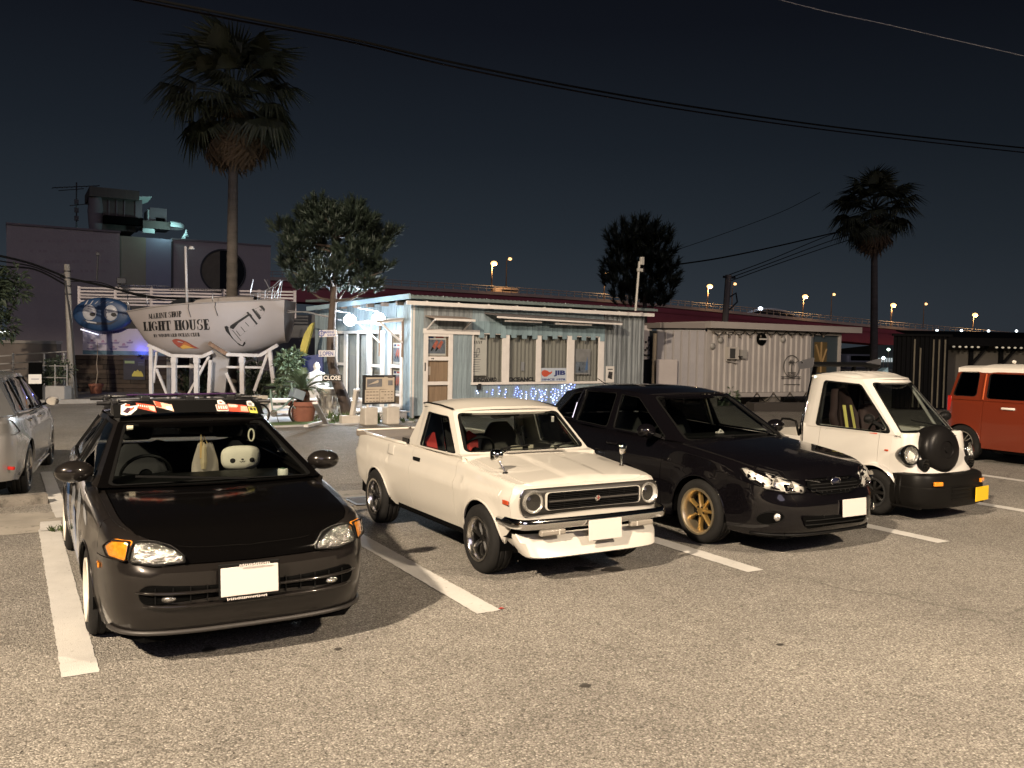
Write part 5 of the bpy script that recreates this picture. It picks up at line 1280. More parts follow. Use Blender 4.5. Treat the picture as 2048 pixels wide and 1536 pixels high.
# openings in the front wall, measured off the photograph
def q(F, u, v): return F.px(u, v)
DT0, DT1 = q(FR, 846, 700)[0], q(FR, 904, 700)[0]; DZ = q(FR, 850, 667)[1]
WT0, WT1 = q(FR, 943, 700)[0], q(FR, 1206, 700)[0]; WZ0, WZ1 = q(FR, 945, 766)[1], q(FR, 945, 664)[1]
plank_me = {}
def plank(F, t0, t1, z0, z1, d, m, name='plank', th=.022, par=None):
 key = (round(t1-t0, 2), round(z1-z0, 2), m.name, F is SD)
 tw = {True: F.ang, False: F.ang}[True]
 if key not in plank_me:
  o = MB().bbox((0, 0, 0), (t1-t0-.008, th, z1-z0), .004).build(name, m, par or shop); plank_me[key] = o
 else:
  o = plank_me[key].copy(); COL.objects.link(o); o.parent = par or shop; o.name = name
 o.location = F((t0+t1)/2, (z0+z1)/2, d+RNG.uniform(-.003, .004)); o.rotation_euler = (0, 0, tw)
 return o
def boards(F, t0, t1, w, m, holes, ztop, z0=.08, d=.012):
 n = max(1, round((t1-t0)/w));
 for i in range(n):
  a, b = t0+(t1-t0)*i/n, t0+(t1-t0)*(i+1)/n; c = (a+b)/2; segs = [(z0, ztop)]
  for (h0, h1, y0, y1) in holes:
   if h0 < c < h1:
    ns = []
    for s0, s1 in segs:
     if y0-s0 > .04: ns.append((s0, y0))
     if s1-y1 > .04: ns.append((y1, s1))
    segs = ns
  for s0, s1 in segs: plank(F, a, b, round(s0, 2), round(s1, 2), d, m)
holes = [(DT0, DT1, 0, DZ), (WT0, WT1, WZ0, WZ1)]
boards(FR, .0, DT0, .16, BLUE, holes, cz); boards(FR, DT0, DT1, .2, GALV, holes, cz); boards(FR, DT1, WT0, .17, BLUE, holes, DZ+.1)
boards(FR, DT1, WT0, .17, GALV, holes, cz, DZ+.105); boards(FR, WT0, WT1, .19, BLUE, holes, cz)
# galvanised corrugated sheets at the right end
G = []; n = 64
for k in range(n+1):
 t = lerp(WT1+.02, TR, k/n); a = 2*pi*k/8; d = .02+.016*sin(a); G.append([FR(t, z, d) for z in (.08, 1.0, 2.0, cz)])
MB().grid(G).build('corrugated_sheet', GALV, shop, smooth=True)
for k in range(7):
 t = lerp(WT1+.05, TR-.05, k/6); plank(FR, t-.03, t+.03, .08, round(cz, 2), .045, GALV, 'cover_strip')
# shop roof: edge sheet, white gutter board, rafters
ROOFM = mat('roof_metal_greygreen', (.20, .25, .25), .5, .3, var=(4, .2))
rz = TOPZ+.05
mb = MB(); mb.slab([FR(-.22, rz, .30), FR(TR+.30, rz+.02, .30), FR(TR+.30, rz+.15, -WD-.2), FR(-.22, rz+.12, -WD-.2)], (0, 0, 0), (0, 0, .07)); roofo = mb.build('roof', ROOFM, shop)
mb = MB(); n = 120
for k in range(n):
 t = lerp(-.2, TR+.28, (k+.5)/n)
 if k % 2 == 0: mb.box(FR(t, rz+.085, -.6), (.05, 1.8, .028), R=FR.R())
mb.build('roof_rib', ROOFM, shop)['kind'] = 'stuff'
a, b = q(FR, 803, 604), q(FR, 1296, 630)
MB().bar(FR(a[0], a[1]-.02, .26), FR(b[0], b[1]-.01, .26), .05, .10).build('gutter_board', WHT, shop)
for k in range(9): t = lerp(.3, TR-.3, k/8); MB().bar(FR(t, cz+.005, .0), FR(t, cz+.005, .235), .05, .06).build('rafter_end', WHT, shop)
a = SD.px(632, 613, .25)
MB().bar(SD(-.30, rz+.055, .25), SD(6.2, rz-.10, .25), .05, .13).build('side_fascia', mat('fascia_blue', (.34, .47, .55), .6, var=(3, .1)), shop)
for k in range(7): t = .45+.85*k; MB().bar(SD(t, cz-.03, .0), SD(t, cz-.03, .22), .09, .10).build('rafter_end', mat('raw_timber', (.26, .19, .14), .8, var=(8, .3)), shop)
for k in range(6): t = lerp(.8, TR-.6, k/5); MB().tube([FR(t, rz+.07, .2), FR(t, rz+.115, .2)], .018, 6).build('roof_bolt', GALV, shop)
mb = MB(); mb.bbox(FR(.0, cz/2, .028), (.11, .03, cz-.05), .004, R=FR.R()); mb.build('corner_board', WHT, shop)
mb = MB(); mb.bbox(SD(.0, cz/2, .030), (.11, .03, cz-.05), .004, R=sd_R()); mb.build('corner_board', mat('corner_blue', (.42, .55, .62), .6, var=(3, .1)), shop)
CURT = mat('grey_curtain', (.30, .29, .26), .9, var=(2, .15), stretch=(14, 14, .3)); SGL = glass('shop_glass', (.82, .84, .84))
WOODP = mat('door_plywood', (.24, .17, .11), .7, var=(3, .3), stretch=(10, 10, .6))
def frame_bar(F, t0, t1, z0, z1, par, name='frame_bar', d0=.0, d1=.05, m=None):
 R = F.R() if F is FR else sd_R()
 return MB().bbox(F((t0+t1)/2, (z0+z1)/2, (d0+d1)/2), (abs(t1-t0), abs(d1-d0), abs(z1-z0)), .005, R=R).build(name, m or WHT, par)
def pane(F, t0, t1, z0, z1, par, d=.012, name='pane', m=None):
 return MB().quad(F(t0, z0, d), F(t1, z0, d), F(t1, z1, d), F(t0, z1, d)).build(name, m or SGL, par, fix=False)
def flat(F, pts, d, m, name, par): return MB().add([F(t, z, d) for t, z in pts], [tuple(range(len(pts)))]).build(name, m, par, fix=False)
def ftext(F, s, t0, z0, t1, z1, d, m, name, par, bold=.0, slant=0.0):
 vs, fs = fit_text(s, t0, z0, t1, z1, bold); return MB().add([F(a, b+slant*(a-t0), d) for a, b in vs], fs).build(name, m, par, fix=False)
INK = mat('print_black', (.015, .015, .017), .6); PAP = mat('paper_white', (.66, .64, .60), .8); NAVY = mat('print_navy', (.02, .035, .16), .6); RED = mat('print_red', (.45, .05, .03), .6)
LB = mat('poster_grey_blue', (.20, .23, .28), .7, var=(9, .5)); SKINP = mat('poster_coral', (.55, .16, .11), .7, var=(15, .4))
# front door
dr = MB().bbox(FR((DT0+DT1)/2, DZ/2, -.045), (DT1-DT0-.1, .02, DZ-.04), .003, R=FR.R()).build('front_door', WOODP, shop)
w = DT1-DT0
for z0, z1 in ((0.02, .14), (q(FR, 870, 770)[1], q(FR, 870, 763)[1]), (q(FR, 870, 721)[1], q(FR, 870, 713)[1]), (DZ-.07, DZ)): frame_bar(FR, DT0, DT1, z0, z1, dr)
for t0, t1 in ((DT0, DT0+.085*w/.6), (DT1-.085*w/.6, DT1)): frame_bar(FR, t0, t1, 0.02, DZ, dr, d0=.002, d1=.056)
frame_bar(FR, DT0-.03, q(FR, 957, 660)[0], q(FR, 850, 667)[1], q(FR, 850, 657)[1], shop, 'door_head_board', .03, .075)
zt1, zt0 = q(FR, 870, 670)[1], q(FR, 870, 712)[1]; tm0, tm1 = DT0+.10*w, DT1-.13*w
def poster(F, t0, t1, z0, z1, d, par, lab='poster'):
 p = flat(F, [(t0, z0), (t1, z0), (t1, z1), (t0, z1)], d, PAP, lab, par); h, ww = z1-z0, t1-t0
 flat(F, [(t0+.03*ww, z0+.10*h), (t1-.03*ww, z0+.10*h), (t1-.03*ww, z1-.22*h), (t0+.03*ww, z1-.22*h)], d+.002, LB, 'poster_photo', p)
 for k, (c, m) in enumerate(((.42, SKINP), (.66, SKINP))):
  flat(F, [(t0+(c-.12)*ww, z0+.42*h), (t0+(c+.02)*ww, z0+.30*h), (t0+(c+.20)*ww, z0+.66*h), (t0+(c+.10)*ww, z0+.76*h)], d+.004, m, 'poster_figure', p)
  flat(F, [(t0+(c-.10)*ww, z0+.44*h), (t0+(c-.20)*ww, z0+.22*h), (t0+(c-.16)*ww, z0+.20*h), (t0+(c-.02)*ww, z0+.36*h)], d+.004, INK, 'poster_figure', p)
 flat(F, [(t0+.12*ww, z1-.16*h), (t0+.38*ww, z1-.16*h), (t0+.38*ww, z1-.06*h), (t0+.12*ww, z1-.06*h)], d+.002, NAVY, 'poster_print', p)
 flat(F, [(t0+.48*ww, z1-.14*h), (t0+.88*ww, z1-.14*h), (t0+.88*ww, z1-.07*h), (t0+.48*ww, z1-.07*h)], d+.002, RED, 'poster_print', p)
 return p
poster(FR, tm0+.01, tm1-.06, zt0+.01, zt1-.0, -.028, dr); pane(FR, tm0, tm1, zt0, zt1, dr, -.02)
za, zb_ = q(FR, 862, 719)[1], q(FR, 862, 715.5)[1]; ta = q(FR, 860, 717)[0]
flat(FR, [(ta, za+.012), (ta+.06, za+.012), (ta+.06, za-.005), (ta+.10, (za+zb_)/2), (ta+.06, zb_+.005), (ta+.06, zb_-.012), (ta, zb_-.012)], .0535, INK, 'door_arrow', dr)
frame_bar(FR, DT0+.02, DT0+.055, q(FR, 850, 742)[1], q(FR, 850, 725)[1], dr, 'handle', .057, .065, INK)
flat(FR, [(tm0+.02, q(FR, 860, 750)[1]), (tm0+.16, q(FR, 860, 750)[1]), (tm0+.16, q(FR, 860, 733)[1]), (tm0+.02, q(FR, 860, 733)[1])], -.03, mat('notice_beige', (.45, .40, .34), .8), 'door_notice', dr)
# front window band
wn = frame_bar(FR, WT0-.02, WT1+.02, WZ0-.05, WZ0+.02, shop, 'front_window', .0, .085)
frame_bar(FR, WT0, WT1, WZ1-.05, WZ1, wn, 'window_head', .0, .05)
mull = [(943, 945), (1002.8, 1016.8), (1070.9, 1080.6), (1132.8, 1146.5), (1195.3, 1206)]
edges = [(q(FR, a, 715)[0], q(FR, b, 715)[0]) for a, b in mull]
for a, b in edges: frame_bar(FR, a, b, WZ0+.02, WZ1-.05, wn, 'window_post', .002, .052)
for i in range(4):
 t0, t1 = edges[i][1], edges[i+1][0]; pane(FR, t0, t1, WZ0+.02, WZ1-.05, wn, .015)
 G = []
 for k in range(41):
  t = lerp(t0-.03, t1+.32, k/40); G.append([FR(t, z, -.16+.018*sin(k*1.5+i)) for z in (WZ0-.05, WZ1)])
 MB().grid(G).build('curtain', CURT, wn, smooth=True)
t0, t1 = edges[0][1], edges[0][1]+.52*(edges[1][0]-edges[0][1])
wb = flat(FR, [(t0, WZ0+.20), (t1, WZ0+.20), (t1, WZ1-.08), (t0, WZ1-.08)], -.05, PAP, 'white_notice', wn)
for k in range(9):
 zz = lerp(WZ0+.30, WZ0+.82, k/8); flat(FR, [(t0+.03, zz), (t0+RNG.uniform(.18, .32), zz+.004), (t0+.3, zz+.018), (t0+.03, zz+.016)], -.048, mat('pen_grey', (.16, .16, .17), .8), 'handwriting', wb)
for k in range(6): flat(FR, [(t0+.02+.055*k, WZ1-.30), (t0+.035+.055*k, WZ1-.33), (t0+.06+.055*k, WZ1-.24), (t0+.045+.055*k, WZ1-.22)], -.048, INK, 'handwriting', wb)
pts = [FR(t0+.2+.07*cos(a*.9)*(1-.02*a), WZ1-.55+.12*sin(a), -.045) for a in [k*.45 for k in range(28)]]; MB().tube(pts, .006, 4).build('handwriting', mat('pen_grey', (.16,)*3), wb)
ftext(FR, 'WINDWARD', edges[0][1]+.0, WZ0+.025, edges[1][0]-.16, WZ0+.15, .02, INK, 'window_lettering', wn, .06)
ftext(FR, 'OCEANCL', edges[1][1]+.0, WZ0+.025, edges[2][0]-.02, WZ0+.15, .02, INK, 'window_lettering', wn, .06)
# JIB sign with its whale
t0, t1 = edges[2][1]+.01, edges[3][0]-.01; z0, z1 = WZ0+.03, q(FR, 1090, 736)[1]; h = z1-z0; L_ = t1-t0
jb = frame_bar(FR, t0, t1, z0, z1, wn, 'sign_board', .016, .024, mat('sign_pale_blue', (.46, .52, .60), .6))
wh = [(t0+L_*x, z0+h*y) for x, y in ((.02, .66), (.06, .80), (.15, .86), (.25, .80), (.33, .68), (.39, .70), (.43, .80), (.44, .66), (.38, .54), (.31, .48), (.24, .36), (.13, .34), (.05, .46))]
flat(FR, wh, .0265, mat('whale_red', (.50, .09, .05), .6), 'whale_logo', jb)
ftext(FR, 'JIB', t0+L_*.50, z0+h*.36, t0+L_*.96, z0+h*.82, .0265, NAVY, 'sign_lettering', jb, .05); ftext(FR, 'SINCE 1978', t0+L_*.04, z0+h*.05, t0+L_*.96, z0+h*.21, .0265, NAVY, 'sign_lettering', jb, .04)
t0, t1 = edges[3][1]+.10, edges[4][0]-.24; z0 = WZ0+.22; z1 = WZ1-.40
pp = flat(FR, [(t0, z0), (t1, z0), (t1, z1), (t0, z1)], -.06, mat('poster_dusk', (.34, .33, .33), .7, var=(4, .2)), 'poster', wn)
flat(FR, [(t0+.05, z0+.05), (t1-.08, z0+.05), (t1-.08, z0+.38), (t0+.05, z0+.38)], -.058, LB, 'poster_photo', pp); flat(FR, [(t1-.20, z0+.12), (t1-.10, z0+.14), (t1-.12, z0+.55)], -.056, mat('sail_blue', (.12, .22, .45), .7), 'poster_sail', pp); flat(FR, [(t0+.15, z0+.12), (t0+.24, z0+.10), (t0+.20, z0+.26)], -.056, INK, 'poster_figure', pp)
flat(FR, [(edges[1][1]+.52, WZ0+.33), (edges[1][1]+.64, WZ0+.33), (edges[1][1]+.64, WZ0+.58), (edges[1][1]+.52, WZ0+.58)], -.10, mat('notice_grey', (.36, .36, .38), .8), 'window_notice', wn)
# notched valance boards above the windows
n = 26
for k in range(n):
 a, b = lerp(WT0, WT1, k/n), lerp(WT0, WT1, (k+1)/n); zl = WZ1-.02-(.10 if k % 2 else .0)-.04*RNG.random(); plank(FR, a, b, round(zl, 2), round(WZ1+.30, 2), .062, mat('valance_blue', (.22, .31, .35), .8, var=(3, .25), rnd=.2, stretch=(9, 9, .7)), 'valance_board', th=.018)
# rolled awning over the windows with two tube lamps
a, b = q(FR, 966, 628), q(FR, 1218, 643)
aw = MB().slab([FR(a[0], a[1], .07), FR(a[0], a[1]+.05, .07), FR(a[0], a[1]-.02, .62), FR(a[0], a[1]-.05, .62)], (0, 0, 0), FR.d*(b[0]-a[0])+Vector((0, 0, b[1]-a[1]))).build('window_awning', mat('awning_grey', (.13, .12, .12), .8, var=(3, .2)), shop)
MB().bar(FR(a[0]+.05, a[1]-.09, .60), FR(b[0]-.02, b[1]-.09, .60), .03, .05).build('awning_bar', WHT, aw)
for u0, v0, u1, v1 in ((1009, 637.5, 1083, 642.5), (1110, 644, 1183, 647.5)):
 p0, p1 = FR.px(u0, v0, .45), FR.px(u1, v1, .45); MB().bbox(FR((p0[0]+p1[0])/2, (p0[1]+p1[1])/2-.04, .45), (p1[0]-p0[0], .06, .05), .012, R=FR.R()).build('tube_light', WHT, aw)
# little awning over the front door
a, b = q(FR, 846, 631), q(FR, 924, 640)
ad = MB().slab([FR(a[0]+.05, a[1]-.02, .03), FR(a[0]+.05, a[1]+.01, .03), FR(a[0]+.05, a[1]-.07, .55), FR(a[0]+.05, a[1]-.10, .55)], (0, 0, 0), FR.d*(b[0]-a[0])).build('door_awning', mat('awning_board', (.34, .28, .24), .8, var=(4, .2)), shop)
for t in (a[0]+.08, b[0]): MB().bar(FR(t, a[1]-.38, .04), FR(t, a[1]-.10, .50), .035, .035).build('awning_bracket', WHT, ad)
MB().bar(FR(a[0]+.03, a[1]-.10, .55), FR(b[0]+.06, a[1]-.10, .55), .035, .06).build('awning_edge', WHT, ad)
# notice on the sheet wall, little speaker
t, z = q(FR, 1217, 748); frame_bar(FR, t-.17, t+.17, z-.26, z+.24, shop, 'notice_board', .06, .075, PAP); flat(FR, [(t-.10, z-.12), (t+.08, z-.16), (t+.10, z+.06), (t-.06, z+.08)], .0765, mat('foil_silver', (.7, .7, .7), .2, 1.0, bump=(20, .02)), 'notice_foil', shop)
ftext(FR, 'ogoo', t-.10, z+.13, t+.10, z+.17, .0765, INK, 'notice_print', shop) if 0 else flat(FR, [(t-.10, z+.13), (t+.10, z+.13), (t+.10, z+.16), (t-.10, z+.16)], .0765, INK, 'notice_print', shop)
t, z = q(FR, 955, 773); frame_bar(FR, t-.05, t+.05, z-.08, z+.08, shop, 'speaker', .03, .12, INK)
# fairy lights on the wall below the windows
LED = mat('fairy_light_blue', (.3, .4, 1), .4, emit=(.20, .30, 1.0), estr=5.5); LEDW = mat('fairy_light_white', (.8, .85, 1), .4, emit=(.45, .58, 1.0), estr=8.0)
fl = thing('fairy_lights', 'blue white fairy lights strung on the shop wall under the windows', 'string lights')
r = random.Random(3); t0, z0 = q(FR, 953, 790); t1 = q(FR, 1150, 770)[0]; n = 0; wires = []
cols = [(955, 782, 790), (975, 784, 788), (984, 780, 793), (999, 776, 791), (1010, 780, 796), (1030, 776, 800), (1036, 774, 806), (1042, 782, 803), (1052, 784, 806), (1064, 778, 812), (1070, 778, 810), (1080, 780, 815), (1086, 782, 815), (1092, 780, 815), (1104, 778, 812), (1109, 778, 815), (1115, 780, 812), (1124, 772, 812), (1131, 770, 808), (1137, 768, 808), (1143, 764, 806), (1150, 766, 800)]
bulb = {}
for u, va, vb in cols:
 k = 0; v = va
 while v < vb:
  uu, vv = u+r.uniform(-2.5, 2.5), v+r.uniform(-1, 1); tt, zz = FR.px(uu, vv, .05); m = LEDW if r.random() < .45 else LED
  if m.name not in bulb: o = MB().ball((0, 0, 0), .014, 6, 4).build('bulb', m, fl); bulb[m.name] = o
  else: o = bulb[m.name].copy(); COL.objects.link(o); o.parent = fl
  o.location = FR(tt, zz, .05); v += r.uniform(4.0, 6.0); n += 1
 a = FR.px(u, va, .04); b = FR.px(u, vb, .04); MB().tube([FR(a[0], WZ0-.06, .04), FR(b[0], b[1], .04)], .003, 4).build('cord', mat('cord_pale', (.4, .45, .5), .6), fl)
# ---- the side with the lamps
S_ = lambda u, v: SD.px(u, v)
swz = cz
sh = [(S_(797, 700)[0]-.12, S_(797, 700)[0]+.30, 0, 99)] if 0 else []
def sbar(t0, t1, z0, z1, par, name='frame_bar', d0=.0, d1=.05, m=None):
 return MB().bbox(SD((t0+t1)/2, (z0+z1)/2, (d0+d1)/2), (abs(t1-t0), abs(d1-d0), abs(z1-z0)), .005, R=sd_R()).build(name, m or WHT, par)
SW0, SW1 = S_(770, 760)[0], S_(671, 760)[0]; SZ0, SZ1 = S_(720, 812)[1], S_(720, 665)[1]
SDR0, SDR1 = S_(807, 760)[0], S_(778.5, 760)[0]; SDZ = S_(800, 662)[1]
SDZ0 = S_(800, 818)[1]
BL2 = BLUE
for (a, b, z0, z1) in ((.02, SDR0, .08, cz), (SDR0, SDR1, SDZ, cz), (SDR0, SDR1, .05, SDZ0), (SDR1, SW0, .08, cz), (SW0, SW1, SZ1, cz), (SW0, SW1, .06, SZ0), (SW1, 6.1, .08, cz)):
 n = max(1, round((b-a)/.19))
 for i in range(n): plank(SD, a+(b-a)*i/n, a+(b-a)*(i+1)/n, round(z0, 2), round(z1, 2), .012, BLUE)
sw = sbar(SW0-.04, SW1+.04, SZ0-.06, SZ0, shop, 'side_windows', 0, .09); sbar(SW0-.04, SW1+.04, SZ1-.03, SZ1+.05, sw, 'window_head', 0, .06)
posts = [770, 763, 745, 736, 718, 716, 696, 690, 675.5, 671]
ts = [S_(u, 760)[0] for u in posts]
for i in range(0, 10, 2): sbar(ts[i], ts[i+1], SZ0, SZ1-.03, sw, 'window_post', .002, .055)
for i, j, rail in ((1, 2, True), (3, 4, False), (5, 6, False), (7, 8, True)):
 MB().quad(SD(ts[i], SZ0, .018), SD(ts[j], SZ0, .018), SD(ts[j], SZ1-.03, .018), SD(ts[i], SZ1-.03, .018)).build('pane', SGL, sw, fix=False)
 G = [[SD(lerp(ts[i]-.28, ts[j]+.28, k/24), z, -.10+.014*sin(k*1.7)) for z in (SZ0-.05, SZ1)] for k in range(25)]; MB().grid(G).build('curtain', mat('pale_curtain', (.42, .43, .42), .9, var=(2, .12), stretch=(14, 14, .3)), sw, smooth=True)
 if rail: zz = lerp(SZ0, SZ1, .56); sbar(ts[i], ts[j], zz-.04, zz+.04, sw, 'window_rail', .003, .05)
sdr = sbar(SDR0+.05, SDR1-.05, SDZ0, SDZ-.02, shop, 'side_door', -.05, -.035, WOODP)
for t0, t1 in ((SDR0, SDR0+.12), (SDR1-.14, SDR1)): sbar(t0, t1, SDZ0, SDZ, sdr, 'frame_bar', .0, .058)
for z0, z1 in ((SDZ0, SDZ0+.12), (S_(795, 792)[1], S_(795, 787)[1]), (S_(795, 736)[1], S_(795, 729)[1]), (SDZ-.08, SDZ)): sbar(SDR0, SDR1, z0, z1, sdr, 'frame_bar', .002, .055)
class _F:                                                    # posters on the side wall read left to right
 def __init__(s, w): s.w = w
 def __call__(s, t, z, d=0): return SD(s.w-t, z, d)
FS = _F(SDR1)
poster(FS, .16, SDR1-SDR0-.16, S_(795, 728)[1], S_(795, 686)[1], -.02, sdr); poster(FS, .18, SDR1-SDR0-.18, S_(795, 786)[1], S_(795, 740)[1], -.02, sdr)
MB().quad(SD(SDR0+.1, SDZ0+.1, .0), SD(SDR1-.1, SDZ0+.1, .0), SD(SDR1-.1, SDZ-.1, .0), SD(SDR0+.1, SDZ-.1, .0)).build('pane', SGL, sdr, fix=False)
# lean-to canopy on triangular brackets
ct0, ct1 = S_(809, 640)[0]-.05, S_(770, 640)[0]+.25; cz1 = S_(809, 638)[1]
cp = MB().slab([SD(ct0, cz1, .04), SD(ct0, cz1+.03, .04), SD(ct0, cz1-.06, .82), SD(ct0, cz1-.09, .82)], (0, 0, 0), SD.d*(ct1-ct0)).build('side_canopy', mat('canopy_board', (.42, .40, .39), .7, var=(3, .15)), shop)
for t in (ct0+.06, ct1-.06):
 MB().bar(SD(t, cz1-.03, .04), SD(t, cz1-.11, .80), .05, .06).build('canopy_arm', WHT, cp); MB().bar(SD(t, cz1-.62, .06), SD(t, cz1-.12, .70), .05, .05).build('canopy_brace', WHT, cp); MB().bar(SD(t, cz1-1.0, .055), SD(t, cz1-.02, .055), .05, .05).build('canopy_post', mat('raw_timber', (.26,)*3), cp)
MB().bar(SD(ct0, cz1-.10, .82), SD(ct1, cz1-.10, .82), .04, .07).build('canopy_edge', WHT, cp)
# floodlights
FLE = mat('floodlight_glow', (1, 1, 1), .4, emit=(.86, .93, 1.0), estr=40.0)
for k, (u, v, lab) in enumerate(((700, 633, 'bright round floodlight under the shop eaves, nearer the pine tree'), (757, 630, 'bright round floodlight under the shop eaves, above the side canopy'))):
 t, z = SD.px(u, v, .62); f = thing('floodlight', lab, 'floodlight', SD(t, z, .62), FA+pi/2, 'floodlights on the shop side')
 MB().lathe([(0, 0), (.06, .0), (.095, -.05), (.10, -.06)], 20, axis='Z').build('lamp_housing', GALV, f, smooth=True)
 MB().ball((0, 0, -.10), (.17, .17, .16), 18, 12).build('lamp_globe', FLE, f, smooth=True)
 MB().tube([(0, 0, .0), (0, 0, .10), (0, .60, .16)], .014, 8).build('lamp_arm', GALV, f)
 lamp('floodlight_beam', SD(t, z-.08, .84), 420, (.80, .90, 1.0), .08, 'SPOT', SD(t, z-.45, 3.0), radians(172), .25); lamp('floodlight_spill', SD(t+.05, z-.22, .90), 105, (.80, .90, 1.0), .08)
# white deck and ramp in front of the side door
DK = mat('white_deck_paint', (.66, .64, .62), .7, var=(4, .15), dirt=(6, (.35, .33, .3), .62))
dk = thing('deck', 'low white timber deck with a handrail at the shop side door', 'deck')
for k in range(7):
 d = .18+.17*k; MB().bbox(SD(.95, .20, d), (2.1, .16, .03), .004, R=sd_R()).build('plank', DK, dk)
for t in (.0, 1.9): MB().bar(SD(t, .09, .15), SD(t, .09, 1.25), .08, .17).build('joist', DK, dk)
for t, d in ((2.4, 1.35), (1.3, 1.4)): MB().bbox(SD(t, .40, d), (.09, .09, .80), .01, R=sd_R()).build('rail_post', DK, dk)
MB().bar(SD(2.5, .62, 1.35), SD(.2, .40, 1.42), .05, .06).build('handrail', DK, dk); MB().bar(SD(2.5, .38, 1.35), SD(.2, .20, 1.42), .04, .05).build('handrail', DK, dk)
# ================================================================== boat on its stand
BD = 27.9
bdir = -CR.copy(); bdir.z = 0; bdir.normalize(); bn = Vector((-bdir.y, bdir.x, 0))
if bn.dot(Vector((0, -1, 0))) < 0: bn = -bn                # bn points to the camera
def bpx(u, v, d=0.0): return at_d(u, v, BD-d)
T0 = bpx(574, 690); T0.z = 0
def bl(u, v, d=0.0): p = bpx(u, v, d)-T0; return p.dot(bdir), p.z
boat = thing('boat', 'white sailing boat hull lettered as a shop sign, raised on white timber trestles', 'boat', T0, atan2(bdir.y, bdir.x))
# boat local axes: x towards the bow, y = away from or towards the camera
ysg = 1 if Matrix.Rotation(atan2(bdir.y, bdir.x), 3, 'Z').col[1].dot(bn) > 0 else -1
HW = mat('hull_white', (.34, .315, .315), .45, var=(1.2, .03)); HB = mat('hull_bottom', (.44, .45, .47), .6, var=(2, .2))
sheer = [(bl(u, v)[0], bl(u, v)[1]) for u, v in ((574, 602), (500, 606), (398, 610.5), (320, 616), (256, 623))]
keelp = [(bl(u, v)[0], bl(u, v)[1]) for u, v in ((566, 686), (520, 702), (460, 711), (400, 714), (340, 709), (300, 690), (280, 664), (264, 640), (256, 625))]
LB = sheer[-1][0]
beam = [(0, .72), (.8, .92), (2.0, 1.02), (3.2, .90), (4.2, .52), (LB-.25, .16), (LB, .02)]
def zsh(x): return lin(sheer, x)
kz = sorted(keelp)
def zk(x): return curve(kz, x)
def hull(x, f, d=0.0):         # f 0 keel .. 1 sheer on the camera side
 b = curve(beam, x); z0, z1 = zk(x), zsh(x)
 a = f*pi/2; y = b*sin(a)**.72*(1+.0*f); z = z0+(z1-z0)*(1-cos(a))**.80
 return Vector((x, ysg*(y+d), z))
NX, NF = 36, 14
for side in (1, -1):
 G = []
 for i in range(NX+1):
  x = -.03+(LB+.03)*(i/NX); row = [hull(max(x, .0), k/NF) for k in range(NF+1)]
  G.append([Vector((x if i else p.x-.10*(k/NF), p.y*side, p.z)) for k, p in enumerate(row)])
 MB().grid(G).build('hull', HW, boat, smooth=True, angle=60)
 if side == 1: tr = [p.copy() for p in G[0]]
 else: MB().add(tr+[p for p in G[0][::-1]], [tuple(range(2*(NF+1)))]).build('transom', HW, boat)
mb = MB(); dk_ = [[Vector((x, s*curve(beam, x)*.98, zsh(x)-.03)) for s in (-1, -.5, 0, .5, 1)] for x in [LB*i/20 for i in range(21)]]; mb.grid(dk_).build('boat_deck', HW, boat)
mb = MB().tube([hull(LB*i/24, 1.0, .01) for i in range(25)], .025, 6); mb.build('rubbing_strake', mat('strake_grey', (.30, .28, .27), .6), boat)
# low cabin with a dark window
cb = []
c0, c1 = bl(516, 600)[0], bl(345, 610)[0]
for i in range(13):
 f = i/12; x = lerp(c0, c1, f); h = .26*sin(pi*min(1, .25+f*.75))**.7*(1 if f < .85 else (1-f)/.15); w = .52*(1-.3*f); zz = zsh(x)-.03
 cb.append([Vector((x, ysg*w, zz)), Vector((x, ysg*w*.86, zz+h*.8)), Vector((x, ysg*w*.5, zz+h)), Vector((x, -ysg*w*.5, zz+h)), Vector((x, -ysg*w*.86, zz+h*.8)), Vector((x, -ysg*w, zz))])
cab = MB().grid(cb).build('cabin', mat('cabin_grey', (.34, .31, .29), .5, var=(3, .15)), boat, smooth=True, angle=50)
wx = [bl(u, v) for u, v in ((350, 609), (358, 602), (372, 598.5), (398, 598), (401, 601), (396, 605), (372, 608))]
MB().add([Vector((x, ysg*(.52*(1-.3*((x-c0)/(c1-c0)))+.01-.05*0), z)) for x, z in wx], [tuple(range(len(wx)))]).build('cabin_window', mat('cabin_window_dark', (.02, .022, .024), .1), cab, fix=False)
# rails and stanchions
MTL = mat('boat_rail_metal', (.55, .55, .57), .3, .8)
for u0, v0, u1, v1 in ((258, 620, 258, 585), (263, 620, 258, 592), (308, 617, 306, 588), (395, 610, 394, 500), (446, 607, 446, 588)):
 a, b = bl(u0, v0), bl(u1, v1); MB().tube([(a[0], ysg*curve(beam, max(.0, a[0]))*.9, zsh(a[0])-.02), (b[0], ysg*curve(beam, max(0, a[0]))*.9, b[1])], .014 if u0 != 395 else .04, 6).build('stanchion', MTL if u0 != 395 else mat('mast_white', (.45, .44, .45), .5), boat, smooth=True)
a = bl(397, 500); lm = MB().lathe([(0, .07), (.05, .06), (.09, -.01), (.095, -.03)], 14, c=(a[0]-.12, ysg*.8, a[1]-.05)).build('mast_lamp', mat('lamp_shade_white', (.5, .5, .5), .5), boat, smooth=True)
rp = [bl(u, v) for u, v in ((516, 592), (530, 589), (545, 584), (560, 576), (574, 563))]
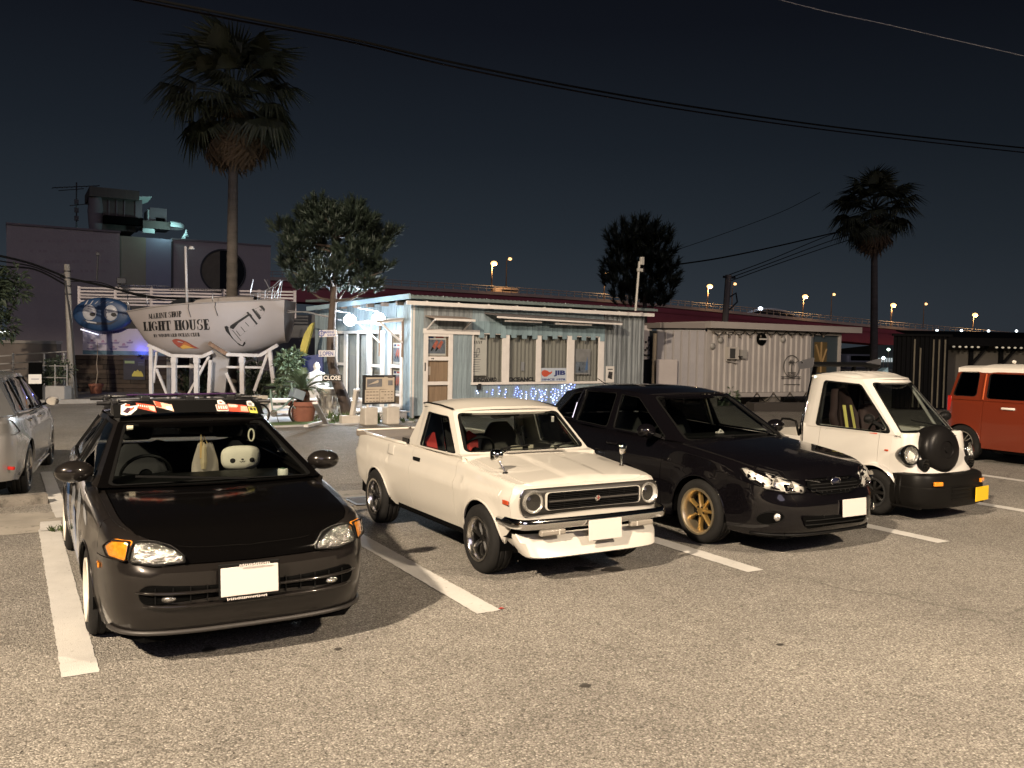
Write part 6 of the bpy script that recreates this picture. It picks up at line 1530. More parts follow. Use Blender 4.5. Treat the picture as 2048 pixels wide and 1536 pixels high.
for yy in (.45, .72):
 MB().tube([(x, ysg*yy, z) for x, z in rp], .014, 6).build('stern_rail', MTL, boat)
 for i, (x, z) in enumerate(rp): MB().tube([(x, ysg*yy, z), (x+.03*(i-1), ysg*yy, zsh(max(0, x))-.02)], .012, 6).build('rail_post', MTL, boat)
for u0, v0, u1, v1 in ((513, 590, 519, 562), (541, 562, 556, 590), (560, 600, 574, 566)):
 a, b = bl(u0, v0), bl(u1, v1); MB().tube([(a[0], ysg*.6, a[1]), (b[0], ysg*.6, b[1])], .018, 6).build('rail_strut', MTL, boat)
# ropes hanging over the side
for u, v0, v1 in ((402, 608, 617), (455, 605, 628)):
 a, b = bl(u, v0), bl(u, v1); MB().tube([hull(a[0], 1, .03), hull(a[0]+.03, .93, .03), hull(a[0]-.05, .80, .03)], .010, 5).build('rope', INK, boat)
# ---- lettering: slab-serif stencil capitals
def arc(cx, cy, rx, ry, a0, a1, tx, ty, n=8):
 o = [];
 for k in range(n+1): a = radians(a0+(a1-a0)*k/n); o.append((cx+rx*cos(a), cy+ry*sin(a)))
 for k in range(n, -1, -1): a = radians(a0+(a1-a0)*k/n); o.append((cx+(rx-tx)*cos(a), cy+(ry-ty)*sin(a)))
 return [[o[k], o[k+1], o[-k-2], o[-k-1]] for k in range(n)]
def R_(x0, y0, x1, y1): return [[(x0, y0), (x1, y0), (x1, y1), (x0, y1)]]
def Q_(*p): return [list(p)]
def stem(x, w=.29): return R_(x, .07, x+w, .93)+R_(x-.08, 0, x+w+.08, .07)+R_(x-.08, .93, x+w+.08, 1)
GL = {
'I': (.44, stem(.10)), 'L': (.66, stem(.10)+R_(.40, 0, .60, .09)+Q_((.50, .09), (.60, .09), (.64, .34), (.58, .34))),
'H': (.86, stem(.10)+stem(.52)+R_(.36, .46, .50, .55)), 'T': (.76, R_(.26, .07, .50, .93)+R_(.16, 0, .60, .07)+R_(.02, .91, .22, 1)+R_(.54, .91, .74, 1)+R_(.24, .93, .52, 1)+Q_((.02, .91), (.10, .91), (.05, .66), (.0, .66))+Q_((.66, .91), (.74, .91), (.76, .66), (.71, .66))),
'O': (.78, arc(.36, .5, .36, .52, 100, 260, .23, .06)+arc(.40, .5, .36, .52, -80, 80, .23, .06)), 'U': (.84, R_(.08, .3, .32, .93)+R_(.0, .93, .40, 1)+R_(.54, .3, .66, .93)+R_(.46, .93, .76, 1)+arc(.37, .32, .29, .34, 180, 262, .22, .06)+arc(.37, .32, .29, .34, 278, 360, .12, .08)),
'G': (.80, arc(.38, .5, .38, .52, 95, 262, .24, .07)+arc(.40, .5, .34, .52, 25, 82, .18, .08)+R_(.50, .05, .72, .42)+R_(.42, .40, .78, .47)), 'C': (.74, arc(.38, .5, .38, .52, 95, 265, .24, .07)+arc(.40, .5, .32, .52, 25, 82, .18, .08)+arc(.40, .5, .32, .52, -82, -35, .10, .08)),
'S': (.66, arc(.31, .74, .29, .27, 60, 250, .17, .09)+arc(.32, .27, .31, .28, -120, 78, .19, .09)+R_(.50, .68, .58, .98)+R_(.03, .02, .11, .34)), 'E': (.70, stem(.10)+R_(.38, 0, .60, .08)+R_(.38, .92, .60, 1)+R_(.38, .46, .50, .54)+R_(.46, .36, .52, .64)+Q_((.52, .08), (.62, .08), (.66, .30), (.61, .30))+Q_((.52, .92), (.62, .92), (.64, .72), (.59, .72))),
'M': (1.02, R_(.10, .07, .18, .93)+R_(.02, 0, .28, .07)+Q_((.06, 1), (.30, 1), (.54, .16), (.44, .10))+Q_((.54, .30), (.60, .14), (.78, 1), (.70, 1))+R_(.66, .07, .90, .93)+R_(.60, 0, .98, .07)+R_(.66, .93, .98, 1)), 'A': (.84, Q_((.12, .07), (.20, .07), (.40, .86), (.34, .98))+R_(.02, 0, .30, .07)+Q_((.40, 1), (.48, 1), (.76, .07), (.50, .07))+R_(.42, 0, .84, .07)+R_(.26, .28, .46, .35)),
'R': (.84, stem(.10)+arc(.40, .75, .26, .26, -85, 85, .17, .07)+Q_((.40, .46), (.54, .48), (.80, .0), (.56, .0))), 'N': (.90, R_(.12, .07, .20, .93)+R_(.02, 0, .30, .07)+Q_((.04, 1), (.28, 1), (.74, .0), (.62, .0))+R_(.66, .12, .74, .93)+R_(.58, .93, .84, 1)),
'P': (.74, stem(.10)+arc(.38, .73, .28, .28, -85, 85, .18, .07)), 'B': (.78, stem(.10)+arc(.38, .76, .25, .25, -80, 85, .16, .07)+arc(.38, .27, .30, .28, -85, 80, .18, .07)), 'Y': (.80, R_(.28, .07, .52, .44)+R_(.20, 0, .60, .07)+Q_((.28, .46), (.50, .46), (.26, 1), (.02, 1))+Q_((.50, .46), (.54, .46), (.78, 1), (.70, 1))),
'W': (1.12, Q_((.02, 1), (.28, 1), (.42, .0), (.30, .0))+Q_((.34, .0), (.42, .0), (.58, .90), (.50, .96))+Q_((.48, 1), (.70, 1), (.82, .0), (.70, .0))+Q_((.76, .0), (.82, .0), (1.08, 1), (.98, 1))), 'D': (.82, stem(.10)+arc(.38, .5, .38, .5, -85, 85, .23, .07)), 'K': (.8, stem(.1)), ' ': (.34, [])}
def hull_map(u, v, d=.012):                    # photo pixel on the near topside -> hull surface
 x, z = bl(u, v, .95); x = min(max(x, .05), LB-.08); z0, z1 = zk(x), zsh(x); q_ = min(.9995, max(.0, (z-z0)/(z1-z0)))**(1/.80); f = math.acos(1-q_)/(pi/2)
 p = hull(x, min(.999, f)); n = Vector((0, ysg, -.12)).normalized(); return p+n*(d)
def letter_row(s, u0, vb0, vt0, u1, vb1, vt1, name, m, squeeze=1.0):
 wt = sum(GL[c][0] for c in s); x = 0; o_ = None
 for c in s:
  w, polys = GL[c]
  if polys:
   mb = MB()
   for pl in polys:
    pts = []
    for a, b in pl:
     g = ((x+a)/wt); u = lerp(u0, u1, g); pts.append(hull_map(u, lerp(lerp(vb0, vb1, g), lerp(vt0, vt1, g), b)))
    mb.add(pts, [tuple(range(len(pts)))])
   mb.build(name, m, boat, fix=False)
  x += w
SIGN = mat('sign_paint_black', (.010, .010, .011), .5)
letter_row('MARINE SHOP', 286, 637, 627, 364, 633.5, 621.5, 'sign_letter', SIGN)
letter_row('LIGHT HOUSE', 270, 661, 643, 420, 659.5, 638, 'sign_letter', SIGN)
letter_row('BY WINDWARD OCEAN CLUB', 294, 674, 668, 397, 672.5, 665, 'sign_letter', SIGN)
def bdraw(px, m, name='painting', d=.012, par=None): return MB().add([hull_map(u, v, d) for u, v in px], [tuple(range(len(px)))]).build(name, m, par or boat, fix=False)
zz = lambda L: [(240+.1758*a, 560+.1758*b) for a, b in L]
bdraw(zz([(1185, 530), (1215, 520), (1250, 560), (1390, 715), (1375, 735), (1350, 755), (1310, 740), (1250, 660), (1195, 580)]), SIGN)
bdraw(zz([(1245, 545), (1250, 520), (1460, 385), (1478, 400), (1345, 490), (1280, 560)]), SIGN)
for L in ([(1440, 370), (1460, 360), (1555, 495), (1540, 510)], [(1500, 335), (1520, 325), (1600, 430), (1575, 450)], [(1580, 295), (1615, 288), (1645, 330), (1635, 360), (1610, 330)]): bdraw(zz(L), SIGN)
LN = lambda a, b, w=4: bdraw(zz([(a[0]-w*.6, a[1]+w*.6), (b[0]-w*.6, b[1]+w*.6), (b[0]+w*.6, b[1]-w*.6), (a[0]+w*.6, a[1]-w*.6)]), SIGN, 'painting_line')
for a, b in (((1270, 570), (1345, 690)), ((1385, 705), (1530, 500)), ((1480, 385), (1500, 410)), ((1260, 515), (1445, 375)), ((1310, 575), (1345, 635)), ((1345, 635), (1395, 600)), ((1365, 530), (1405, 590)), ((1405, 590), (1440, 565)), ((1420, 480), (1455, 525)), ((1455, 525), (1490, 490)), ((1545, 345), (1590, 410)), ((1525, 335), (1585, 305)), ((1595, 420), (1640, 360)), ((1585, 335), (1600, 350)), ((1600, 330), (1612, 350))): LN(a, b)
sun = [(545, 690), (560, 675), (600, 667), (660, 675), (720, 700), (790, 745), (850, 780), (800, 778), (740, 775), (650, 785), (600, 760), (560, 720)]
sb = bdraw(zz(sun), mat('sunset_red', (.30, .07, .05), .6, var=(6, .15)), 'emblem')
bdraw(zz([(625, 760), (680, 735), (740, 755), (800, 772), (740, 775), (650, 785)]), mat('sunset_yellow', (.62, .38, .10), .6), 'emblem_sun', .016, sb); bdraw(zz([(640, 745), (700, 700), (770, 745), (730, 757), (680, 736)]), mat('sunset_orange', (.42, .15, .06), .6), 'emblem_glow', .014, sb)
# fin keel and trestles
KE = mat('keel_grey', (.26, .255, .265), .6, var=(2, .15), dirt=(3, (.34, .32, .30), .6))
kp = [bl(u, v, .6) for u, v in ((425, 692), (458, 705), (444, 800), (414, 800))]
MB().slab([Vector((x, ysg*.45, max(z, .05))) for x, z in kp], (0, -.06, 0), (0, .06, 0)).build('fin_keel', KE, boat)
TW = mat('trestle_white', (.50, .485, .49), .65, var=(5, .12), dirt=(5, (.32, .27, .2), .66)); RW = mat('rotten_timber', (.20, .13, .09), .85, var=(8, .3))
tr_ = thing('boat_trestle', 'white timber trestle frame carrying the lettered boat hull', 'trestle', T0, atan2(bdir.y, bdir.x))
def tb(u0, v0, u1, v1, w, m=TW, d=.78, name='timber'):
 a, b = bl(u0, v0, d), bl(u1, v1, d); return MB().bar((a[0], ysg*d, max(a[1], .02)), (b[0], ysg*d, max(b[1], .02)), w, w*1.1, up=(0, 1, 0)).build(name, m, tr_)
for u0, v0, u1, v1, w in ((296, 690, 342, 711, .10), (342, 711, 405, 713, .10), (405, 713, 425, 704, .10), (418, 686, 453, 708, .11), (453, 709, 520, 711, .10), (520, 711, 556, 690, .10)): tb(u0, v0, u1, v1, w, TW if u0 != 418 else RW)
for u0, v0, u1, v1, w in ((302, 694, 301, 803, .10), (348, 714, 347, 803, .13), (393, 714, 392, 803, .13), (484, 712, 484, 803, .13), (539, 698, 552, 808, .12), (421, 720, 416, 803, .10)): tb(u0, v0, u1, v1, w, d=.80)
for u0, v0, u1, v1, w in ((312, 738, 337, 800, .07), (418, 713, 372, 795, .07), (537, 704, 508, 782, .09), (452, 746, 473, 795, .08), (313, 704, 306, 766, .06), (310, 733, 402, 733, .07), (453, 734, 524, 735, .07)): tb(u0, v0, u1, v1, w, d=.72)
for u, d in ((300, -.8), (348, -.8), (484, -.8), (545, -.8)): a = bl(u, 700, .7); MB().bar((a[0], ysg*d, .02), (a[0], ysg*d, a[1]-.1), .11).build('timber', TW, tr_)
for u in (348, 393, 484): a = bl(u, 717, .8); MB().bbox((a[0], ysg*.80, a[1]-.06), (.17, .17, .16), .01).build('pad_block', TW, tr_)
# ================================================================== left: board wall, pallets, banner, tube
BW = Frame((at_d(160, 800, 30.6).x, at_d(160, 800, 30.6).y), radians(-30+2)); BW.n = Vector((BW.d.y, -BW.d.x, 0))
DARKW = mat('dark_reclaimed_board', (.034, .024, .018), .85, var=(4, .4), rnd=.45, stretch=(.6, 8, 8), bump=(30, .004))
wl = thing('board_wall', 'dark reclaimed timber wall beneath the printed banner', 'wall')
BT1 = BW.px(440, 760)[0]; bz1 = BW.px(240, 712)[1]
bmesh_cache = {}
z = .06; row = 0
while z < bz1-.05:
 t = -.15; h = .165
 while t < BT1:
  L = RNG.choice([.7, .95, 1.2, 1.5]); L = min(L, BT1-t+.05); k = L
  if k not in bmesh_cache: o = MB().bbox((0, 0, 0), (L-.008, .03, h-.012), .004).build('board', DARKW, wl); bmesh_cache[k] = o
  else: o = bmesh_cache[k].copy(); COL.objects.link(o); o.parent = wl
  o.location = BW(t+L/2, z+h/2, RNG.uniform(-.012, .012)); o.rotation_euler = (0, 0, BW.ang); t += L
 z += h
BW.box(MB(), -.2, BT1, .02, bz1, -.10, -.03).build('wall_backing', MATTE, wl)
pf = thing('pallet_fence', 'white slatted pallet screen along the top of the timber wall', 'fence')
PALW = mat('pallet_white', (.46, .43, .45), .75, rnd=.2, var=(5, .2), stretch=(.8, 6, 6))
pz0, pz1 = BW.px(220, 612)[1], BW.px(240, 574)[1]; PT1 = BW.px(545, 600)[0]; slat = None
n = 6
for j in range(n):
 zz_ = lerp(pz0, pz1, (j+.5)/n); t = -.05
 while t < PT1-.1:
  L = 1.25
  if slat is None: slat = MB().bbox((0, 0, 0), (L-.05, .022, .062), .004).build('slat', PALW, pf); o = slat
  else: o = slat.copy(); COL.objects.link(o); o.parent = pf
  o.location = BW(t+L/2, zz_+RNG.uniform(-.012, .012), .0); o.rotation_euler = (0, RNG.uniform(-.012, .012), BW.ang); t += L
for k in range(int(PT1/1.25)+2): MB().bar(BW(-.05+1.25*k, pz0-.3, -.05), BW(-.05+1.25*k, pz1, -.05), .09).build('fence_post', PALW, pf)
PLY = mat('clear_corrugated', (.62, .62, .66), .35, var=(6, .2))
for (ta, tb_, nm) in ((BW.px(236, 574)[0], BW.px(332, 576)[0], 0), (BW.px(338, 580)[0], BW.px(448, 580)[0], 1)):
 G = []; n = int((tb_-ta)/.01);
 for k in range(n+1):
  t = lerp(ta, tb_, k/n); zz_ = pz1+.05+.022*sin(2*pi*t/.085)+(-.08 if nm else 0); G.append([BW(t, zz_, .12), BW(t, zz_+.02, -.5)])
 MB().grid(G).build('corrugated_capping', PLY, pf, smooth=True)
bn_ = thing('banner', 'pale printed banner of boat drawings stretched on the wall, blue glow at one corner', 'banner')
b0, b1 = BW.px(167, 684)[0], BW.px(330, 684)[0]; bza, bzb = BW.px(230, 709.5)[1], BW.px(230, 657)[1]
BP = mat('banner_lilac', (.34, .33, .42), .35, var=(1.5, .12)); BP2 = mat('banner_print', (.15, .13, .24), .5)
MB().box(BW((b0+b1)/2, (bza+bzb)/2, .05), (b1-b0, .015, bzb-bza), R=BW.R()).build('banner_sheet', BP, bn_)
fl_ = lambda pts, d, m, nm: MB().add([BW(t, z_, d) for t, z_ in pts], [tuple(range(len(pts)))]).build(nm, m, bn_, fix=False)
fl_([(b0, bza), (b1, bza), (b1, bza+.14), (b0, bza+.14)], .0605, mat('banner_teal', (.07, .14, .20), .5, var=(3, .3)), 'banner_sea')
r = random.Random(5)
for k in range(14): t = b0+.22+.075*k; fl_([(t, bzb-.10), (t+.05, bzb-.095), (t+.045, bzb-.15), (t+.0, bzb-.145)], .0605, BP2, 'banner_mark')
for cx, cy, s in ((.30, .42, 1), (.68, .40, 1.1), (1.12, .44, 1.0), (1.40, .30, 1.2), (.28, .22, .9), (1.05, .22, .9), (1.62, .46, .8)):
 cx += b0; cy = bza+cy
 fl_([(cx-.16*s, cy), (cx+.16*s, cy+.02), (cx+.12*s, cy-.05), (cx-.10*s, cy-.055)], .0605, BP2, 'banner_drawing'); fl_([(cx-.05*s, cy+.02), (cx+.08*s, cy+.03), (cx+.04*s, cy+.10*s), (cx-.02*s, cy+.09*s)], .0605, mat('banner_mauve', (.22, .14, .24), .5), 'banner_drawing')
lamp('banner_blue_light', BW(BW.px(286, 700)[0], bza+.12, .30), 9, (.10, .12, 1.0), .03)
lb_ = thing('spotlight', 'small blue spotlight at the right end of the banner', 'spotlight', BW(BW.px(286, 705)[0], bza-.02, .30)); MB().lathe([(0, -.03), (.045, -.03), (.05, .03), (.04, .04)], 12, axis='Z').build('lamp_housing', BLK, lb_); MB().lathe([(0, .035), (.035, .035)], 12).build('lamp_lens', mat('blue_glow', (.1, .1, 1), .3, emit=(.16, .18, 1.0), estr=14), lb_)
tl = thing('banner_streak', 'slim glowing white bar added as the streak of light on the banner', 'lamp', BW(b0+.28, bzb-.14, .16)); MB().bar(Vector((0, 0, 0))-BW.d*.30+Vector((0, 0, .09)), BW.d*.30+Vector((0, 0, -.09)), .03).build('streak_bar', mat('streak_glow', (1, 1, 1), .4, emit=(.75, .78, 1.0), estr=1.6), tl)  # glowing bar added to stand for the light streak on the banner
# blue inflatable towing tube with two big printed eyes
tu = thing('towing_tube', 'round blue inflatable towing tube with two big white eyes, above the banner', 'inflatable', BW(BW.px(214, 630)[0], BW.px(214, 630)[1], .30))
TB = mat('tube_blue', (.020, .055, .14), .45, var=(3, .25)); tw, th = 1.02, .60
G = []
for i in range(9):
 a = pi*i/8; row = []
 for k in range(41):
  b = 2*pi*k/40; rx, rz = tw*(.62+.38*sin(a)**.5), th*(.62+.38*sin(a)**.5); row.append(BW.d*(rx*cos(b))+BW.n*(-.20*cos(a))+Vector((0, 0, rz*sin(b)-.10*rx*cos(b)*0)))
 G.append(row)
mb = MB().grid(G); mb.add([p for p in G[0][:-1]], [tuple(range(40))]); mb.add([p for p in G[-1][:-1]], [tuple(range(40))]); mb.build('tube_body', TB, tu, smooth=True, angle=50)
def tp(a, b, d): return BW.d*a+Vector((0, 0, b))+BW.n*(.205+d)
for cx, px_ in ((-.38, -.26), (.34, .46)):
 e_ = MB().lathe([(0, .07), (.15, .06), (.24, .035), (.27, 0)], 24, axis='Z'); e_.v = [tuple(tp(cx+p[0]*.86, .06+p[1], p[2]*.6)) for p in e_.v]; e_ = e_.build('eye', mat('eye_white', (.40, .42, .47), .4), tu, smooth=True)
 o_ = MB().lathe([(0, 0), (.085, 0)], 18, axis='Z'); o_.v = [tuple(tp(px_+p[0]*1.1, .0+p[1]*.8, .052)) for p in o_.v]; o_.build('pupil', INK, e_, fix=False)
rr_ = lambda pts, m, nm, d=.008: MB().add([tp(a, b, d) for a, b in pts], [tuple(range(len(pts)))]).build(nm, m, tu, fix=False)
rr_([(-.62, -.18), (-.10, -.27), (.30, -.27), (.62, -.16), (.34, -.34), (-.10, -.36), (-.44, -.30)], mat('tube_dark', (.015, .02, .04), .5), 'printed_mouth')
rr_([(-.52, -.215), (-.14, -.275), (-.14, -.315), (-.44, -.285)], mat('eye_white', (.55,)*3), 'printed_teeth', .012)
for k in range(6): rr_([(-.56+.17*k, .30+.02*k), (-.48+.17*k, .34+.02*k), (-.40+.17*k, .50-.01*k), (-.46+.17*k, .46-.01*k)], mat('tube_stripe', (.36, .37, .42), .5), 'printed_stripe', .004)
for sx in (-.72, .70): MB().tube([tp(sx, .05, -.10), tp(sx*1.1, -.02, -.02), tp(sx, -.10, -.10)], .02, 6).build('tow_handle', INK, tu, smooth=True)
# things on and before the board wall
mt = thing('poster_board', 'dark poster board with a yellow emblem on the timber wall', 'sign', BW(BW.px(270, 738)[0], BW.px(270, 738)[1], .05))
MB().box((0, 0, 0), (.75, .03, .75), R=BW.R()).build('board_panel', mat('board_navy', (.012, .013, .025), .5), mt)
for t, z_, w, h, m in ((-.16, .24, .34, .09, mat('board_green', (.16, .22, .10), .6)), (.24, .22, .2, .03, mat('board_line', (.05, .06, .09), .6)), (.24, .15, .2, .03, mat('board_line', (.05,)*3))): MB().box(BW.d*t+BW.n*.02+Vector((0, 0, z_)), (w, .006, h), R=BW.R()).build('board_print', m, mt)
MB().add([BW.d*(.12+.20*cos(a)*(1 if 0 < k < 9 else 1))+BW.n*.024+Vector((0, 0, -.26+.24*sin(a)*(.8+.2*(k % 2)))) for k, a in enumerate([pi*i/10 for i in range(11)])], [tuple(range(11))]).build('board_emblem', mat('board_yellow', (.34, .30, .06), .6), mt, fix=False)
def pot(name, lab, c, r, h, m, plant=None):
 t = thing(name, lab, 'plant pot', c); MB().lathe([(0, .02), (r*.66, 0), (r*.70, .01), (r*.94, h*.80), (r*1.06, h*.80), (r*1.08, h), (r*.96, h), (r*.93, h*.9), (0, h*.9)], 24).build('pot_body', m, t, smooth=True, angle=40); return t
TERRA = mat('terracotta', (.22, .085, .055), .8, var=(4, .25), dirt=(3, (.32, .22, .18), .63))
p_ = at_d(192, 798, 29.6); p_.z = 0; tpot = pot('plant_pot', 'terracotta pot with a bare thin stem before the timber wall', p_, .22, .42, TERRA); MB().tube([(0, 0, .4), (.05, 0, .8), (.02, 0, 1.1), (.06, .0, 1.6), (.03, 0, 1.9)], [.02, .018, .015, .012, .006], 6).build('bare_stem', mat('stem_grey', (.20, .17, .14), .9), tpot)
# leafy helper -------------------------------------------------------------
def leaves(mb, c, n, spread, size, seed, droop=.3, elong=2.6):
 r = random.Random(seed)
 for _ in range(n):
  while True:
   p = Vector((r.uniform(-1, 1), r.uniform(-1, 1), r.uniform(-1, 1)))
   if p.length < 1: break
  q_ = Vector((c[0]+p.x*spread[0], c[1]+p.y*spread[1], c[2]+p.z*spread[2])); d = (p+Vector((r.uniform(-.6, .6), r.uniform(-.6, .6), r.uniform(-.2, .7)-droop))).normalized(); L = size*r.uniform(.7, 1.3); s = d.cross(Vector((r.uniform(-1, 1), r.uniform(-1, 1), 1))).normalized()*L/elong/2
  m_ = q_+d*L*.5+Vector((0, 0, L*.06)); e_ = q_+d*L-Vector((0, 0, L*droop*.4)); mb.add([q_, m_+s, e_, m_-s], [(0, 1, 2), (0, 2, 3)])
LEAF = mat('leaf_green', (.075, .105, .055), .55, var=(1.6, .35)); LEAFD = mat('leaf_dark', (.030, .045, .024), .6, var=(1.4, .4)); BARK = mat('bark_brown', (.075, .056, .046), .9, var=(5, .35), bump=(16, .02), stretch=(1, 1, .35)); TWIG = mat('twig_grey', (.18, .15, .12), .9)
def bush(name, lab, c, sp, n, sz, seed, m, stems=7, cat='shrub', clumps=14):
 t = thing(name, lab, cat, c); r = random.Random(seed); mb = MB(); st = MB()
 for k in range(clumps):
  a = r.uniform(0, 2*pi); q_ = Vector((sp[0]*.75*cos(a)*r.uniform(.2, 1), sp[1]*.75*sin(a)*r.uniform(.2, 1), sp[2]*r.uniform(.5, 1.75)))
  leaves(mb, q_, n//clumps, (sp[0]*.34, sp[1]*.34, sp[2]*.28), sz, seed*31+k)
  if k < stems: st.tube([(r.uniform(-.08, .08), r.uniform(-.08, .08), 0), q_*.5+Vector((r.uniform(-.08, .08), 0, .05)), q_], [.022, .014, .005], 5)
 mb.build('foliage', m, t, fix=False); st.build('stems', TWIG, t)
 return t
p_ = at_d(582, 806, 25.5); p_.z = 0; bush('shrub', 'leafy oleander-like shrub between the boat stern and the pine tree', p_, (.60, .5, .86), 1500, .20, 4, LEAF, 9)
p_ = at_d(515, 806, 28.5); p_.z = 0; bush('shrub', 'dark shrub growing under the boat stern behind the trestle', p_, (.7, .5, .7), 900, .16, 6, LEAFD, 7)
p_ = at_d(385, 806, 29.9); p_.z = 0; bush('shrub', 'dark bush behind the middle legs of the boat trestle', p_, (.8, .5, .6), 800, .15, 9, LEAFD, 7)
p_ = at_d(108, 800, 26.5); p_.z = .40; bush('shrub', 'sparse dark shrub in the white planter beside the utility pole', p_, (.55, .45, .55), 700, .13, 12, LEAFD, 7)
# ================================================================== far left building
PK = mat('mauve_stucco', (.33, .295, .30), .9, var=(.35, .12), bump=(9, .02), dirt=(1.2, (.28, .25, .258), .62)); PK2 = mat('olive_stucco', (.30, .28, .22), .9, var=(.4, .12)); PK3 = mat('violet_stucco', (.26, .255, .34), .9, var=(.4, .1))
bd = thing('building', 'tall windowless mauve building with a round window and rooftop penthouse', 'building')
LF = Frame((at_d(14, 700, 54).x, at_d(14, 700, 54).y), 0.0); lp = LF.px
t1, t2, t3, t4 = lp(240, 460)[0], lp(293, 460)[0], lp(345, 470)[0], lp(541, 480)[0]; ztop = lp(14, 449)[1]
def slab_box(mb, F, t0, t1, z0, z1, d0, d1): return F.box(mb, t0, t1, z0, z1, d0, d1)
slab_box(MB(), LF, 0, t1-.01, 0, ztop, -9, 0).build('wall', PK, bd)
slab_box(MB(), LF, t1, t2-.005, 0, ztop-.15, -9, -.25).build('wall_bay', PK2, bd); slab_box(MB(), LF, t2, t3-.005, 0, ztop-.15, -9, -.25).build('wall_bay', PK3, bd)
slab_box(MB(), LF, t3, t4, 0, ztop-.2, -9, 0.05).build('wall', PK, bd)
for a, b in ((0, t1), (t3, t4)): slab_box(MB(), LF, a-.03, b+.03, ztop-.2+(.2 if a == 0 else 0), ztop-.08+(.2 if a == 0 else 0), -9, .10).build('parapet_cap', mat('cap_mauve', (.17, .145, .155), .8), bd)
slab_box(MB(), LF, t3-.06, t3+.04, 0, ztop-.3, -.2, .12).build('downpipe', mat('pipe_dark', (.05, .045, .05), .6), bd)
# rows of painted lettering, long faded
FAD = mat('faded_lettering', (.30, .25, .265), .9)
r = random.Random(8)
for row, (v, ua, ub) in enumerate(((482, 40, 215), (502, 40, 215), (523, 30, 210), (542, 60, 205))):
 mb = MB(); u = ua
 while u < ub:
  w = r.uniform(4, 9); a, b = lp(u, v+3), lp(u+w, v-3)
  if r.random() > .25: mb.box(LF((a[0]+b[0])/2, (a[1]+b[1])/2, .006), (abs(b[0]-a[0]), .012, .16), R=LF.R())
  u += w+r.uniform(2, 5)
 mb.build('faded_lettering', FAD, bd)['kind'] = 'stuff'
# round window
cu, cv = 446, 543; c = lp(cu, cv); R0 = (lp(491, 543)[0]-lp(401, 543)[0])/2
mb = MB().lathe([(R0*.97, -.12), (R0*1.02, .0), (R0*1.02, .10), (R0*.95, .10), (R0*.95, -.1)], 48, axis='Y'); mb.v = [tuple(LF(c[0]+p[0], c[1]+p[2], .05-p[1]*-1)) for p in mb.v]; rw = mb.build('window', mat('window_rim_dark', (.04, .04, .045), .4), bd, smooth=True, angle=40)
def disc(x0, x1, d, m, nm):
 pts = []
 for k in range(49):
  a = 2*pi*k/48; x = max(x0, min(x1, R0*.95*cos(a))); pts.append((x, R0*.95*sin(a) if x0 < R0*.95*cos(a) < x1 else math.copysign(sqrt(max(0, (R0*.95)**2-x*x)), sin(a))))
 MB().add([LF(c[0]+x, c[1]+z_, d) for x, z_ in pts[:-1]], [tuple(range(48))]).build(nm, m, rw, fix=False)
disc(-R0, -.15*R0, .075, mat('drawn_blind', (.15, .135, .10), .8, var=(3, .15)), 'window_blind'); disc(-.15*R0, R0, .07, mat('dark_pane', (.012, .013, .016), .05), 'pane')
# penthouse with a curved end and flat roof slabs
PW = mat('penthouse_wall', (.14, .125, .135), .85, var=(1, .15)); PDK = mat('penthouse_dark', (.06, .05, .045), .8, var=(2, .2), stretch=(4, 4, .4)); CY = mat('cyan_lamplight_tint', (.40, .48, .47), .7)  # cyan lamplight worked into the paint of the lit roof pieces
def LB_(u0, v0, u1, v1, d0, d1, m, nm): a, b = lp(u0, v1), lp(u1, v0); return slab_box(MB(), LF, a[0], b[0], a[1], b[1], d0, d1).build(nm, m, bd)
LB_(208, 388, 278, 452, -5, -2, PDK, 'penthouse'); LB_(278, 390, 292, 448, -5, -1.9, PW, 'penthouse_pier')
for u in (224, 240, 256): LB_(u-.8, 392, u+.8, 432, -2.0, -1.93, PW, 'penthouse_post')
a = lp(197, 420); mb = MB().lathe([(.40, lp(197, 455)[1]), (.50, lp(197, 415)[1]), (.40, lp(197, 382)[1])], 16); mb.v = [tuple(Vector(p)+LF(a[0], 0, -2.2)) for p in mb.v]; mb.build('penthouse_column', PW, bd, smooth=True)
LB_(183, 375, 285, 384, -6, -1.6, PDK, 'penthouse_roof')
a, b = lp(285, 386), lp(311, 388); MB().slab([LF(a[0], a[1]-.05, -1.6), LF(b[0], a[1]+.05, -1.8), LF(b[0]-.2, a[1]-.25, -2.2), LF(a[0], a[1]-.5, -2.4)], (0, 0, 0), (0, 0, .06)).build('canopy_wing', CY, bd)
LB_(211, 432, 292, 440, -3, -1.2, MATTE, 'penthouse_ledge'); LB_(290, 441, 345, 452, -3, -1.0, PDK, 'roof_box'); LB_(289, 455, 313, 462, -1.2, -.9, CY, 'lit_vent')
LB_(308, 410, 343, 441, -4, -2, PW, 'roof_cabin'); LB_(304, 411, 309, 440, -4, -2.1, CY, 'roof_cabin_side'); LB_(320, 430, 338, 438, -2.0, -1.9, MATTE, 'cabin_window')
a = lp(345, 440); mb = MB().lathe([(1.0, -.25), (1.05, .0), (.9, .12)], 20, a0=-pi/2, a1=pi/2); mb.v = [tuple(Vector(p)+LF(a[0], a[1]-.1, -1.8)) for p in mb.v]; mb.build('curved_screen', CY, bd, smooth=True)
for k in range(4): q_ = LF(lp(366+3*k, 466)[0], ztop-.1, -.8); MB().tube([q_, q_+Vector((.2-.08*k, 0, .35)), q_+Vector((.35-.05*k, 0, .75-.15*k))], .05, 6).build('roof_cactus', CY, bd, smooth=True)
lamp('rooftop_light', LF(lp(330, 452)[0], lp(330, 452)[1]+.1, .25), 90, (.55, 1.0, .95), .1); lamp('rooftop_light', LF(lp(372, 462)[0], lp(372, 455)[1], .1), 50, (.6, .95, 1.0), .1)
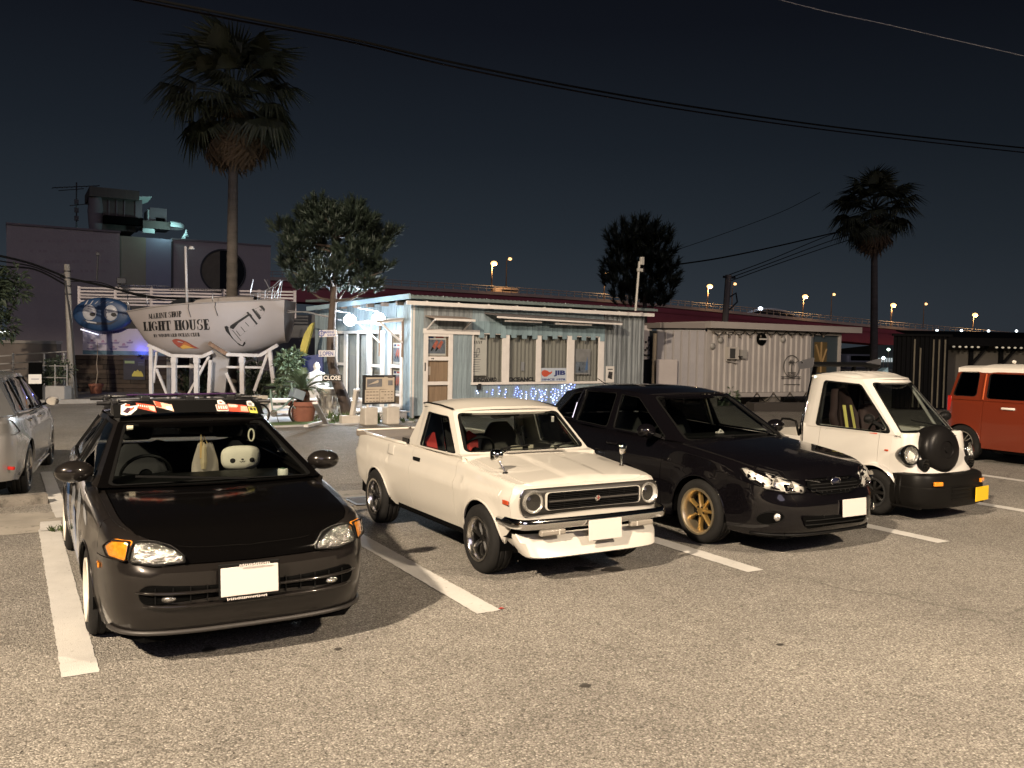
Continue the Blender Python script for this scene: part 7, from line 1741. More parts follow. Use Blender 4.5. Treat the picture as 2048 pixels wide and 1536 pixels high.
an = thing('aerial', 'rooftop television aerial on a mast above the mauve building', 'aerial'); mA = mat('aerial_metal', (.05, .05, .055), .5, .5)
a0, a1 = lp(157, 455), lp(157, 355); MB().tube([LF(a0[0], a0[1], -2), LF(a1[0], a1[1], -2)], .05, 6).build('aerial_mast', mA, an)
for v, ua, ub in ((366, 107, 205), (403, 143, 185), (372, 120, 172)): p0, p1 = lp(ua, v), lp(ub, v-4); MB().tube([LF(p0[0], p0[1], -2), LF(p1[0], p1[1], -2)], .028, 5).build('aerial_boom', mA, an)
for k in range(10): p0 = lp(110+10*k, 366-.4*k); MB().tube([LF(p0[0]-.12, p0[1]-.12, -1.6), LF(p0[0]+.12, p0[1]+.12, -2.4)], .018, 4).build('aerial_element', mA, an)
for k in range(3): p0 = lp(157, 395+17*k); MB().box(LF(p0[0], p0[1], -2), (.25, .2, .3)).build('aerial_bracket', mA, an)
fl2 = thing('flood_lamp', 'small dark lamp on a thin pole rising over the pallet screen', 'lamp'); p0, p1 = at_d(194, 560, 30), at_d(196, 508, 30); MB().tube([p0, p1], .03, 6).build('lamp_pole', mA, fl2); MB().bbox(p1, (.12, .12, .12), .02).build('lamp_head', mA, fl2); MB().bbox(at_d(243, 562, 30), (.30, .2, .22), .03).tube([at_d(243, 562, 30), at_d(236, 576, 30)], .03, 6).build('lamp_head', mA, fl2)
# ================================================================== left edge: railing, kerb, pole, sign
KB = mat('kerb_concrete', (.26, .25, .235), .85, var=(2, .25))
k0, k1 = at_z(-60, 808), at_z(420, 800); struct(MB().bar((k0.x-6, k0.y-2.0, .06), (k1.x, k1.y, .06), .25, .13).build('kerb', KB))
terr = MB().slab([(k0.x-6, k0.y-1.9, 0), (k1.x, k1.y+.12, 0), (k1.x+1, 46, 0), (-30, 46, 0)], (0, 0, 0), (0, 0, .09)); struct(terr.build('pavement', mat('paving_dark', (.10, .095, .09), .9, var=(1.5, .2))))
up = thing('utility_pole', 'pale wooden utility pole carrying black cables on the left', 'pole'); POLE = mat('pole_grey', (.22, .21, .195), .8, var=(3, .3), stretch=(3, 3, .6), dirt=(4, (.1, .09, .08), .6))
pa, pb = at_d(145, 803, 26.8), at_d(134, 529, 26.8); pa.z = .05; MB().tube([pa, pa.lerp(pb, .5), pb], [.11, .10, .085], 10).build('pole_shaft', POLE, up, smooth=True)
MB().tube([pa+Vector((.12, -.08, 0)), pa.lerp(pb, .5)+Vector((.06, -.09, 0)), pb+Vector((-.05, -.09, -.5))], .035, 6).build('pole_cable', INK, up)
for f in (.78, .84, .90, .95): MB().lathe([(.10, -.02), (.10, .02)], 12, c=pa.lerp(pb, f)).build('pole_band', INK, up)
MB().bbox(pb+Vector((-.1, 0, -.35)), (.18, .12, .14), .02).build('junction_box', INK, up)
def cable(name, lab, pts, r, m=None, cat='cable', group=None):
 o = MB().tube(crom(pts, 10), r, 5).build(name, m or mat('cable_black', (.005, .005, .005), .8, spec=.1), None, smooth=True); tag(o, lab, cat, group); return o
pt_ = pa.lerp(pb, .90)
for k, (u, v, lab) in enumerate(((0, 512, 'uppermost thick black cable running to the left utility pole'), (0, 522, 'middle thin black cable running to the left utility pole'), (0, 532, 'lowest sagging black cable running to the left utility pole'))):
 cable('cable', lab, [at_d(-120, v-20, 24), at_d(u, v, 25), at_d(70, lerp(v, 545, .55), 26), pt_-Vector((0, 0, .12*k))], (.035, .02, .028)[k], group='cables on the left utility pole')
cable('cable', 'thick black cable from the left utility pole across to the pallet screen', [pt_, at_d(200, 570, 27), at_d(300, 593, 27.5), at_d(400, 598, 30)], .035)
cable('cable', 'thin black cable from the left utility pole to the boat rail', [pt_-Vector((0, 0, .1)), at_d(200, 565, 27), at_d(262, 588, 27.4), at_d(330, 601, 28)], .015)
rl = thing('railing', 'grey pipe railing on a low wall at the far left', 'railing'); RM = mat('railing_grey', (.24, .235, .23), .6, var=(3, .2))
RD_ = 27.5
for u in (26, 88, 128): a, b = at_d(u, 775, RD_), at_d(u, 706, RD_); MB().tube([a, b], .035, 8).build('railing_post', RM, rl)
for va, vb in ((712, 703), (727, 721), (741, 732)): MB().tube([at_d(-30, va+3, RD_), at_d(60, (va+vb)/2, RD_), at_d(135, vb, RD_)], .022, 6).build('rail', RM, rl)
lw = thing('low_wall', 'low dark block wall under the railing at the far left', 'wall'); a, b = at_d(-60, 700, 29), at_d(118, 695, 29); MB().bar((a.x, a.y, .9), (b.x, b.y, .9), .3, 1.7).build('wall_body', mat('block_wall_dark', (.10, .085, .075), .9, var=(1.2, .3)), lw); MB().bar((a.x, a.y, 1.80), (b.x, b.y, 1.80), .42, .10).build('wall_cap', mat('wall_cap_grey', (.16, .15, .14), .9), lw)
pl = thing('planter', 'long white planter box by the utility pole', 'planter'); a, b = at_d(82, 802, 26.3), at_d(136, 801, 26.3); MB().bar((a.x, a.y, .27), (b.x, b.y, .27), .42, .46).build('planter_box', mat('planter_white', (.30, .295, .29), .8, var=(2, .2)), pl);
for u in (83, 110, 134): p_ = at_d(u, 780, 26.2); MB().tube([(p_.x, p_.y, .5), (p_.x, p_.y, 1.15)], .02, 6).build('planter_post', RM, pl)
for z_ in (.75, 1.1): MB().tube([(at_d(83, 780, 26.2).x, at_d(83, 780, 26.2).y, z_), (at_d(134, 780, 26.2).x, at_d(134, 780, 26.2).y, z_)], .016, 6).build('planter_rail', RM, pl)
sg = thing('notice_stand', 'white notice sheet on a black stand at the far left', 'sign'); p_ = at_d(71, 760, 25.8); MB().bbox((p_.x, p_.y, .62), (.36, .08, 1.15), .01).build('stand_panel', MATTE, sg); q_ = at_d(70, 758, 25.7); MB().bbox((q_.x, q_.y-.04, q_.z), (.34, .012, .28), .003).build('notice_sheet', PAP, sg); MB().box((q_.x, q_.y-.048, q_.z), (.2, .004, .03)).build('notice_print', mat('print_grey', (.3, .3, .33), .7), sg)
lt = thing('fluorescent_sign', 'glowing white strip light at the far left edge', 'light'); a, b = at_d(-30, 665, 33), at_d(18, 665, 33); MB().bar(a, b, .08, .10).build('light_strip', mat('strip_glow', (1, 1, 1), .4, emit=(.9, 1, 1), estr=2.6), lt); MB().bar(a+Vector((0, .06, .09)), b+Vector((0, .06, .09)), .12, .06).build('light_canopy', MATTE, lt)
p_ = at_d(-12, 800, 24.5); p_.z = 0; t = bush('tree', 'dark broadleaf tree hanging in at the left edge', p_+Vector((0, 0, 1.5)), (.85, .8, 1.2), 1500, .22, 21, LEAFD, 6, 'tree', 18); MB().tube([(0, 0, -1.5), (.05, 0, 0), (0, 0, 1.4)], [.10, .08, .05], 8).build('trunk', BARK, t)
# ================================================================== trees
def palm(lab, base, top_z, r0, lean, crown_r, seed, thing_rz=0):
 t = thing('palm_tree', lab, 'palm tree', base, 0, 'tall fan palms'); r = random.Random(seed); h = top_z
 pts = [Vector((lean[0]*(k/12)**1.4, lean[1]*(k/12), h*k/12)) for k in range(13)]; mb = MB(); G = []
 n = 64
 for k in range(n+1):
  f = k/n; i = min(11, int(f*12)); p = pts[i].lerp(pts[i+1], f*12-i); rr = r0*(1.25-.40*f if f > .06 else 1.55-2*f)*(1+.05*(k % 2)); G.append([p+Vector((rr*cos(2*pi*j/12), rr*sin(2*pi*j/12), 0)) for j in range(13)])
 mb.grid(G).build('trunk', mat('palm_trunk', (.11, .095, .08), .9, var=(3, .3), bump=(14, .02), stretch=(1, 1, 2.5)), t, smooth=True)
 c = pts[-1]
 def fan(dry, k):                              # one fan leaf: stalk along +x, blade of pleated segments
  m = MB(); L = 1.0 if not dry else .7; q_ = [Vector((0, 0, 0)), Vector((L*.5, 0, .06)), Vector((L, 0, .02))]; m.tube(q_, [.022, .016, .010], 5)
  rr = random.Random(k+7*dry); ns = 22
  for j in range(ns):
   a = lerp(-1.45, 1.45, j/(ns-1)); d = Vector((cos(a), sin(a), .10*cos(a*2))); BL = (1.0-.22*abs(a)/1.4)*rr.uniform(.85, 1.08)*(.95 if not dry else .75); s = Vector((-sin(a), cos(a), 0))*.045; o_ = q_[2]
   b1 = o_+d*BL*.55+Vector((0, 0, -.04*BL)); b2 = o_+d*BL+Vector((rr.uniform(-.05, .05), rr.uniform(-.05, .05), -(.52 if not dry else .50)*BL*rr.uniform(.6, 1.3)))
   m.add([o_-s*.2, b1-s+Vector((0, 0, .02)), b1, o_, b2, b1+s+Vector((0, 0, .02)), o_+s*.2], [(0, 1, 2, 3), (3, 2, 5, 6), (1, 4, 2), (2, 4, 5)])
  return m
 GR, DR = mat('palm_frond_green', (.042, .050, .026), .6, var=(1.5, .3), rnd=.3), mat('palm_frond_dry', (.13, .085, .045), .85, var=(2, .3), rnd=.3)
 proto = {}
 def put(dry, a, el, s, dz):
  k = (dry, r.randrange(3))
  if k not in proto: proto[k] = fan(*k).build('dry_frond' if dry else 'frond', DR if dry else GR, t, fix=False); o = proto[k]
  else: o = proto[k].copy(); COL.objects.link(o); o.parent = t
  o.location = c+Vector((.10*cos(a), .10*sin(a), dz)); o.rotation_euler = (r.uniform(-.35, .35), -el, a); o.scale = (s, s, s)
 S = crown_r/1.75
 for k in range(58): el = lerp(1.4, -.95, (k/57)**.85); put(0, k*2.399+r.uniform(-.5, .5), el+r.uniform(-.3, .3), S*r.uniform(.68, 1.2), .15+.25*(1-k/57))
 for k in range(38): put(1, k*2.399, -r.uniform(.85, 1.42), S*r.uniform(.75, 1.15), -.05-.6*(k/37))
 return t
pb_ = at_d(462, 806, 30.5); pb_.z = 0
palm('tall fan palm with a shaggy dry skirt, rising behind the boat', pb_, at_d(463, 215, 30.5).z, .17, (.05, .0), 2.25, 3)
pb_ = at_d(1747, 770, 47); pb_.z = 0
palm('smaller far fan palm beside the black corrugated fence', pb_, at_d(1735, 430, 47).z, .17, (-.30, .1), 2.15, 8)
def needle_tuft_mesh(seed, L, n, m, name, par):
 r = random.Random(seed); mb = MB();
 for k in range(n):
  a = r.uniform(0, 2*pi); f = r.uniform(.1, 1); d = Vector((cos(a)*.75, sin(a)*.75, r.uniform(.5, 1.3))).normalized(); o_ = Vector((0, 0, f*L*.9)); s = d.cross(Vector((0, 0, 1))).normalized()*(.045*L); e_ = o_+d*L*r.uniform(.45, .75); mb.add([o_-s, o_+s, e_+s*.3, e_-s*.3], [(0, 1, 2, 3)])
 return mb
def pine(lab, base, path, crown, seed, ntuft, L, m, gaps=(), up_bias=.6):
 """crown: list of (offset, radii) ellipsoids filled with tufts standing on branchlets"""
 t = thing('pine_tree', lab, 'pine tree', base); r = random.Random(seed)
 mb = MB(); P = crom(path, 8); n = len(P); mb.tube(P, [lerp(.155, .05, (k/(n-1))) for k in range(n)], 10); mb.build('trunk', BARK, t, smooth=True)
 tv = [needle_tuft_mesh(s, L, 46, m, '', t) for s in range(4)]; big = MB(); br = MB()
 for (c, rad, cnt) in crown:
  c = Vector(c)
  # a limb to each foliage pad
  z = min(P, key=lambda p: (p-c).length+abs(p.z-(c.z-.35))*.8); br.tube([z, z.lerp(c, .5)+Vector((0, 0, -.10)), c+Vector((0, 0, -rad[2]*.3))], [.045, .03, .012], 6)
  for k in range(cnt):
   while True:
    p = Vector((r.uniform(-1, 1), r.uniform(-1, 1), r.uniform(-1, 1)))
    if .35 < p.length < 1: break
   q_ = c+Vector((p.x*rad[0], p.y*rad[1], p.z*rad[2])); d = (Vector((p.x, p.y, p.z*.6+up_bias))+Vector((r.uniform(-.3, .3), r.uniform(-.3, .3), 0))).normalized(); R = d.to_track_quat('Z', 'Y').to_matrix() @ Matrix.Rotation(r.uniform(0, 6.28), 3, 'Z'); s = r.uniform(.75, 1.25); T = tv[r.randrange(4)]
   big.add([R @ (Vector(v)*s)+q_ for v in T.v], T.f)
 big.build('needles', m, t, fix=False); br.build('branches', BARK, t, smooth=True)
 return t
PN = mat('pine_needles', (.024, .038, .026), .6, var=(.9, .35)); PND = mat('pine_needles_dark', (.030, .040, .024), .65, var=(.8, .35))
pbs = at_d(698, 842, 21.8); pbs.z = 0; D0 = 21.8
def rel(u, v, dd=0): return at_d(u, v, D0+dd)-pbs
crown = [(rel(668+(u-668)*1.02, v-12, dd), (rx*.88, rx*.8, rz*.80), int(n*2.1)) for u, v, rx, rz, dd, n in ((668, 455, .72, .34, 0, 60), (630, 450, .45, .26, .3, 26), (712, 462, .5, .28, -.3, 34), (610, 488, .5, .26, .2, 30), (735, 490, .5, .28, .3, 34), (668, 485, .8, .30, -.2, 46), (595, 520, .42, .28, -.2, 28), (640, 525, .5, .26, .5, 30), (715, 525, .55, .28, -.3, 34), (748, 512, .3, .22, .2, 16), (600, 555, .42, .24, .3, 26), (722, 562, .48, .26, .2, 34), (660, 560, .55, .22, -.4, 34), (612, 585, .40, .22, -.3, 28), (690, 588, .60, .20, .3, 34), (735, 590, .34, .18, -.2, 18), (772, 484, .22, .18, .1, 9), (566, 474, .24, .16, 0, 9), (640, 428, .2, .2, .1, 9), (704, 432, .22, .2, -.1, 9), (574, 548, .22, .16, .1, 9), (764, 552, .24, .15, 0, 9))]
pine('leaning pine tree hung with small shop signs, lit white from below', pbs, [(0, 0, 0), rel(688, 800), rel(668, 745), rel(662, 700), rel(664, 640), rel(668, 580), rel(668, 520), rel(668, 450)], crown, 5, 0, .24, PN, up_bias=1.0)
p2 = at_d(1288, 770, 44); p2.z = 0; D0 = 44; pbs0 = pbs; pbs = p2
crown = [(rel(u, v, dd), (rx, rx*.9, rz), n) for u, v, rx, rz, dd, n in ((1250, 490, .9, .9, 0, 60), (1285, 480, .9, .8, .5, 60), (1315, 500, .8, .9, -.4, 54), (1240, 530, .8, .7, .3, 44), (1285, 530, 1.1, .8, 0, 64), (1325, 545, .8, .5, .3, 40), (1240, 565, .9, .6, -.3, 44), (1290, 575, 1.0, .7, .4, 54), (1335, 572, .5, .35, 0, 20), (1262, 600, 1.0, .5, 0, 44), (1318, 605, .7, .4, .3, 30))]
pine('dark upright conifer standing behind the blue shop roof', p2, [(0, 0, 0), rel(1290, 640), rel(1288, 560), rel(1286, 470)], [(a, b, int(n*1.05)) for a, b, n in crown], 11, 0, .50, PND, up_bias=1.3)
pbs = pbs0
# ================================================================== the shop forecourt
def gp(u, v, z=0.0): p = at_z(u, v, z); return p
PLAS = mat('statue_plaster', (.68, .68, .68), .7, var=(5, .08))
# low white bench wall and paved strip
fs = MB().slab([(4.6, 19.55, 0), (8.7, 19.9, 0), (8.4, 24.5, 0), (4.0, 25.5, 0)], (0, 0, 0), (0, 0, .035)); struct(fs.build('forecourt', mat('forecourt_white', (.42, .42, .42), .8, var=(1.5, .25), dirt=(2.5, (.22, .21, .20), .58))))
gm = thing('mat', 'green artificial grass mat under the bicycle and terracotta pot', 'mat', gp(595, 850)); MB().bbox((.05, .05, .045), (1.55, .62, .02), .006, rz=.06).build('mat_body', mat('turf_green', (.10, .16, .06), .9, var=(40, .3), bump=(120, .006)), gm)
bp_ = gp(615, 829); bw = thing('bench', 'long low white bench in front of the statue', 'bench', (bp_.x, 22.3, 0), radians(-6))
MB().bbox((0, 0, .43), (2.6, .42, .09), .012).build('seat', WHT, bw)
for x in (-1.15, 0, 1.15): MB().bbox((x, 0, .20), (.10, .34, .38), .01).build('leg', WHT, bw)
for k in range(2): MB().bbox((0, -.19, .14+.13*k), (2.3, .03, .07), .006).build('rail', WHT, bw)
# robed statue, one continuous body
st = thing('statue', 'white plaster statue of a robed standing figure facing the car park', 'statue', (at_y(633, 760, 22.8).x, 22.8, 0), 0)
def person_statue(par):
 top = at_y(633, 724, 22.8).z; H = 1.72; z0 = top-H; G = []
 prof = [(0, .25, .20), (.06, .27, .22), (.25, .24, .20), (.45, .25, .19), (.62, .27, .19), (.74, .285, .18), (.80, .27, .165), (.835, .20, .14), (.855, .095, .095), (.875, .065, .07), (.89, .072, .082), (.925, .085, .10), (.96, .078, .092), (.985, .05, .06), (1.0, .01, .01)]
 n = 36
 for f, rx, ry in [(k/60, lin([(p[0], p[1]) for p in prof], k/60), lin([(p[0], p[2]) for p in prof], k/60)) for k in range(61)]:
  row = []
  for j in range(n+1):
   a = 2*pi*j/n; fold = .05*sin(a*9+f*7)*(1 if f < .8 else 0)*(1-f*.5)+.03*sin(a*4-f*16)*(1 if f < .8 else 0); nose = .016*math.exp(-((a-1.5*pi)/.22)**2-((f-.925)/.012)**2) if f > .85 else 0
   arm = .07*math.exp(-((f-.60)/.09)**2)*max(0, -sin(a))**2 if f < .8 else 0          # folded forearms under the robe
   row.append(Vector(((rx*(1+fold))*cos(a), (ry*(1+fold)+arm+nose)*sin(a), z0+f*H)))
  G.append(row)
 m = MB().grid(G);
 for sx in (-1, 1): m.ball((sx*.085, .0, z0+.925*H), (.014, .02, .028), 8, 6)
 m.tube([(-.24, -.02, z0+.74*H), (-.27, -.10, z0+.60*H), (-.10, -.25, z0+.58*H), (.02, -.26, z0+.60*H)], [.07, .065, .055, .035], 10).tube([(.24, -.02, z0+.74*H), (.27, -.10, z0+.58*H), (.12, -.24, z0+.53*H), (.0, -.27, z0+.55*H)], [.07, .065, .055, .035], 10)
 m.build('figure', PLAS, par, smooth=True)
 MB().bbox((0, 0, z0/2), (.62, .52, z0), .02).build('pedestal', PLAS, par)
person_statue(st)
# cycad in its pot
CYC = mat('cycad_green', (.12, .17, .10), .45, var=(3, .25), rnd=.2)
tp_ = gp(606, 846); cp_ = pot('potted_cycad', 'spiky green cycad in a big terracotta pot beside the bicycle', tp_, .33, .52, TERRA); cp_['category'] = 'potted plant'
MB().lathe([(.15, .45), (.165, .52), (.15, .60), (.16, .66), (.14, .74), (.10, .80), (0, .82)], 12).build('cycad_trunk', mat('cycad_bark', (.10, .06, .04), .95, bump=(22, .03), var=(16, .5)), cp_, smooth=True)
def cfrond():
 m = MB(); q_ = [Vector((0, 0, 0)), Vector((.22, 0, .12)), Vector((.48, 0, .17)), Vector((.74, 0, .10))]; c_ = crom(q_, 6); m.tube(c_, .008, 4)
 for k in range(2, len(c_)-1):
  L = .17*sin(pi*min(1, .25+k/len(c_)*.75))**.6
  for s in (1, -1): d = Vector((.45, s*.85, .16)).normalized(); w = Vector((.014, 0, 0)); m.add([c_[k]-w, c_[k]+w, c_[k]+d*L], [(0, 1, 2)])
  for s in (1, -1): d = Vector((.55, s*.80, .14)).normalized(); w = Vector((.014, 0, 0)); p = (c_[k]+c_[k+1])/2; m.add([p-w, p+w, p+d*L], [(0, 1, 2)])
 return m
fr0 = None
for k in range(26):
 if fr0 is None: fr0 = cfrond().build('frond', CYC, cp_, fix=False); o = fr0
 else: o = fr0.copy(); COL.objects.link(o); o.parent = cp_
 o.location = (0, 0, .76); o.rotation_euler = (RNG.uniform(-.2, .2), -RNG.uniform(-.2, .75), k*2.399); s = RNG.uniform(.85, 1.05); o.scale = (s, s, s)
# folding bicycle
bk_ = gp(560, 849); bk = thing('bicycle', 'pale green folding bicycle with a front box, parked on the mat by the pot', 'bicycle', bk_, radians(8)); FRM = mat('bike_frame_green', (.22, .32, .30), .4, .2)
def bwheel(x, r):
 w = MB().lathe([(r-.035, -.012), (r-.03, -.02), (r, -.018), (r+.004, 0), (r, .018), (r-.03, .02), (r-.035, .012)], 32, c=(x, 0, r), axis='Y').build('wheel', RUB, bk, smooth=True)
 MB().lathe([(r-.05, -.012), (r-.034, -.014), (r-.034, .014), (r-.05, .012)], 32, c=(x, 0, r), axis='Y', closed=True).build('rim', ALU, w, smooth=True); m = MB()
 for k in range(16): a = 2*pi*k/16; m.tube([(x+.02*cos(a+.6), .0, r+.02*sin(a+.6)), (x+(r-.045)*cos(a), 0, r+(r-.045)*sin(a))], .002, 3)
 m.build('spokes', ALU, w)['kind'] = 'stuff'; MB().lathe([(0, -.05), (.025, -.04), (.025, .04), (0, .05)], 10, c=(x, 0, r), axis='Y').build('hub', ALU, w)
bwheel(-.50, .25); bwheel(.48, .27)
MB().tube([(.48, 0, .27), (.33, 0, .42), (.30, 0, .80), (.27, 0, .98)], .018, 8).build('fork', FRM, bk, smooth=True); MB().tube([(.31, 0, .62), (.05, 0, .40), (-.18, 0, .30)], .022, 8).build('main_tube', FRM, bk, smooth=True); MB().tube([(-.18, 0, .28), (-.22, 0, .62), (-.24, 0, .84)], .018, 8).build('seat_tube', FRM, bk); MB().tube([(-.18, 0, .30), (-.50, 0, .25), (-.23, 0, .60)], .014, 6).build('rear_stay', FRM, bk)
MB().bbox((-.26, 0, .87), (.26, .16, .06), .025).build('saddle', BLK, bk, smooth=True); MB().tube([(.22, -.28, 1.0), (.27, -.1, 1.0), (.27, .1, 1.0), (.22, .28, 1.0)], .014, 6).build('handlebar', ALU, bk, smooth=True)
MB().bbox((.42, 0, .70), (.28, .30, .22), .02, R=Matrix.Rotation(.35, 3, 'Y')).build('front_box', mat('box_blue_grey', (.20, .25, .30), .6), bk); MB().bbox((-.52, 0, .60), (.34, .26, .18), .01).build('rear_crate', mat('crate_cream', (.48, .44, .38), .8, var=(8, .2)), bk)
G = [[Vector((.48+.305*cos(a), y, .27+.305*sin(a))) for a in [lerp(-.2, 2.6, k/16) for k in range(17)]] for y in (-.03, .03)]; MB().grid(G).build('mudguard', BLK, bk, smooth=True); MB().tube([(-.05, -.06, .02), (-.12, -.03, .30)], .01, 5).build('kick_stand', ALU, bk); MB().lathe([(0, -.02), (.085, -.018), (.085, -.012), (0, -.01)], 20, c=(-.16, 0, .27), axis='Y').build('chain_ring', ALU, bk)
MB().lathe([(0, -.006), (.02, -.006)], 10, c=(.62, -.02, .34), axis='Y').build('reflector', mat('reflector_glint_orange', (.7, .25, .08), .2, emit=(.9, .4, .15), estr=.15), bk)  # faint emission put in for the reflector's glint
# column capital, leaning planks
cc_ = gp(668, 840); cc_.y += .45; ca = thing('column_capital', 'cream carved column capital lying by the pine trunk', 'ornament', cc_); PL2 = mat('cream_plaster', (.56, .53, .46), .75, var=(4, .15), bump=(30, .006))
MB().lathe([(.34, 0), (.36, .05), (.34, .08), (.27, .10), (.26, .30), (.24, .34), (.22, .62), (.25, .64), (.30, .72), (.30, .78), (0, .78)], 28).build('capital_body', PL2, ca, smooth=True, angle=35)
for sx in (-1, 1): MB().tube([Vector((sx*(.30+.11*cos(a)*(1-a/16)), -.20, .22+.11*sin(a)*(1-a/16))) for a in [k*.6 for k in range(20)]], .03, 6).build('scroll', PL2, ca, smooth=True)
for k in range(12): a = 2*pi*k/12; MB().tube([(.245*cos(a), .245*sin(a), .30), (.25*cos(a), .25*sin(a), .46), (.30*cos(a), .30*sin(a), .60)], [.03, .028, .012], 6).build('leaf', PL2, ca, smooth=True)
for k, (u0, v0, z0, u1, v1, z1, lab) in enumerate(((612, 852, .06, 688, 833, .10, 'long white plank lying on the ground towards the pine trunk'), (630, 806, .62, 652, 846, .05, 'short white plank leaning steeply left of the column capital'), (628, 828, .16, 668, 829, .16, 'white plank resting level behind the column capital'))):
 a, b = at_z(u0, v0, z0), at_z(u1, v1, z1); o = MB().bar(a, b, .11, .05).build('timber_plank', DK); tag(o, lab, 'plank', 'white planks lying by the pine tree')
# signs nailed to the pine
def trunk_sign(name, u0, v0, u1, v1, D, m, txts, lab, par=None, roll=0.0):
 c = at_d((u0+u1)/2, (v0+v1)/2, D); W_ = (u1-u0)/CF*D; H_ = (v1-v0)/CF*D; t = thing(name, lab, 'sign', c, atan2(CR.y, CR.x), 'signs nailed to the leaning pine'); t.rotation_euler = (0, roll, atan2(CR.y, CR.x))
 MB().bbox((0, 0, 0), (W_, .03, H_), .004).build('board', m, t)
 for s, x0, y0, x1, y1, mm in txts:
  vs, fs = fit_text(s, x0*W_-W_/2, y0*H_-H_/2, x1*W_-W_/2, y1*H_-H_/2, .02); MB().add([(a, -.0165, b) for a, b in vs], fs).build('sign_lettering', mm, t, fix=False)
 return t, W_, H_
SWH = mat('sign_white', (.56, .55, .58), .6, var=(8, .1)); NV = mat('sign_navy', (.03, .05, .25), .5); LW = mat('lettering_white', (.75, .73, .70), .6)
t, w, h = trunk_sign('shop_sign', 638.5, 660, 673.5, 674, 20.9, SWH, [('MARINE', .30, .52, .86, .88, NV), ('SHOP', .46, .10, .92, .44, NV)], 'white wooden sign on the pine reading MARINE SHOP', roll=-.03)
MB().lathe([(.05, -.004), (.07, -.004)], 16, c=(-w*.36, -.0165, 0), axis='Y').build('wheel_emblem', NV, t);
for k in range(4): a = pi*k/4; MB().bar((-w*.36-.085*cos(a), -.0175, -.085*sin(a)), (-w*.36+.085*cos(a), -.0175, .085*sin(a)), .012, .003).build('wheel_spoke', NV, t)
t, w, h = trunk_sign('shop_sign', 637, 700.5, 670, 713.5, 20.9, SWH, [('OPEN', .26, .18, .90, .82, NV)], 'white wooden sign on the pine reading OPEN with an anchor', roll=-.02)
MB().tube([(-w*.38, -.018, .05), (-w*.38, -.018, -.055)], .006, 5).tube([(-w*.38-.045, -.018, -.02), (-w*.38-.03, -.018, -.05), (-w*.38, -.018, -.058), (-w*.38+.03, -.018, -.05), (-w*.38+.045, -.018, -.02)], .006, 5).bar((-w*.38-.03, -.018, .035), (-w*.38+.03, -.018, .035), .01, .006).build('anchor_emblem', NV, t)
trunk_sign('shop_sign', 644.5, 749, 684, 762.5, 20.7, mat('sign_black', (.008, .008, .009), .5), [('CLOSE', .06, .20, .94, .84, LW)], 'small black sign on the pine reading CLOSE', roll=-.015)
# weeds at the foot of the pine
mb = MB(); b0 = gp(690, 846)
for k in range(60): tuft(mb, (b0.x+RNG.gauss(0, .40), b0.y+RNG.gauss(0, .15), .0), 9, RNG.uniform(.12, .34), .08)
for k in range(14): tuft(mb, (b0.x+RNG.uniform(.5, 2.3), b0.y-.35+RNG.uniform(-.1, .15), .0), 8, RNG.uniform(.08, .18), .06)
o = mb.build('weeds', mat('weed_bright', (.085, .125, .045), .75, var=(12, .4)), fix=False); o['kind'] = 'stuff'
# price board on two concrete-footed posts
sb_ = gp(762, 850); sb = thing('notice_board', 'black framed notice board with tattered papers on posts in white blocks', 'notice board', (sb_.x, sb_.y+.15, 0), radians(5))
zt_, zb2 = at_y(762, 750, sb_.y+.15).z, at_y(762, 808, sb_.y+.15).z; wd = .86; zc_ = (zt_+zb2)/2; hh = zt_-zb2
MB().bbox((0, .0, zc_), (wd, .05, hh), .008).build('board_panel', mat('board_black', (.012, .012, .013), .6), sb)
PT = mat('aged_paper', (.50, .43, .34), .85, var=(3, .15)); PG = mat('photo_grey', (.17, .17, .18), .6, var=(5, .5)); PI = mat('ink_brown', (.10, .08, .07), .8)
def sheet(x0, z0, x1, z1, m, nm, d=.027, par=sb, sk=.0): return MB().add([(x0, -d, z0), (x1, -d-.003, z0+sk), (x1, -d-.004, z1+sk), (x0, -d, z1)], [(0, 1, 2, 3)]).build(nm, m, par, fix=False)
a = sheet(-.36, zc_+.01, .12, zc_+hh*.42, PT, 'paper'); sheet(-.33, zc_+.06, .06, zc_+hh*.36, PG, 'paper_photo', .031, a, .01); MB().add([(-.30, -.034, zc_+.12), (-.05, -.034, zc_+.16), (.04, -.034, zc_+.27), (-.12, -.034, zc_+.20)], [(0, 1, 2, 3)]).build('paper_photo', PT, a, fix=False)
b = sheet(.12, zc_+.01, .39, zc_+hh*.44, PT, 'paper', sk=-.01); sheet(.21, zc_+.28, .34, zc_+.33, PI, 'paper_print', .033, b); sheet(.22, zc_+.10, .34, zc_+.22, PG, 'paper_photo', .033, b)
for x0 in (-.38, .01):
 c = sheet(x0, zc_-hh*.44, x0+.38, zc_-.0, PT, 'paper', sk=.008)
 for r_ in range(4):
  for k in range(4):
   if RNG.random() < .85: sheet(x0+.03+.085*k, zc_-.06-.075*r_, x0+.03+.085*k+RNG.uniform(.04, .07), zc_-.045-.075*r_, PI, 'paper_print', .035, c)
for sx in (-.29, .29):
 MB().bar((sx, .03, .1), (sx, .03, zb2+.05), .05, .05).build('post', WHT, sb); MB().bbox((sx+.03, .0, .21), (.34, .30, .42), .03).build('post_block', mat('block_cream', (.52, .48, .42), .8, var=(3, .15)), sb)
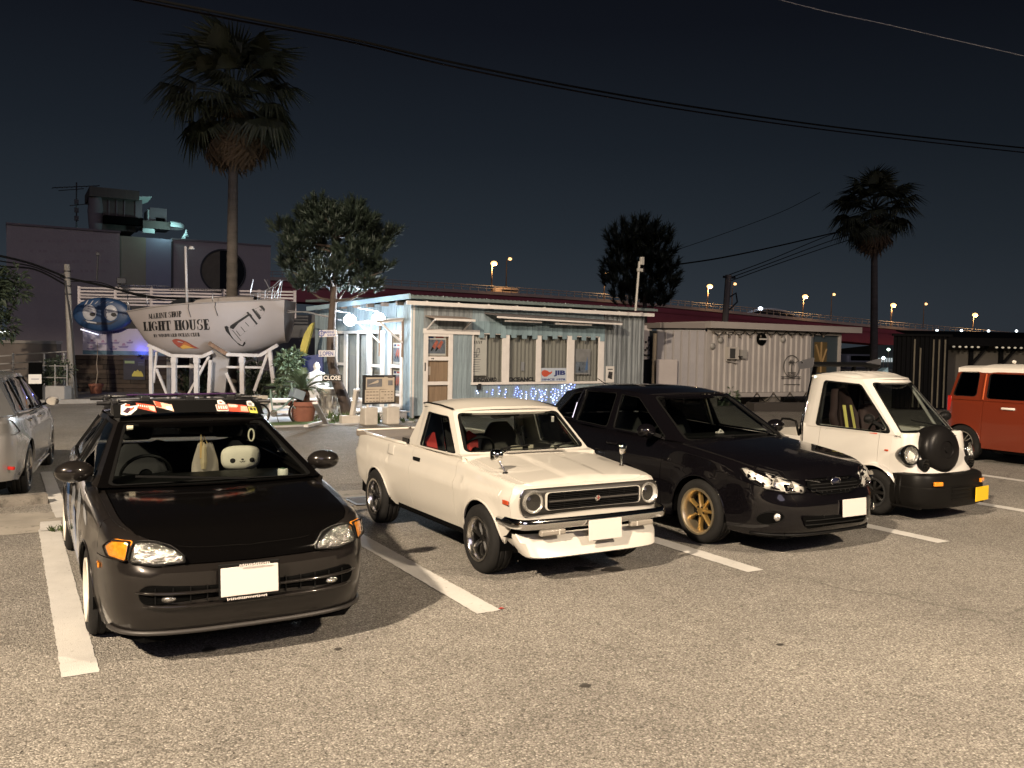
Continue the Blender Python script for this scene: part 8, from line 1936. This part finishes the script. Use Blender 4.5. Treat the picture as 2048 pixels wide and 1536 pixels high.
p_ = gp(703, 848); bl_ = thing('bollard', 'white stub post leaning in a block at the pine foot', 'post', p_); MB().bar((0, 0, .1), (.16, .12, .78), .10, .10).bbox((0, 0, .11), (.55, .22, .2), .02).build('stub_post', mat('block_cream', (.5,)*3), bl_); MB().lathe([(0, .06), (.09, .05), (.09, 0), (0, 0)], 12, c=(.17, .12, .78)).build('post_cap', WHT, bl_)
# yellow and blue board standing in the dark passage, blue tarpaulin
sv = thing('sail_bag', 'yellow and navy curved sail cover standing upright in the dark passage', 'sail cover'); D_ = 26.0
yo = [at_d(u, v, D_) for u, v in ((628, 645), (621, 650), (610, 668), (603, 690), (601, 712), (611, 712), (617, 690), (624, 664))]; MB().slab(yo, -CFW*.10, CFW*.10).build('cover_yellow', mat('cover_yellow', (.34, .27, .04), .6, var=(2, .3)), sv)
bo = [at_d(u, v, D_) for u, v in ((604, 688), (599, 700), (600, 780), (646, 780), (646, 708), (612, 712), (601, 712))]; MB().slab(bo, -CFW*.08, CFW*.12).build('cover_navy', mat('cover_navy', (.012, .022, .10), .55, var=(2, .3)), sv)
bk2 = thing('passage_dark_sheet', 'dark grey sheet standing in for the shade of the gap beside the shop', 'wall'); a, b = at_d(545, 806, 33), at_d(680, 806, 33); MB().bar((a.x, a.y, 1.5), (b.x, b.y, 1.5), .2, 3.0).build('gap_sheet', mat('gap_dark_grey', (.10, .105, .115), .8, var=(1, .2)), bk2)  # dark sheet put in for the shade of the open gap
cable('cable', 'pale cable slung from the boat stern to the pine tree', [at_d(575, 625, 27), at_d(612, 624, 25), at_d(640, 630, 22.5), at_d(662, 634, 21.8)], .018, mat('cable_pale', (.5, .5, .52), .6))
cable('cable', 'second pale cable sagging from the boat stern to the shop eaves', [at_d(575, 621, 27), at_d(618, 626, 25), at_d(652, 634, 24), at_d(690, 640, 23.5)], .014, mat('cable_pale', (.5,)*3))
# ================================================================== white container shop
ct_p = gp(1497, 812); CT = Frame((0, ct_p.y), 0.0); cl, cr = CT.px(1413, 700)[0], CT.px(1681, 700)[0]; ctop = CT.px(1413, 657)[1]; cbot = .32
ctn = thing('container', 'cream corrugated shipping container with a painted palm emblem and string of bulbs', 'container', (0, 0, 0))
CW = mat('container_cream', (.36, .335, .315), .55, var=(1.2, .16), dirt=(4, (.30, .22, .16), .66), stretch=(1, 1, .6)); CG = mat('container_grey', (.27, .26, .27), .7, var=(1.5, .15))
def corr(F, t0, t1, z0, z1, pitch, dep, m, name, par, d=0.0):
 n = max(1, round((t1-t0)/pitch)); T = []
 for k in range(n):
  a = t0+(t1-t0)*k/n; w = (t1-t0)/n; T += [(a, 0), (a+w*.30, 0), (a+w*.44, -dep), (a+w*.80, -dep), (a+w*.94, 0)]
 T.append((t1, 0)); return MB().grid([[F(t, z, d+q_) for z in (z0, z1)] for t, q_ in T]).build(name, m, par)
dl = CT.px(1625, 700)[0]
corr(CT, cl+.10, dl, cbot+.16, ctop-.10, .27, .045, CW, 'corrugated_wall', ctn)
for t0, t1, z0, z1, nm in ((cl, cl+.10, cbot, ctop, 'corner_post'), (cr-.10, cr, cbot, ctop, 'corner_post'), (cl, cr, cbot, cbot+.15, 'bottom_rail'), (cl, cr, ctop-.10, ctop, 'top_rail')): CT.box(MB(), t0, t1, z0, z1, -.10, .02 if 'rail' in nm else .026).build(nm, CW, ctn)
CT.box(MB(), cl+.05, cr-.05, cbot, ctop, -2.4, -.15).build('container_core', GRY, ctn)
CT.box(MB(), cl-.15, cr+.75, ctop+.02, ctop+.24, -2.6, .35).build('roof', mat('container_roof', (.33, .30, .28), .7, var=(1, .1)), ctn)
for t in (cl+.3, (cl+cr)/2, cr-.4): CT.box(MB(), t-.3, t+.3, .0, cbot, -.5, -.05).build('foot_block', mat('old_concrete', (.16,)*3), ctn)
for u in (1500, 1560): t = CT.px(u, 806)[0]; CT.box(MB(), t-.45, t+.45, cbot+.03, cbot+.11, .0, .03).build('fork_pocket', CW, ctn)
# dark doorway with a timber brace
d_ = CT.box(MB(), dl, cr-.10, cbot+.15, ctop-.10, -.10, -.06).build('door', mat('door_slate', (.035, .05, .06), .6), ctn); dz0, dz1 = CT.px(1640, 745)[1], CT.px(1640, 684)[1]; dt0, dt1 = CT.px(1631, 700)[0], CT.px(1656, 700)[0]
CT.box(MB(), dt0, dt1, dz0, dz1, -.06, -.045).build('door_glass', mat('door_glass_brown', (.10, .07, .03), .3), d_)  # pane in one even warm brown
TB_ = mat('brace_timber', (.30, .20, .09), .7); cx = (dt0+dt1)/2
for a, b in (((cx, dz0), (cx, dz1)), ((dt0+.05, dz1-.1), (cx, dz1-.75)), ((dt1-.05, dz1-.25), (cx, dz1-.9))): MB().bar(CT(a[0], a[1], -.02), CT(b[0], b[1], -.02), .06, .03).build('door_brace', TB_, d_)
CT.box(MB(), dl-.05, dl, cbot+.15, ctop-.1, -.06, .03).build('door_jamb', mat('jamb_grey', (.10, .11, .12), .6), d_)
# fittings on the wall
def cbox(u0, v0, u1, v1, d0, d1, m, nm, par=ctn): a, b = CT.px(u0, v1), CT.px(u1, v0); return CT.box(MB(), a[0], b[0], a[1], b[1], d0, d1).build(nm, m, par)
MG = mat('meter_grey', (.30, .29, .27), .5, var=(5, .2)); mtr = cbox(1450, 694, 1472, 718, .0, .16, mat('meter_cream', (.42, .39, .35), .6), 'meter_box'); cbox(1453, 697, 1463, 716, .16, .19, mat('meter_dark', (.05, .05, .05), .3), 'meter_window', mtr); cbox(1478, 700, 1490, 717, 0, .12, MG, 'switch_box')
c_ = CT.px(1452, 690); MB().tube([CT(c_[0], ctop-.1, .04), CT(c_[0], CT.px(1452, 722)[1], .04), CT(c_[0]+.5, CT.px(1452, 726)[1], .04)], .03, 6).build('conduit', CW, ctn); cbox(1470, 712, 1476, 714, .0, .22, BLK, 'tap')
v_ = CT.px(1523, 678); m = MB().lathe([(0, .06), (.20, .05), (.24, .0)], 24, axis='Y'); m.v = [tuple(CT(v_[0]+p[0], v_[1]+p[2], p[1])) for p in m.v]; vt = m.build('round_vent', MATTE, ctn, smooth=True); cbox(1516, 677, 1531, 679.5, .06, .08, mat('vent_bar', (.5, .48, .45), .4), 'vent_bar', vt)
for u, v in ((1424, 692), (1440, 680), (1565, 679)): c_ = CT.px(u, v); m = MB().lathe([(.10, 0), (.11, .05), (.05, .08), (.0, .085)], 14, axis='Y'); m.v = [tuple(CT(c_[0]+p[0], c_[1]+p[2], p[1])) for p in m.v]; m.build('socket_cover', MG, ctn, smooth=True)
# painted palm emblem
EM = mat('emblem_ink', (.045, .042, .04), .7)
def el(u, v): a = CT.px(u, v); return CT(a[0], a[1], .012)
MB().tube([el(1583+16*cos(a), 733+22*sin(a)) for a in [2*pi*k/32 for k in range(33)]], .016, 4, caps=False).build('palm_emblem', EM, ctn)
MB().tube([el(1583, 748), el(1582.5, 738), el(1583, 726)], [.03, .02, .014], 5).build('palm_emblem', EM, ctn)
for du, dv in ((-6, -1), (-5, 4), (6, -1), (5, 5), (-3, -6), (3.5, -6), (1, 6)): MB().tube([el(1583, 726), el(1583+du*.6, 726+dv*.6-2), el(1583+du, 726+dv)], [.02, .025, .008], 4).build('palm_emblem', EM, ctn)
MB().tube([el(1590, 726), el(1596, 722), el(1598, 726)], .012, 4).build('palm_emblem', EM, ctn)
for v, w in ((744.5, 8), (747.5, 8), (750.5, 6)): MB().tube([el(1583-w+2*w*k/8, v+.8*(k % 2)) for k in range(9)], .012, 4).build('palm_emblem', EM, ctn)
for (u0, u1, v) in ((1562, 1601, 753.5), (1562, 1601, 757), (1567, 1599, 769)): MB().tube([el(u0, v), el(u1, v)], .012, 4).build('palm_emblem', EM, ctn)
# looping flex with dead bulbs, top and bottom
for v0, amp, n, u0, u1, lab in ((660, 8, 11, 1425, 1655, 'black looping flex with unlit bulbs along the container top'), (803, -19, 5, 1495, 1660, 'black looping flex hung in peaks along the container bottom')):
 ss = thing('string_lights', lab, 'string lights'); pts = []
 for k in range(n*8+1): f = k/8 % 1; a = CT.px(lerp(u0, u1, k/(n*8)), v0+amp*(4*f*(1-f) if amp > 0 else (1-abs(2*f-1))**1.6)+(2 if amp > 0 else 0)); pts.append(CT(a[0], a[1], .06))
 MB().tube(pts, .016, 4).build('flex', mat('cable_black', (.006,)*3), ss)
 b_ = None
 for k in range(0, len(pts), 4):
  if b_ is None: b_ = MB().ball((0, 0, -.05), (.035, .035, .05), 8, 6).build('bulb', mat('bulb_dull', (.14, .12, .10), .2), ss); o = b_
  else: o = b_.copy(); COL.objects.link(o); o.parent = ss
  o.location = pts[k]
# grey annexe on the container's left
an_ = thing('annexe', 'grey panelled lean-to between the container and the blue shop', 'building'); AX = Frame((CT(cl, 0, -.4).x, CT(cl, 0, -.4).y), radians(148)); AX.n = Vector((-.53, -.848, 0));
ax1 = 4.2; q0, q1 = CT(cl-.02, 0, -.05), None
P0 = Vector((q0.x, q0.y, 0)); P1 = at_d(1312, 800, (P0.dot(CFW)+.6)); P1.z = 0; D_ = (P1-P0); nn = 6
for k in range(nn):
 a, b = P0+D_*(k/nn), P0+D_*((k+1)/nn); MB().slab([a+(b-a)*.015, b-(b-a)*.015, b+Vector((0, .05, 0)), a+Vector((0, .05, 0))], (0, 0, .2), (0, 0, ctop-.05)).build('panel', CG, an_)
 MB().bar(a+Vector((0, -.02, .2)), a+Vector((0, -.02, ctop-.1)), .05, .06).build('panel_batten', mat('batten_pale', (.36, .34, .33), .7), an_)
MB().slab([P0+Vector((0, .06, 0)), P1+Vector((0, .06, 0)), P1+Vector((0, 3, 0)), P0+Vector((0, 2.3, 0))], (0, 0, .0), (0, 0, ctop-.08)).build('annexe_core', GRY, an_)
MB().slab([P0+Vector((.1, -.35, 0)), P1+Vector((-.1, -.25, 0)), P1+Vector((0, 3, 0)), P0+Vector((0, 2.6, 0))], (0, 0, ctop), (0, 0, ctop+.18)).build('annexe_roof', mat('annexe_roof', (.16, .14, .13), .8), an_)
wp = thing('panel', 'pale board leaning against the grey annexe', 'board'); a, b = at_d(1322, 800, P1.dot(CFW)-.4), at_d(1344, 719, P1.dot(CFW)-.4); MB().bbox(((a.x+b.x)/2, (a.y+b.y)/2, b.z/2), (.72, .05, b.z), .01, R=Matrix.Rotation(-.5, 3, 'Z')).build('board_sheet', mat('board_pale', (.36, .33, .32), .8, var=(1.5, .1)), wp)
sp = thing('signboard', 'pale board with dark brush marks in the gap beside the blue shop', 'sign'); Dg = 30.5; MB().slab([at_d(u, v, Dg) for u, v in ((1283, 650), (1304, 652), (1306, 718), (1283, 719))], CFW*0, CFW*.06).build('board_sheet', mat('board_pale', (.36,)*3), sp)
for k, (u, v) in enumerate(((1292, 684), (1298, 680), (1300, 690), (1295, 696), (1300, 700), (1291, 700), (1299, 674))): MB().ball(at_d(u, v, Dg-.02), .045, 6, 4).build('brush_mark', EM, sp)
MB().tube([at_d(1283, 709, Dg-.03), at_d(1294, 711, Dg-.03), at_d(1305, 709, Dg-.03)], .03, 4).build('brush_mark', EM, sp)
gpst = thing('post', 'bamboo-coloured post standing in the gap beside the blue shop', 'post'); MB().tube([at_d(1305, 800, 30), at_d(1310, 667, 30)], .07, 8).build('post_shaft', mat('post_straw', (.34, .28, .19), .7), gpst)
cb = at_d(1430, 800, 27); cb.z = 0; bush('shrub', 'small green weed bush at the container corner', at_z(1458, 812), (.4, .3, .32), 260, .16, 31, LEAF, 4)
hd = thing('hedge_bank', 'low dark bank of clipped planting before the container', 'hedge'); a, b = gp(1500, 822), gp(1760, 822); mb = MB(); mb.bar((a.x, a.y, .14), (b.x, b.y, .14), .5, .26); mb.build('bank_kerb', mat('bank_dark', (.035, .03, .026), .9), hd)
# ================================================================== black corrugated fence, long dark shed
FD = 30.0; a, b = at_d(1783, 800, FD), at_d(1893, 800, FD); FB = Frame((a.x, a.y), atan2(b.y-a.y, b.x-a.x)); L_ = hypot(b.x-a.x, b.y-a.y); fz = at_d(1800, 672, FD).z
BF = mat('black_sheet', (.0035, .0035, .004), .6, spec=.06); bf = thing('corrugated_fence', 'tall black corrugated fence with pale worn ribs behind the microtruck', 'fence')
corr(FB, 0, L_, .05, fz, .16, .05, BF, 'fence_sheet', bf); PR = mat('worn_rib', (.18, .16, .12), .7, var=(6, .5), stretch=(4, 4, .5))
for u in (1828, 1840, 1866, 1877, 1889): t = FB.px(u, 720)[0]; MB().bar(FB(t, .1, .02), FB(t, fz-.1-.3*(u == 1840), .02), .055, .02).build('pale_rib', PR, bf)
FB.box(MB(), -.05, L_+.1, fz, fz+.08, -.05, .06).build('fence_cap', BF, bf)
sh_ = thing('shed', 'long low dark shed with a black roof and bulbs under its eaves', 'shed'); a, b = at_d(1884, 800, 31.5), at_d(2120, 800, 31.5); SF = Frame((a.x, a.y), atan2(b.y-a.y, b.x-a.x)); SL = hypot(b.x-a.x, b.y-a.y)+6; sz0, sz1 = at_d(1950, 691, 31.5).z, at_d(1950, 673, 31.5).z
SF.box(MB(), .2, SL, 0, sz0+.1, -4, -.6).build('shed_wall', mat('shed_wall_grey', (.075, .068, .058), .9, var=(1, .2)), sh_); MB().slab([SF(0, sz0, .2), SF(SL, sz0, .2), SF(SL, sz0+.1, .2), SF(SL, sz1+.25, -4), SF(0, sz1+.25, -4), SF(0, sz0+.1, .2)], (0, 0, 0), (0, 0, .04)).build('shed_roof', BF, sh_)
SF.box(MB(), 0, SL, sz0-.02, sz1-.05, .16, .22).build('fascia', BF, sh_); bu = None
for k in range(16):
 if k in (5, 6): continue
 if bu is None: bu = MB().ball((0, 0, 0), (.05, .05, .035), 8, 6).build('bulb', mat('bulb_dim_lit', (.5, .45, .35), .3, emit=(1, .9, .7), estr=.25), sh_); o = bu
 else: o = bu.copy(); COL.objects.link(o); o.parent = sh_
 o.location = SF(.25+.22*k, sz0-.06, .2)
for t in (1.2, 2.3, 3.3): SF.box(MB(), t, t+.14, 0, sz0, -.6, -.5).build('shed_post', BF, sh_); MB().bar(SF(t+.07, sz0-.7, -.5), SF(t+.6, sz0, -.4), .09, .09).build('shed_brace', BF, sh_)
# ================================================================== elevated road with sodium lamps
Z0 = 285.0
def hw(i): s = 1+.0442*i; x = (983+278.4*i)/s; return x, Z0*s
def hwy(i, v): x, z = hw(i); return at_d(x, v, z)
dv = [(-3.4, 545), (-1.55, 556), (-1, 568), (0, 583), (1, 598.5), (2, 617), (3, 636), (4, 653), (5, 667), (6, 679), (8, 692), (11, 700)]
hi = thing('elevated_road', 'long elevated road with dark red girders descending to the right', 'viaduct')
N_ = 60; TI = [lerp(-3.4, 11, k/N_) for k in range(N_+1)]; top = [hwy(i, curve(dv, i)) for i in TI]
GD = mat('girder_maroon', (.30, .055, .072), .6, var=(.05, .2)); HC = mat('parapet_concrete', (.40, .33, .28), .85, var=(.06, .2))
bk3 = Vector((.2, .98, 0)).normalized()*14
def strip(z0, z1, d0, m, nm):
 G = []
 for p in top: q_ = p+Vector((0, -1, 0))*d0; G.append([Vector((q_.x, q_.y, max(.5, p.z+z0))), Vector((q_.x, q_.y, max(.6, p.z+z1)))])
 n = len(G); G2 = [[g[0], g[1], g[1]+bk3, g[0]+bk3] for g in G]; return MB().grid(G2).build(nm, m, hi)
strip(-7.2, -1.0, 0, GD, 'girder'); strip(-1.0, .0, .6, HC, 'deck_edge'); strip(-3.0, -2.7, .25, mat('girder_flange', (.22, .04, .05), .7), 'girder_flange')
RLM = mat('rail_pale', (.34, .30, .27), .6); mb = MB().tube([p+Vector((0, -.6, 1.7)) for p in top], .13, 5).tube([p+Vector((0, -.6, .9)) for p in top], .10, 5); mb.build('parapet_rail', RLM, hi); mb = MB()
for k in range(150): i = lerp(-3.4, 7, k/149); p = hwy(i, curve(dv, i)); mb.bar(p+Vector((0, -.6, 0)), p+Vector((0, -.6, 1.75)), .22, .14)
mb.build('rail_posts', RLM, hi)['kind'] = 'stuff'
for i in (-2.6, -.6, 1.4, 3.4, 5.4): p = hwy(i, curve(dv, i)); q_ = p+bk3*.5; MB().bar((q_.x, q_.y, 0), (q_.x, q_.y, max(1, p.z-5)), 3.2, 3.2).build('pier', mat('pier_concrete', (.12, .11, .105), .9), hi)
SOD = mat('sodium_glow', (1, .7, .4), .4, emit=(1.0, .50, .17), estr=3.6); SOF = mat('sodium_glow_far', (1, .7, .4), .4, emit=(1.0, .55, .22), estr=2.6); PO = mat('lamp_post_rust', (.34, .24, .16), .6)
nearv = [527, 550, 573, 593.5, 610.5, 630]; words = ('first from the left', 'second, beside the conifer', 'third from the left', 'fourth, left of the far palm', 'fifth, right of the far palm', 'farthest right')
def slamp(base, head, lab, m, grp, r=1.15, pole=True):
 t = thing('street_lamp', lab, 'street lamp', base, 0, grp); h = head-base
 MB().tube([(0, 0, 0), (0, 0, h.z*.9), (h.x*.3, 0, h.z), (h.x, h.y, h.z+.25)], [.26, .20, .16, .14], 6).build('lamp_post', PO, t, smooth=True)
 MB().bbox(h+Vector((0, .3, .62)), (1.3, .7, .22), .08).build('lamp_head', PO, t); MB().ball(h, (r, r*.8, r*.7), 12, 8).build('lamp_glow', m, t, smooth=True); return t
for k, v in enumerate(nearv):
 p = hwy(k, curve(dv, k)); x, z = hw(k); hd_ = at_d(x+5, v, z); slamp(p, hd_, 'orange street lamp on the elevated road, '+words[k], SOD, 'near row of lamps on the elevated road')
 lamp('sodium_light', hd_+Vector((0, -1.5, -1.2)), 5200, (1, .58, .25), .6)
for u, v, z, lab in ((737, 506, 300, 'seen through the pine branches'), (1020, 518, 335, 'right of the first near lamp'), (1470, 568, 385, 'beside the utility pole top'), (1668, 589, 400, 'just left of the far palm crown'), (1852, 608, 415, 'near the right end')):
 hd_ = at_d(u, v, z); slamp(hd_-Vector((1.5, 0, 11.5)), hd_, 'smaller orange lamp of the far row, '+lab, SOF, 'far row of lamps on the elevated road', .8)
bus = thing('bus', 'pale coach roof showing above the elevated road parapet', 'bus', hwy(.18, 586)+Vector((0, 5, 0)), radians(-12)); MB().bbox((0, 0, .9), (8.6, 2.5, 1.9), .35).build('body', mat('bus_cream', (.5, .40, .30), .4), bus, smooth=True, angle=40); MB().bbox((1.2, -1.27, 1.1), (5.6, .06, .6), .1).build('window', MATTE, bus); MB().bbox((0, 0, 2.0), (4, 2.0, .25), .1).build('roof_unit', mat('bus_cream', (.5,)*3), bus)
# arched dome far behind
dm = thing('arch_roof', 'pale arched roof far behind the elevated road', 'building'); Dd = 420; G = [[at_d(lerp(1468, 1606, k/24), 640-22*sin(pi*k/24)**.8, Dd)+CFW*d for d in (0, 40)] for k in range(25)]; MB().grid(G).build('arch_shell', mat('arch_grey', (.10, .13, .16), .6), dm, smooth=True)
MB().tube([at_d(lerp(1468, 1606, k/24), 640-22*sin(pi*k/24)**.8, Dd-1) for k in range(25)], .5, 5).build('arch_rim', mat('arch_rim', (.45, .5, .55), .5), dm); fo = thing('floodlight', 'cold white light on top of the arched roof', 'light', at_d(1521, 617, 415)); MB().ball((0, 0, 0), (1.3, .9, .8), 10, 6).build('lamp_globe', mat('cold_glow', (1, 1, 1), .4, emit=(.8, .88, 1), estr=7), fo); MB().tube([(0, 0, 0), (0, 0, -5)], .2, 5).build('lamp_post', PO, fo)
# utility pole mid right with its wires; thin mast in front of the conifer
u2 = thing('utility_pole', 'slim utility pole behind the cream container with wires running right', 'pole'); a, b = at_d(1449, 660, 40), at_d(1457, 550, 40); a0 = Vector((a.x, a.y, 0)); MB().tube([a0, a, b], .14, 8).build('pole_shaft', mat('pole_dim', (.16, .14, .12), .8), u2); MB().bar(b+Vector((-.3, 0, -.1)), b+Vector((.4, 0, -.1)), .1).build('cross_arm', INK, u2); MB().tube([b+Vector((.1, 0, -1.0)), b+Vector((.5, 0, -.8)), b+Vector((.6, 0, -1.2)), b+Vector((.1, 0, -1.6))], .04, 5).build('wire_loop', INK, u2)
for k, (v1, lab) in enumerate(((470, 'top'), (482, 'middle'), (492, 'bottom'))): cable('cable', lab+' wire of three from the slim pole up to the far palm', [b+Vector((.1*k, 0, -.12*k)), at_d(1540, lerp(548+4*k, v1, .42)+4, 42), at_d(1660, v1, 46), at_d(1745, v1-26, 48)], .022, group='wires from the slim pole to the far palm')
cable('cable', 'single wire from the dark conifer up to the far palm', [at_d(1340, 531, 40), at_d(1440, 516, 42), at_d(1560, 491, 44), at_d(1700, 458, 47)], .035)
cable('cable', 'faint high wire above the conifer rising to the right', [at_d(1338, 505, 60), at_d(1440, 470, 60), at_d(1560, 425, 60), at_d(1640, 385, 60)], .02)
ms = thing('mast', 'thin pale mast on the shop roof in front of the conifer', 'mast'); MB().tube([at_d(1271, 622, 26), at_d(1279, 523, 26)], .035, 6).build('mast_pole', mat('mast_pale', (.42, .41, .38), .5), ms); MB().bbox(at_d(1284, 522, 26), (.12, .1, .24), .02).bbox(at_d(1280, 540, 26), (.2, .08, .1), .02).build('mast_head', mat('mast_pale', (.42,)*3), ms)
# overhead lines across the sky
cable('cable', 'upper thick overhead cable crossing the whole sky from top left', [at_d(u, v, d) for u, v, d in ((120, -40, 13), (310, 0, 14), (480, 34, 15), (700, 78, 16.5), (900, 124, 18), (1150, 174, 20), (1400, 216, 22), (1700, 258, 25), (2048, 296, 28), (2300, 318, 31))], .025, group='overhead cables crossing the sky')
cable('cable', 'lower thick overhead cable twisted beneath the first across the sky', [at_d(u, v, d) for u, v, d in ((120, -30, 13.1), (310, 8, 14.1), (480, 42, 15.1), (700, 84, 16.6), (900, 132, 18.1), (1150, 182, 20.1), (1400, 225, 22.1), (1700, 266, 25.1), (2048, 305, 28.1), (2300, 328, 31))], .020, mat('cable_brown', (.008, .006, .007), .8, spec=.1), group='overhead cables crossing the sky')
cable('cable', 'thin pale wire crossing the top right corner of the sky', [at_d(u, v, 16) for u, v in ((1480, -22), (1640, 20), (1760, 46), (1900, 78), (2048, 112), (2200, 150))], .008, mat('wire_pale', (.30, .30, .33), .5))
# far town at the right: dim block with lit windows, scattered lights
tb_ = thing('far_building', 'dim greenish block with lit windows under the elevated road', 'building'); Df = 120; F_ = [at_d(u, v, Df) for u, v in ((1748, 690), (1792, 690), (1792, 775), (1748, 775))]; MB().slab(F_, CFW*0, CFW*15).build('wall', mat('far_wall_green', (.09, .11, .10), .9, var=(.2, .2)), tb_)
WG = mat('far_window_glow', (.8, .85, .8), .4, emit=(.62, .72, .72), estr=.5)
for k in range(7): MB().slab([at_d(u, v, Df-.2) for u, v in ((1757+5*k, 716), (1760+5*k, 716), (1760+5*k, 724), (1757+5*k, 724))], CFW*0, CFW*.1).build('window', WG, tb_)
fl_r = thing('far_buildings', 'low dark line of town buildings below the elevated road', 'building')
tt = struct(MB().slab([at_d(1690, 700, 220), at_d(2300, 706, 220), at_d(2300, 760, 220), at_d(1690, 760, 220)], CFW*0, CFW*20).build('far_town', mat('far_dark', (.02, .02, .022), .9))); bpy.data.objects.remove(fl_r)
CW_ = mat('cold_far_glow', (1, 1, 1), .4, emit=(.85, .95, 1.0), estr=9.0)
for k, (u, v, d, lab) in enumerate(((1719, 699, 150, 'bright white lamp low under the viaduct, left of the black fence'), (1777, 699, 110, 'greenish white lamp at the left edge of the black fence'), (1767, 716, 115, 'small lamp among the lit far windows'), (1874, 661, 300, 'upper of a pair of white lamps at the road end, left pair'), (1880, 665, 300, 'lower of a pair of white lamps at the road end, left pair'), (1923, 661, 300, 'upper of a pair of white lamps at the road end, middle pair'), (1929, 665, 300, 'lower of a pair of white lamps at the road end, middle pair'), (1977, 662, 300, 'upper of a pair of white lamps at the road end, right pair'), (1981, 667, 300, 'lower of a pair of white lamps at the road end, right pair'), (2033, 662, 300, 'single white lamp at the far right edge'), (1885, 670, 290, 'flat wide white light just under the left lamp pair'))):
 r_ = (.0017 if k else .0034)*d*(.8 if k > 2 else 1); p = at_d(u, v, d); t = thing('far_lamp', lab, 'lamp', p, 0, 'cold white lamps of the far town'); MB().ball((0, 0, 0), (r_*(2.2 if k == 10 else 1), r_, r_*.9), 8, 6).build('lamp_globe', CW_ if k != 1 else mat('green_far_glow', (1, 1, 1), .4, emit=(.7, 1.0, .8), estr=8), t); MB().tube([(0, 0, 0), (0, 0, -.03*d)], r_*.2, 4).build('lamp_post', PO, t)
pk = thing('parked_van', 'row end of pale vehicles parked under the viaduct, dimly lit', 'vehicle', at_d(1708, 722, 100)); pk.location.z = 0; MB().bbox((0, 0, 1.1), (4.4, 1.8, 1.7), .3).build('body', mat('far_vehicle', (.20, .21, .22), .4), pk, smooth=True); MB().bbox((0, -.92, 1.5), (3.4, .05, .5), .1).build('window', MATTE, pk)
bt = thing('tarpaulin', 'pale blue sheet glimpsed above the microtruck roof', 'sheet', (0, 0, 0)); MB().slab([at_d(u, v, 29) for u, v in ((1762, 744), (1776, 735), (1777, 748), (1764, 748))], CFW*0, CFW*.5).build('sheet_body', mat('tarp_blue', (.20, .34, .44), .6, var=(8, .4)), bt)
# ================================================================== the lot lamps behind the camera
for k, (p_, e_) in enumerate(LOT_LAMPS):
 t = thing('car_park_lamp', ('tall car park lamp behind the camera on the left', 'tall car park lamp behind the camera on the right')[k], 'street lamp', (p_[0], p_[1]-1.5, 0), 0, 'car park lamps')
 MB().tube([(0, 0, 0), (0, 0, p_[2]*.9), (0, .4, p_[2]+.25), (0, 1.5, p_[2]+.42)], [.10, .07, .05, .04], 10).build('lamp_post', PO, t, smooth=True); MB().bbox((0, 1.5, p_[2]+.36), (.34, .7, .14), .04).build('lamp_head', PO, t)
# stains, litter and tyre marks on the asphalt
OIL = mat('oil_stain', (.05, .045, .04), .5, var=(20, .3)); r = random.Random(12)
for u, v, w, h in ((1167, 1139, .13, .05), (1228, 1139, .12, .05), (1094, 1132, .03, .015), (1190, 1128, .04, .015), (676, 1299, .03, .012), (1172, 1372, .04, .02), (420, 1300, .05, .03), (1560, 1290, .03, .012)):
 c = at_z(u, v); pts = [Vector((c.x+w*cos(a)*r.uniform(.55, 1.1), c.y+h*sin(a)*r.uniform(.55, 1.1)*2, .004)) for a in [2*pi*k/16 for k in range(16)]]; struct(MB().add(pts, [tuple(range(16))]).build('oil_stain', OIL, fix=False))
lf = MB(); c = at_z(1003, 1219); lf.add([c+Vector(q) for q in ((-.03, 0, .006), (0, -.015, .014), (.03, .0, .006), (.004, .018, .012))], [(0, 1, 2, 3)]); tag(lf.build('leaf', mat('red_leaf', (.40, .03, .02), .6), fix=False), 'small red scrap at the front end of a white bay line', 'scrap')
lm = MB()
for _ in range(260):
 u, v = r.uniform(0, 2048), r.uniform(1100, 1536); c = at_z(u, v, .004); a = r.uniform(0, 6.3); s = r.uniform(.004, .011); lm.add([c+Vector((s*cos(a), s*sin(a), 0)), c+Vector((-s*sin(a)*.5, s*cos(a)*.5, .004)), c+Vector((-s*cos(a), -s*sin(a), 0)), c+Vector((s*sin(a)*.5, -s*cos(a)*.5, .003))], [(0, 1, 2, 3)])
lm.build('litter', mat('dark_litter', (.03, .025, .02), .8), fix=False)['kind'] = 'stuff'
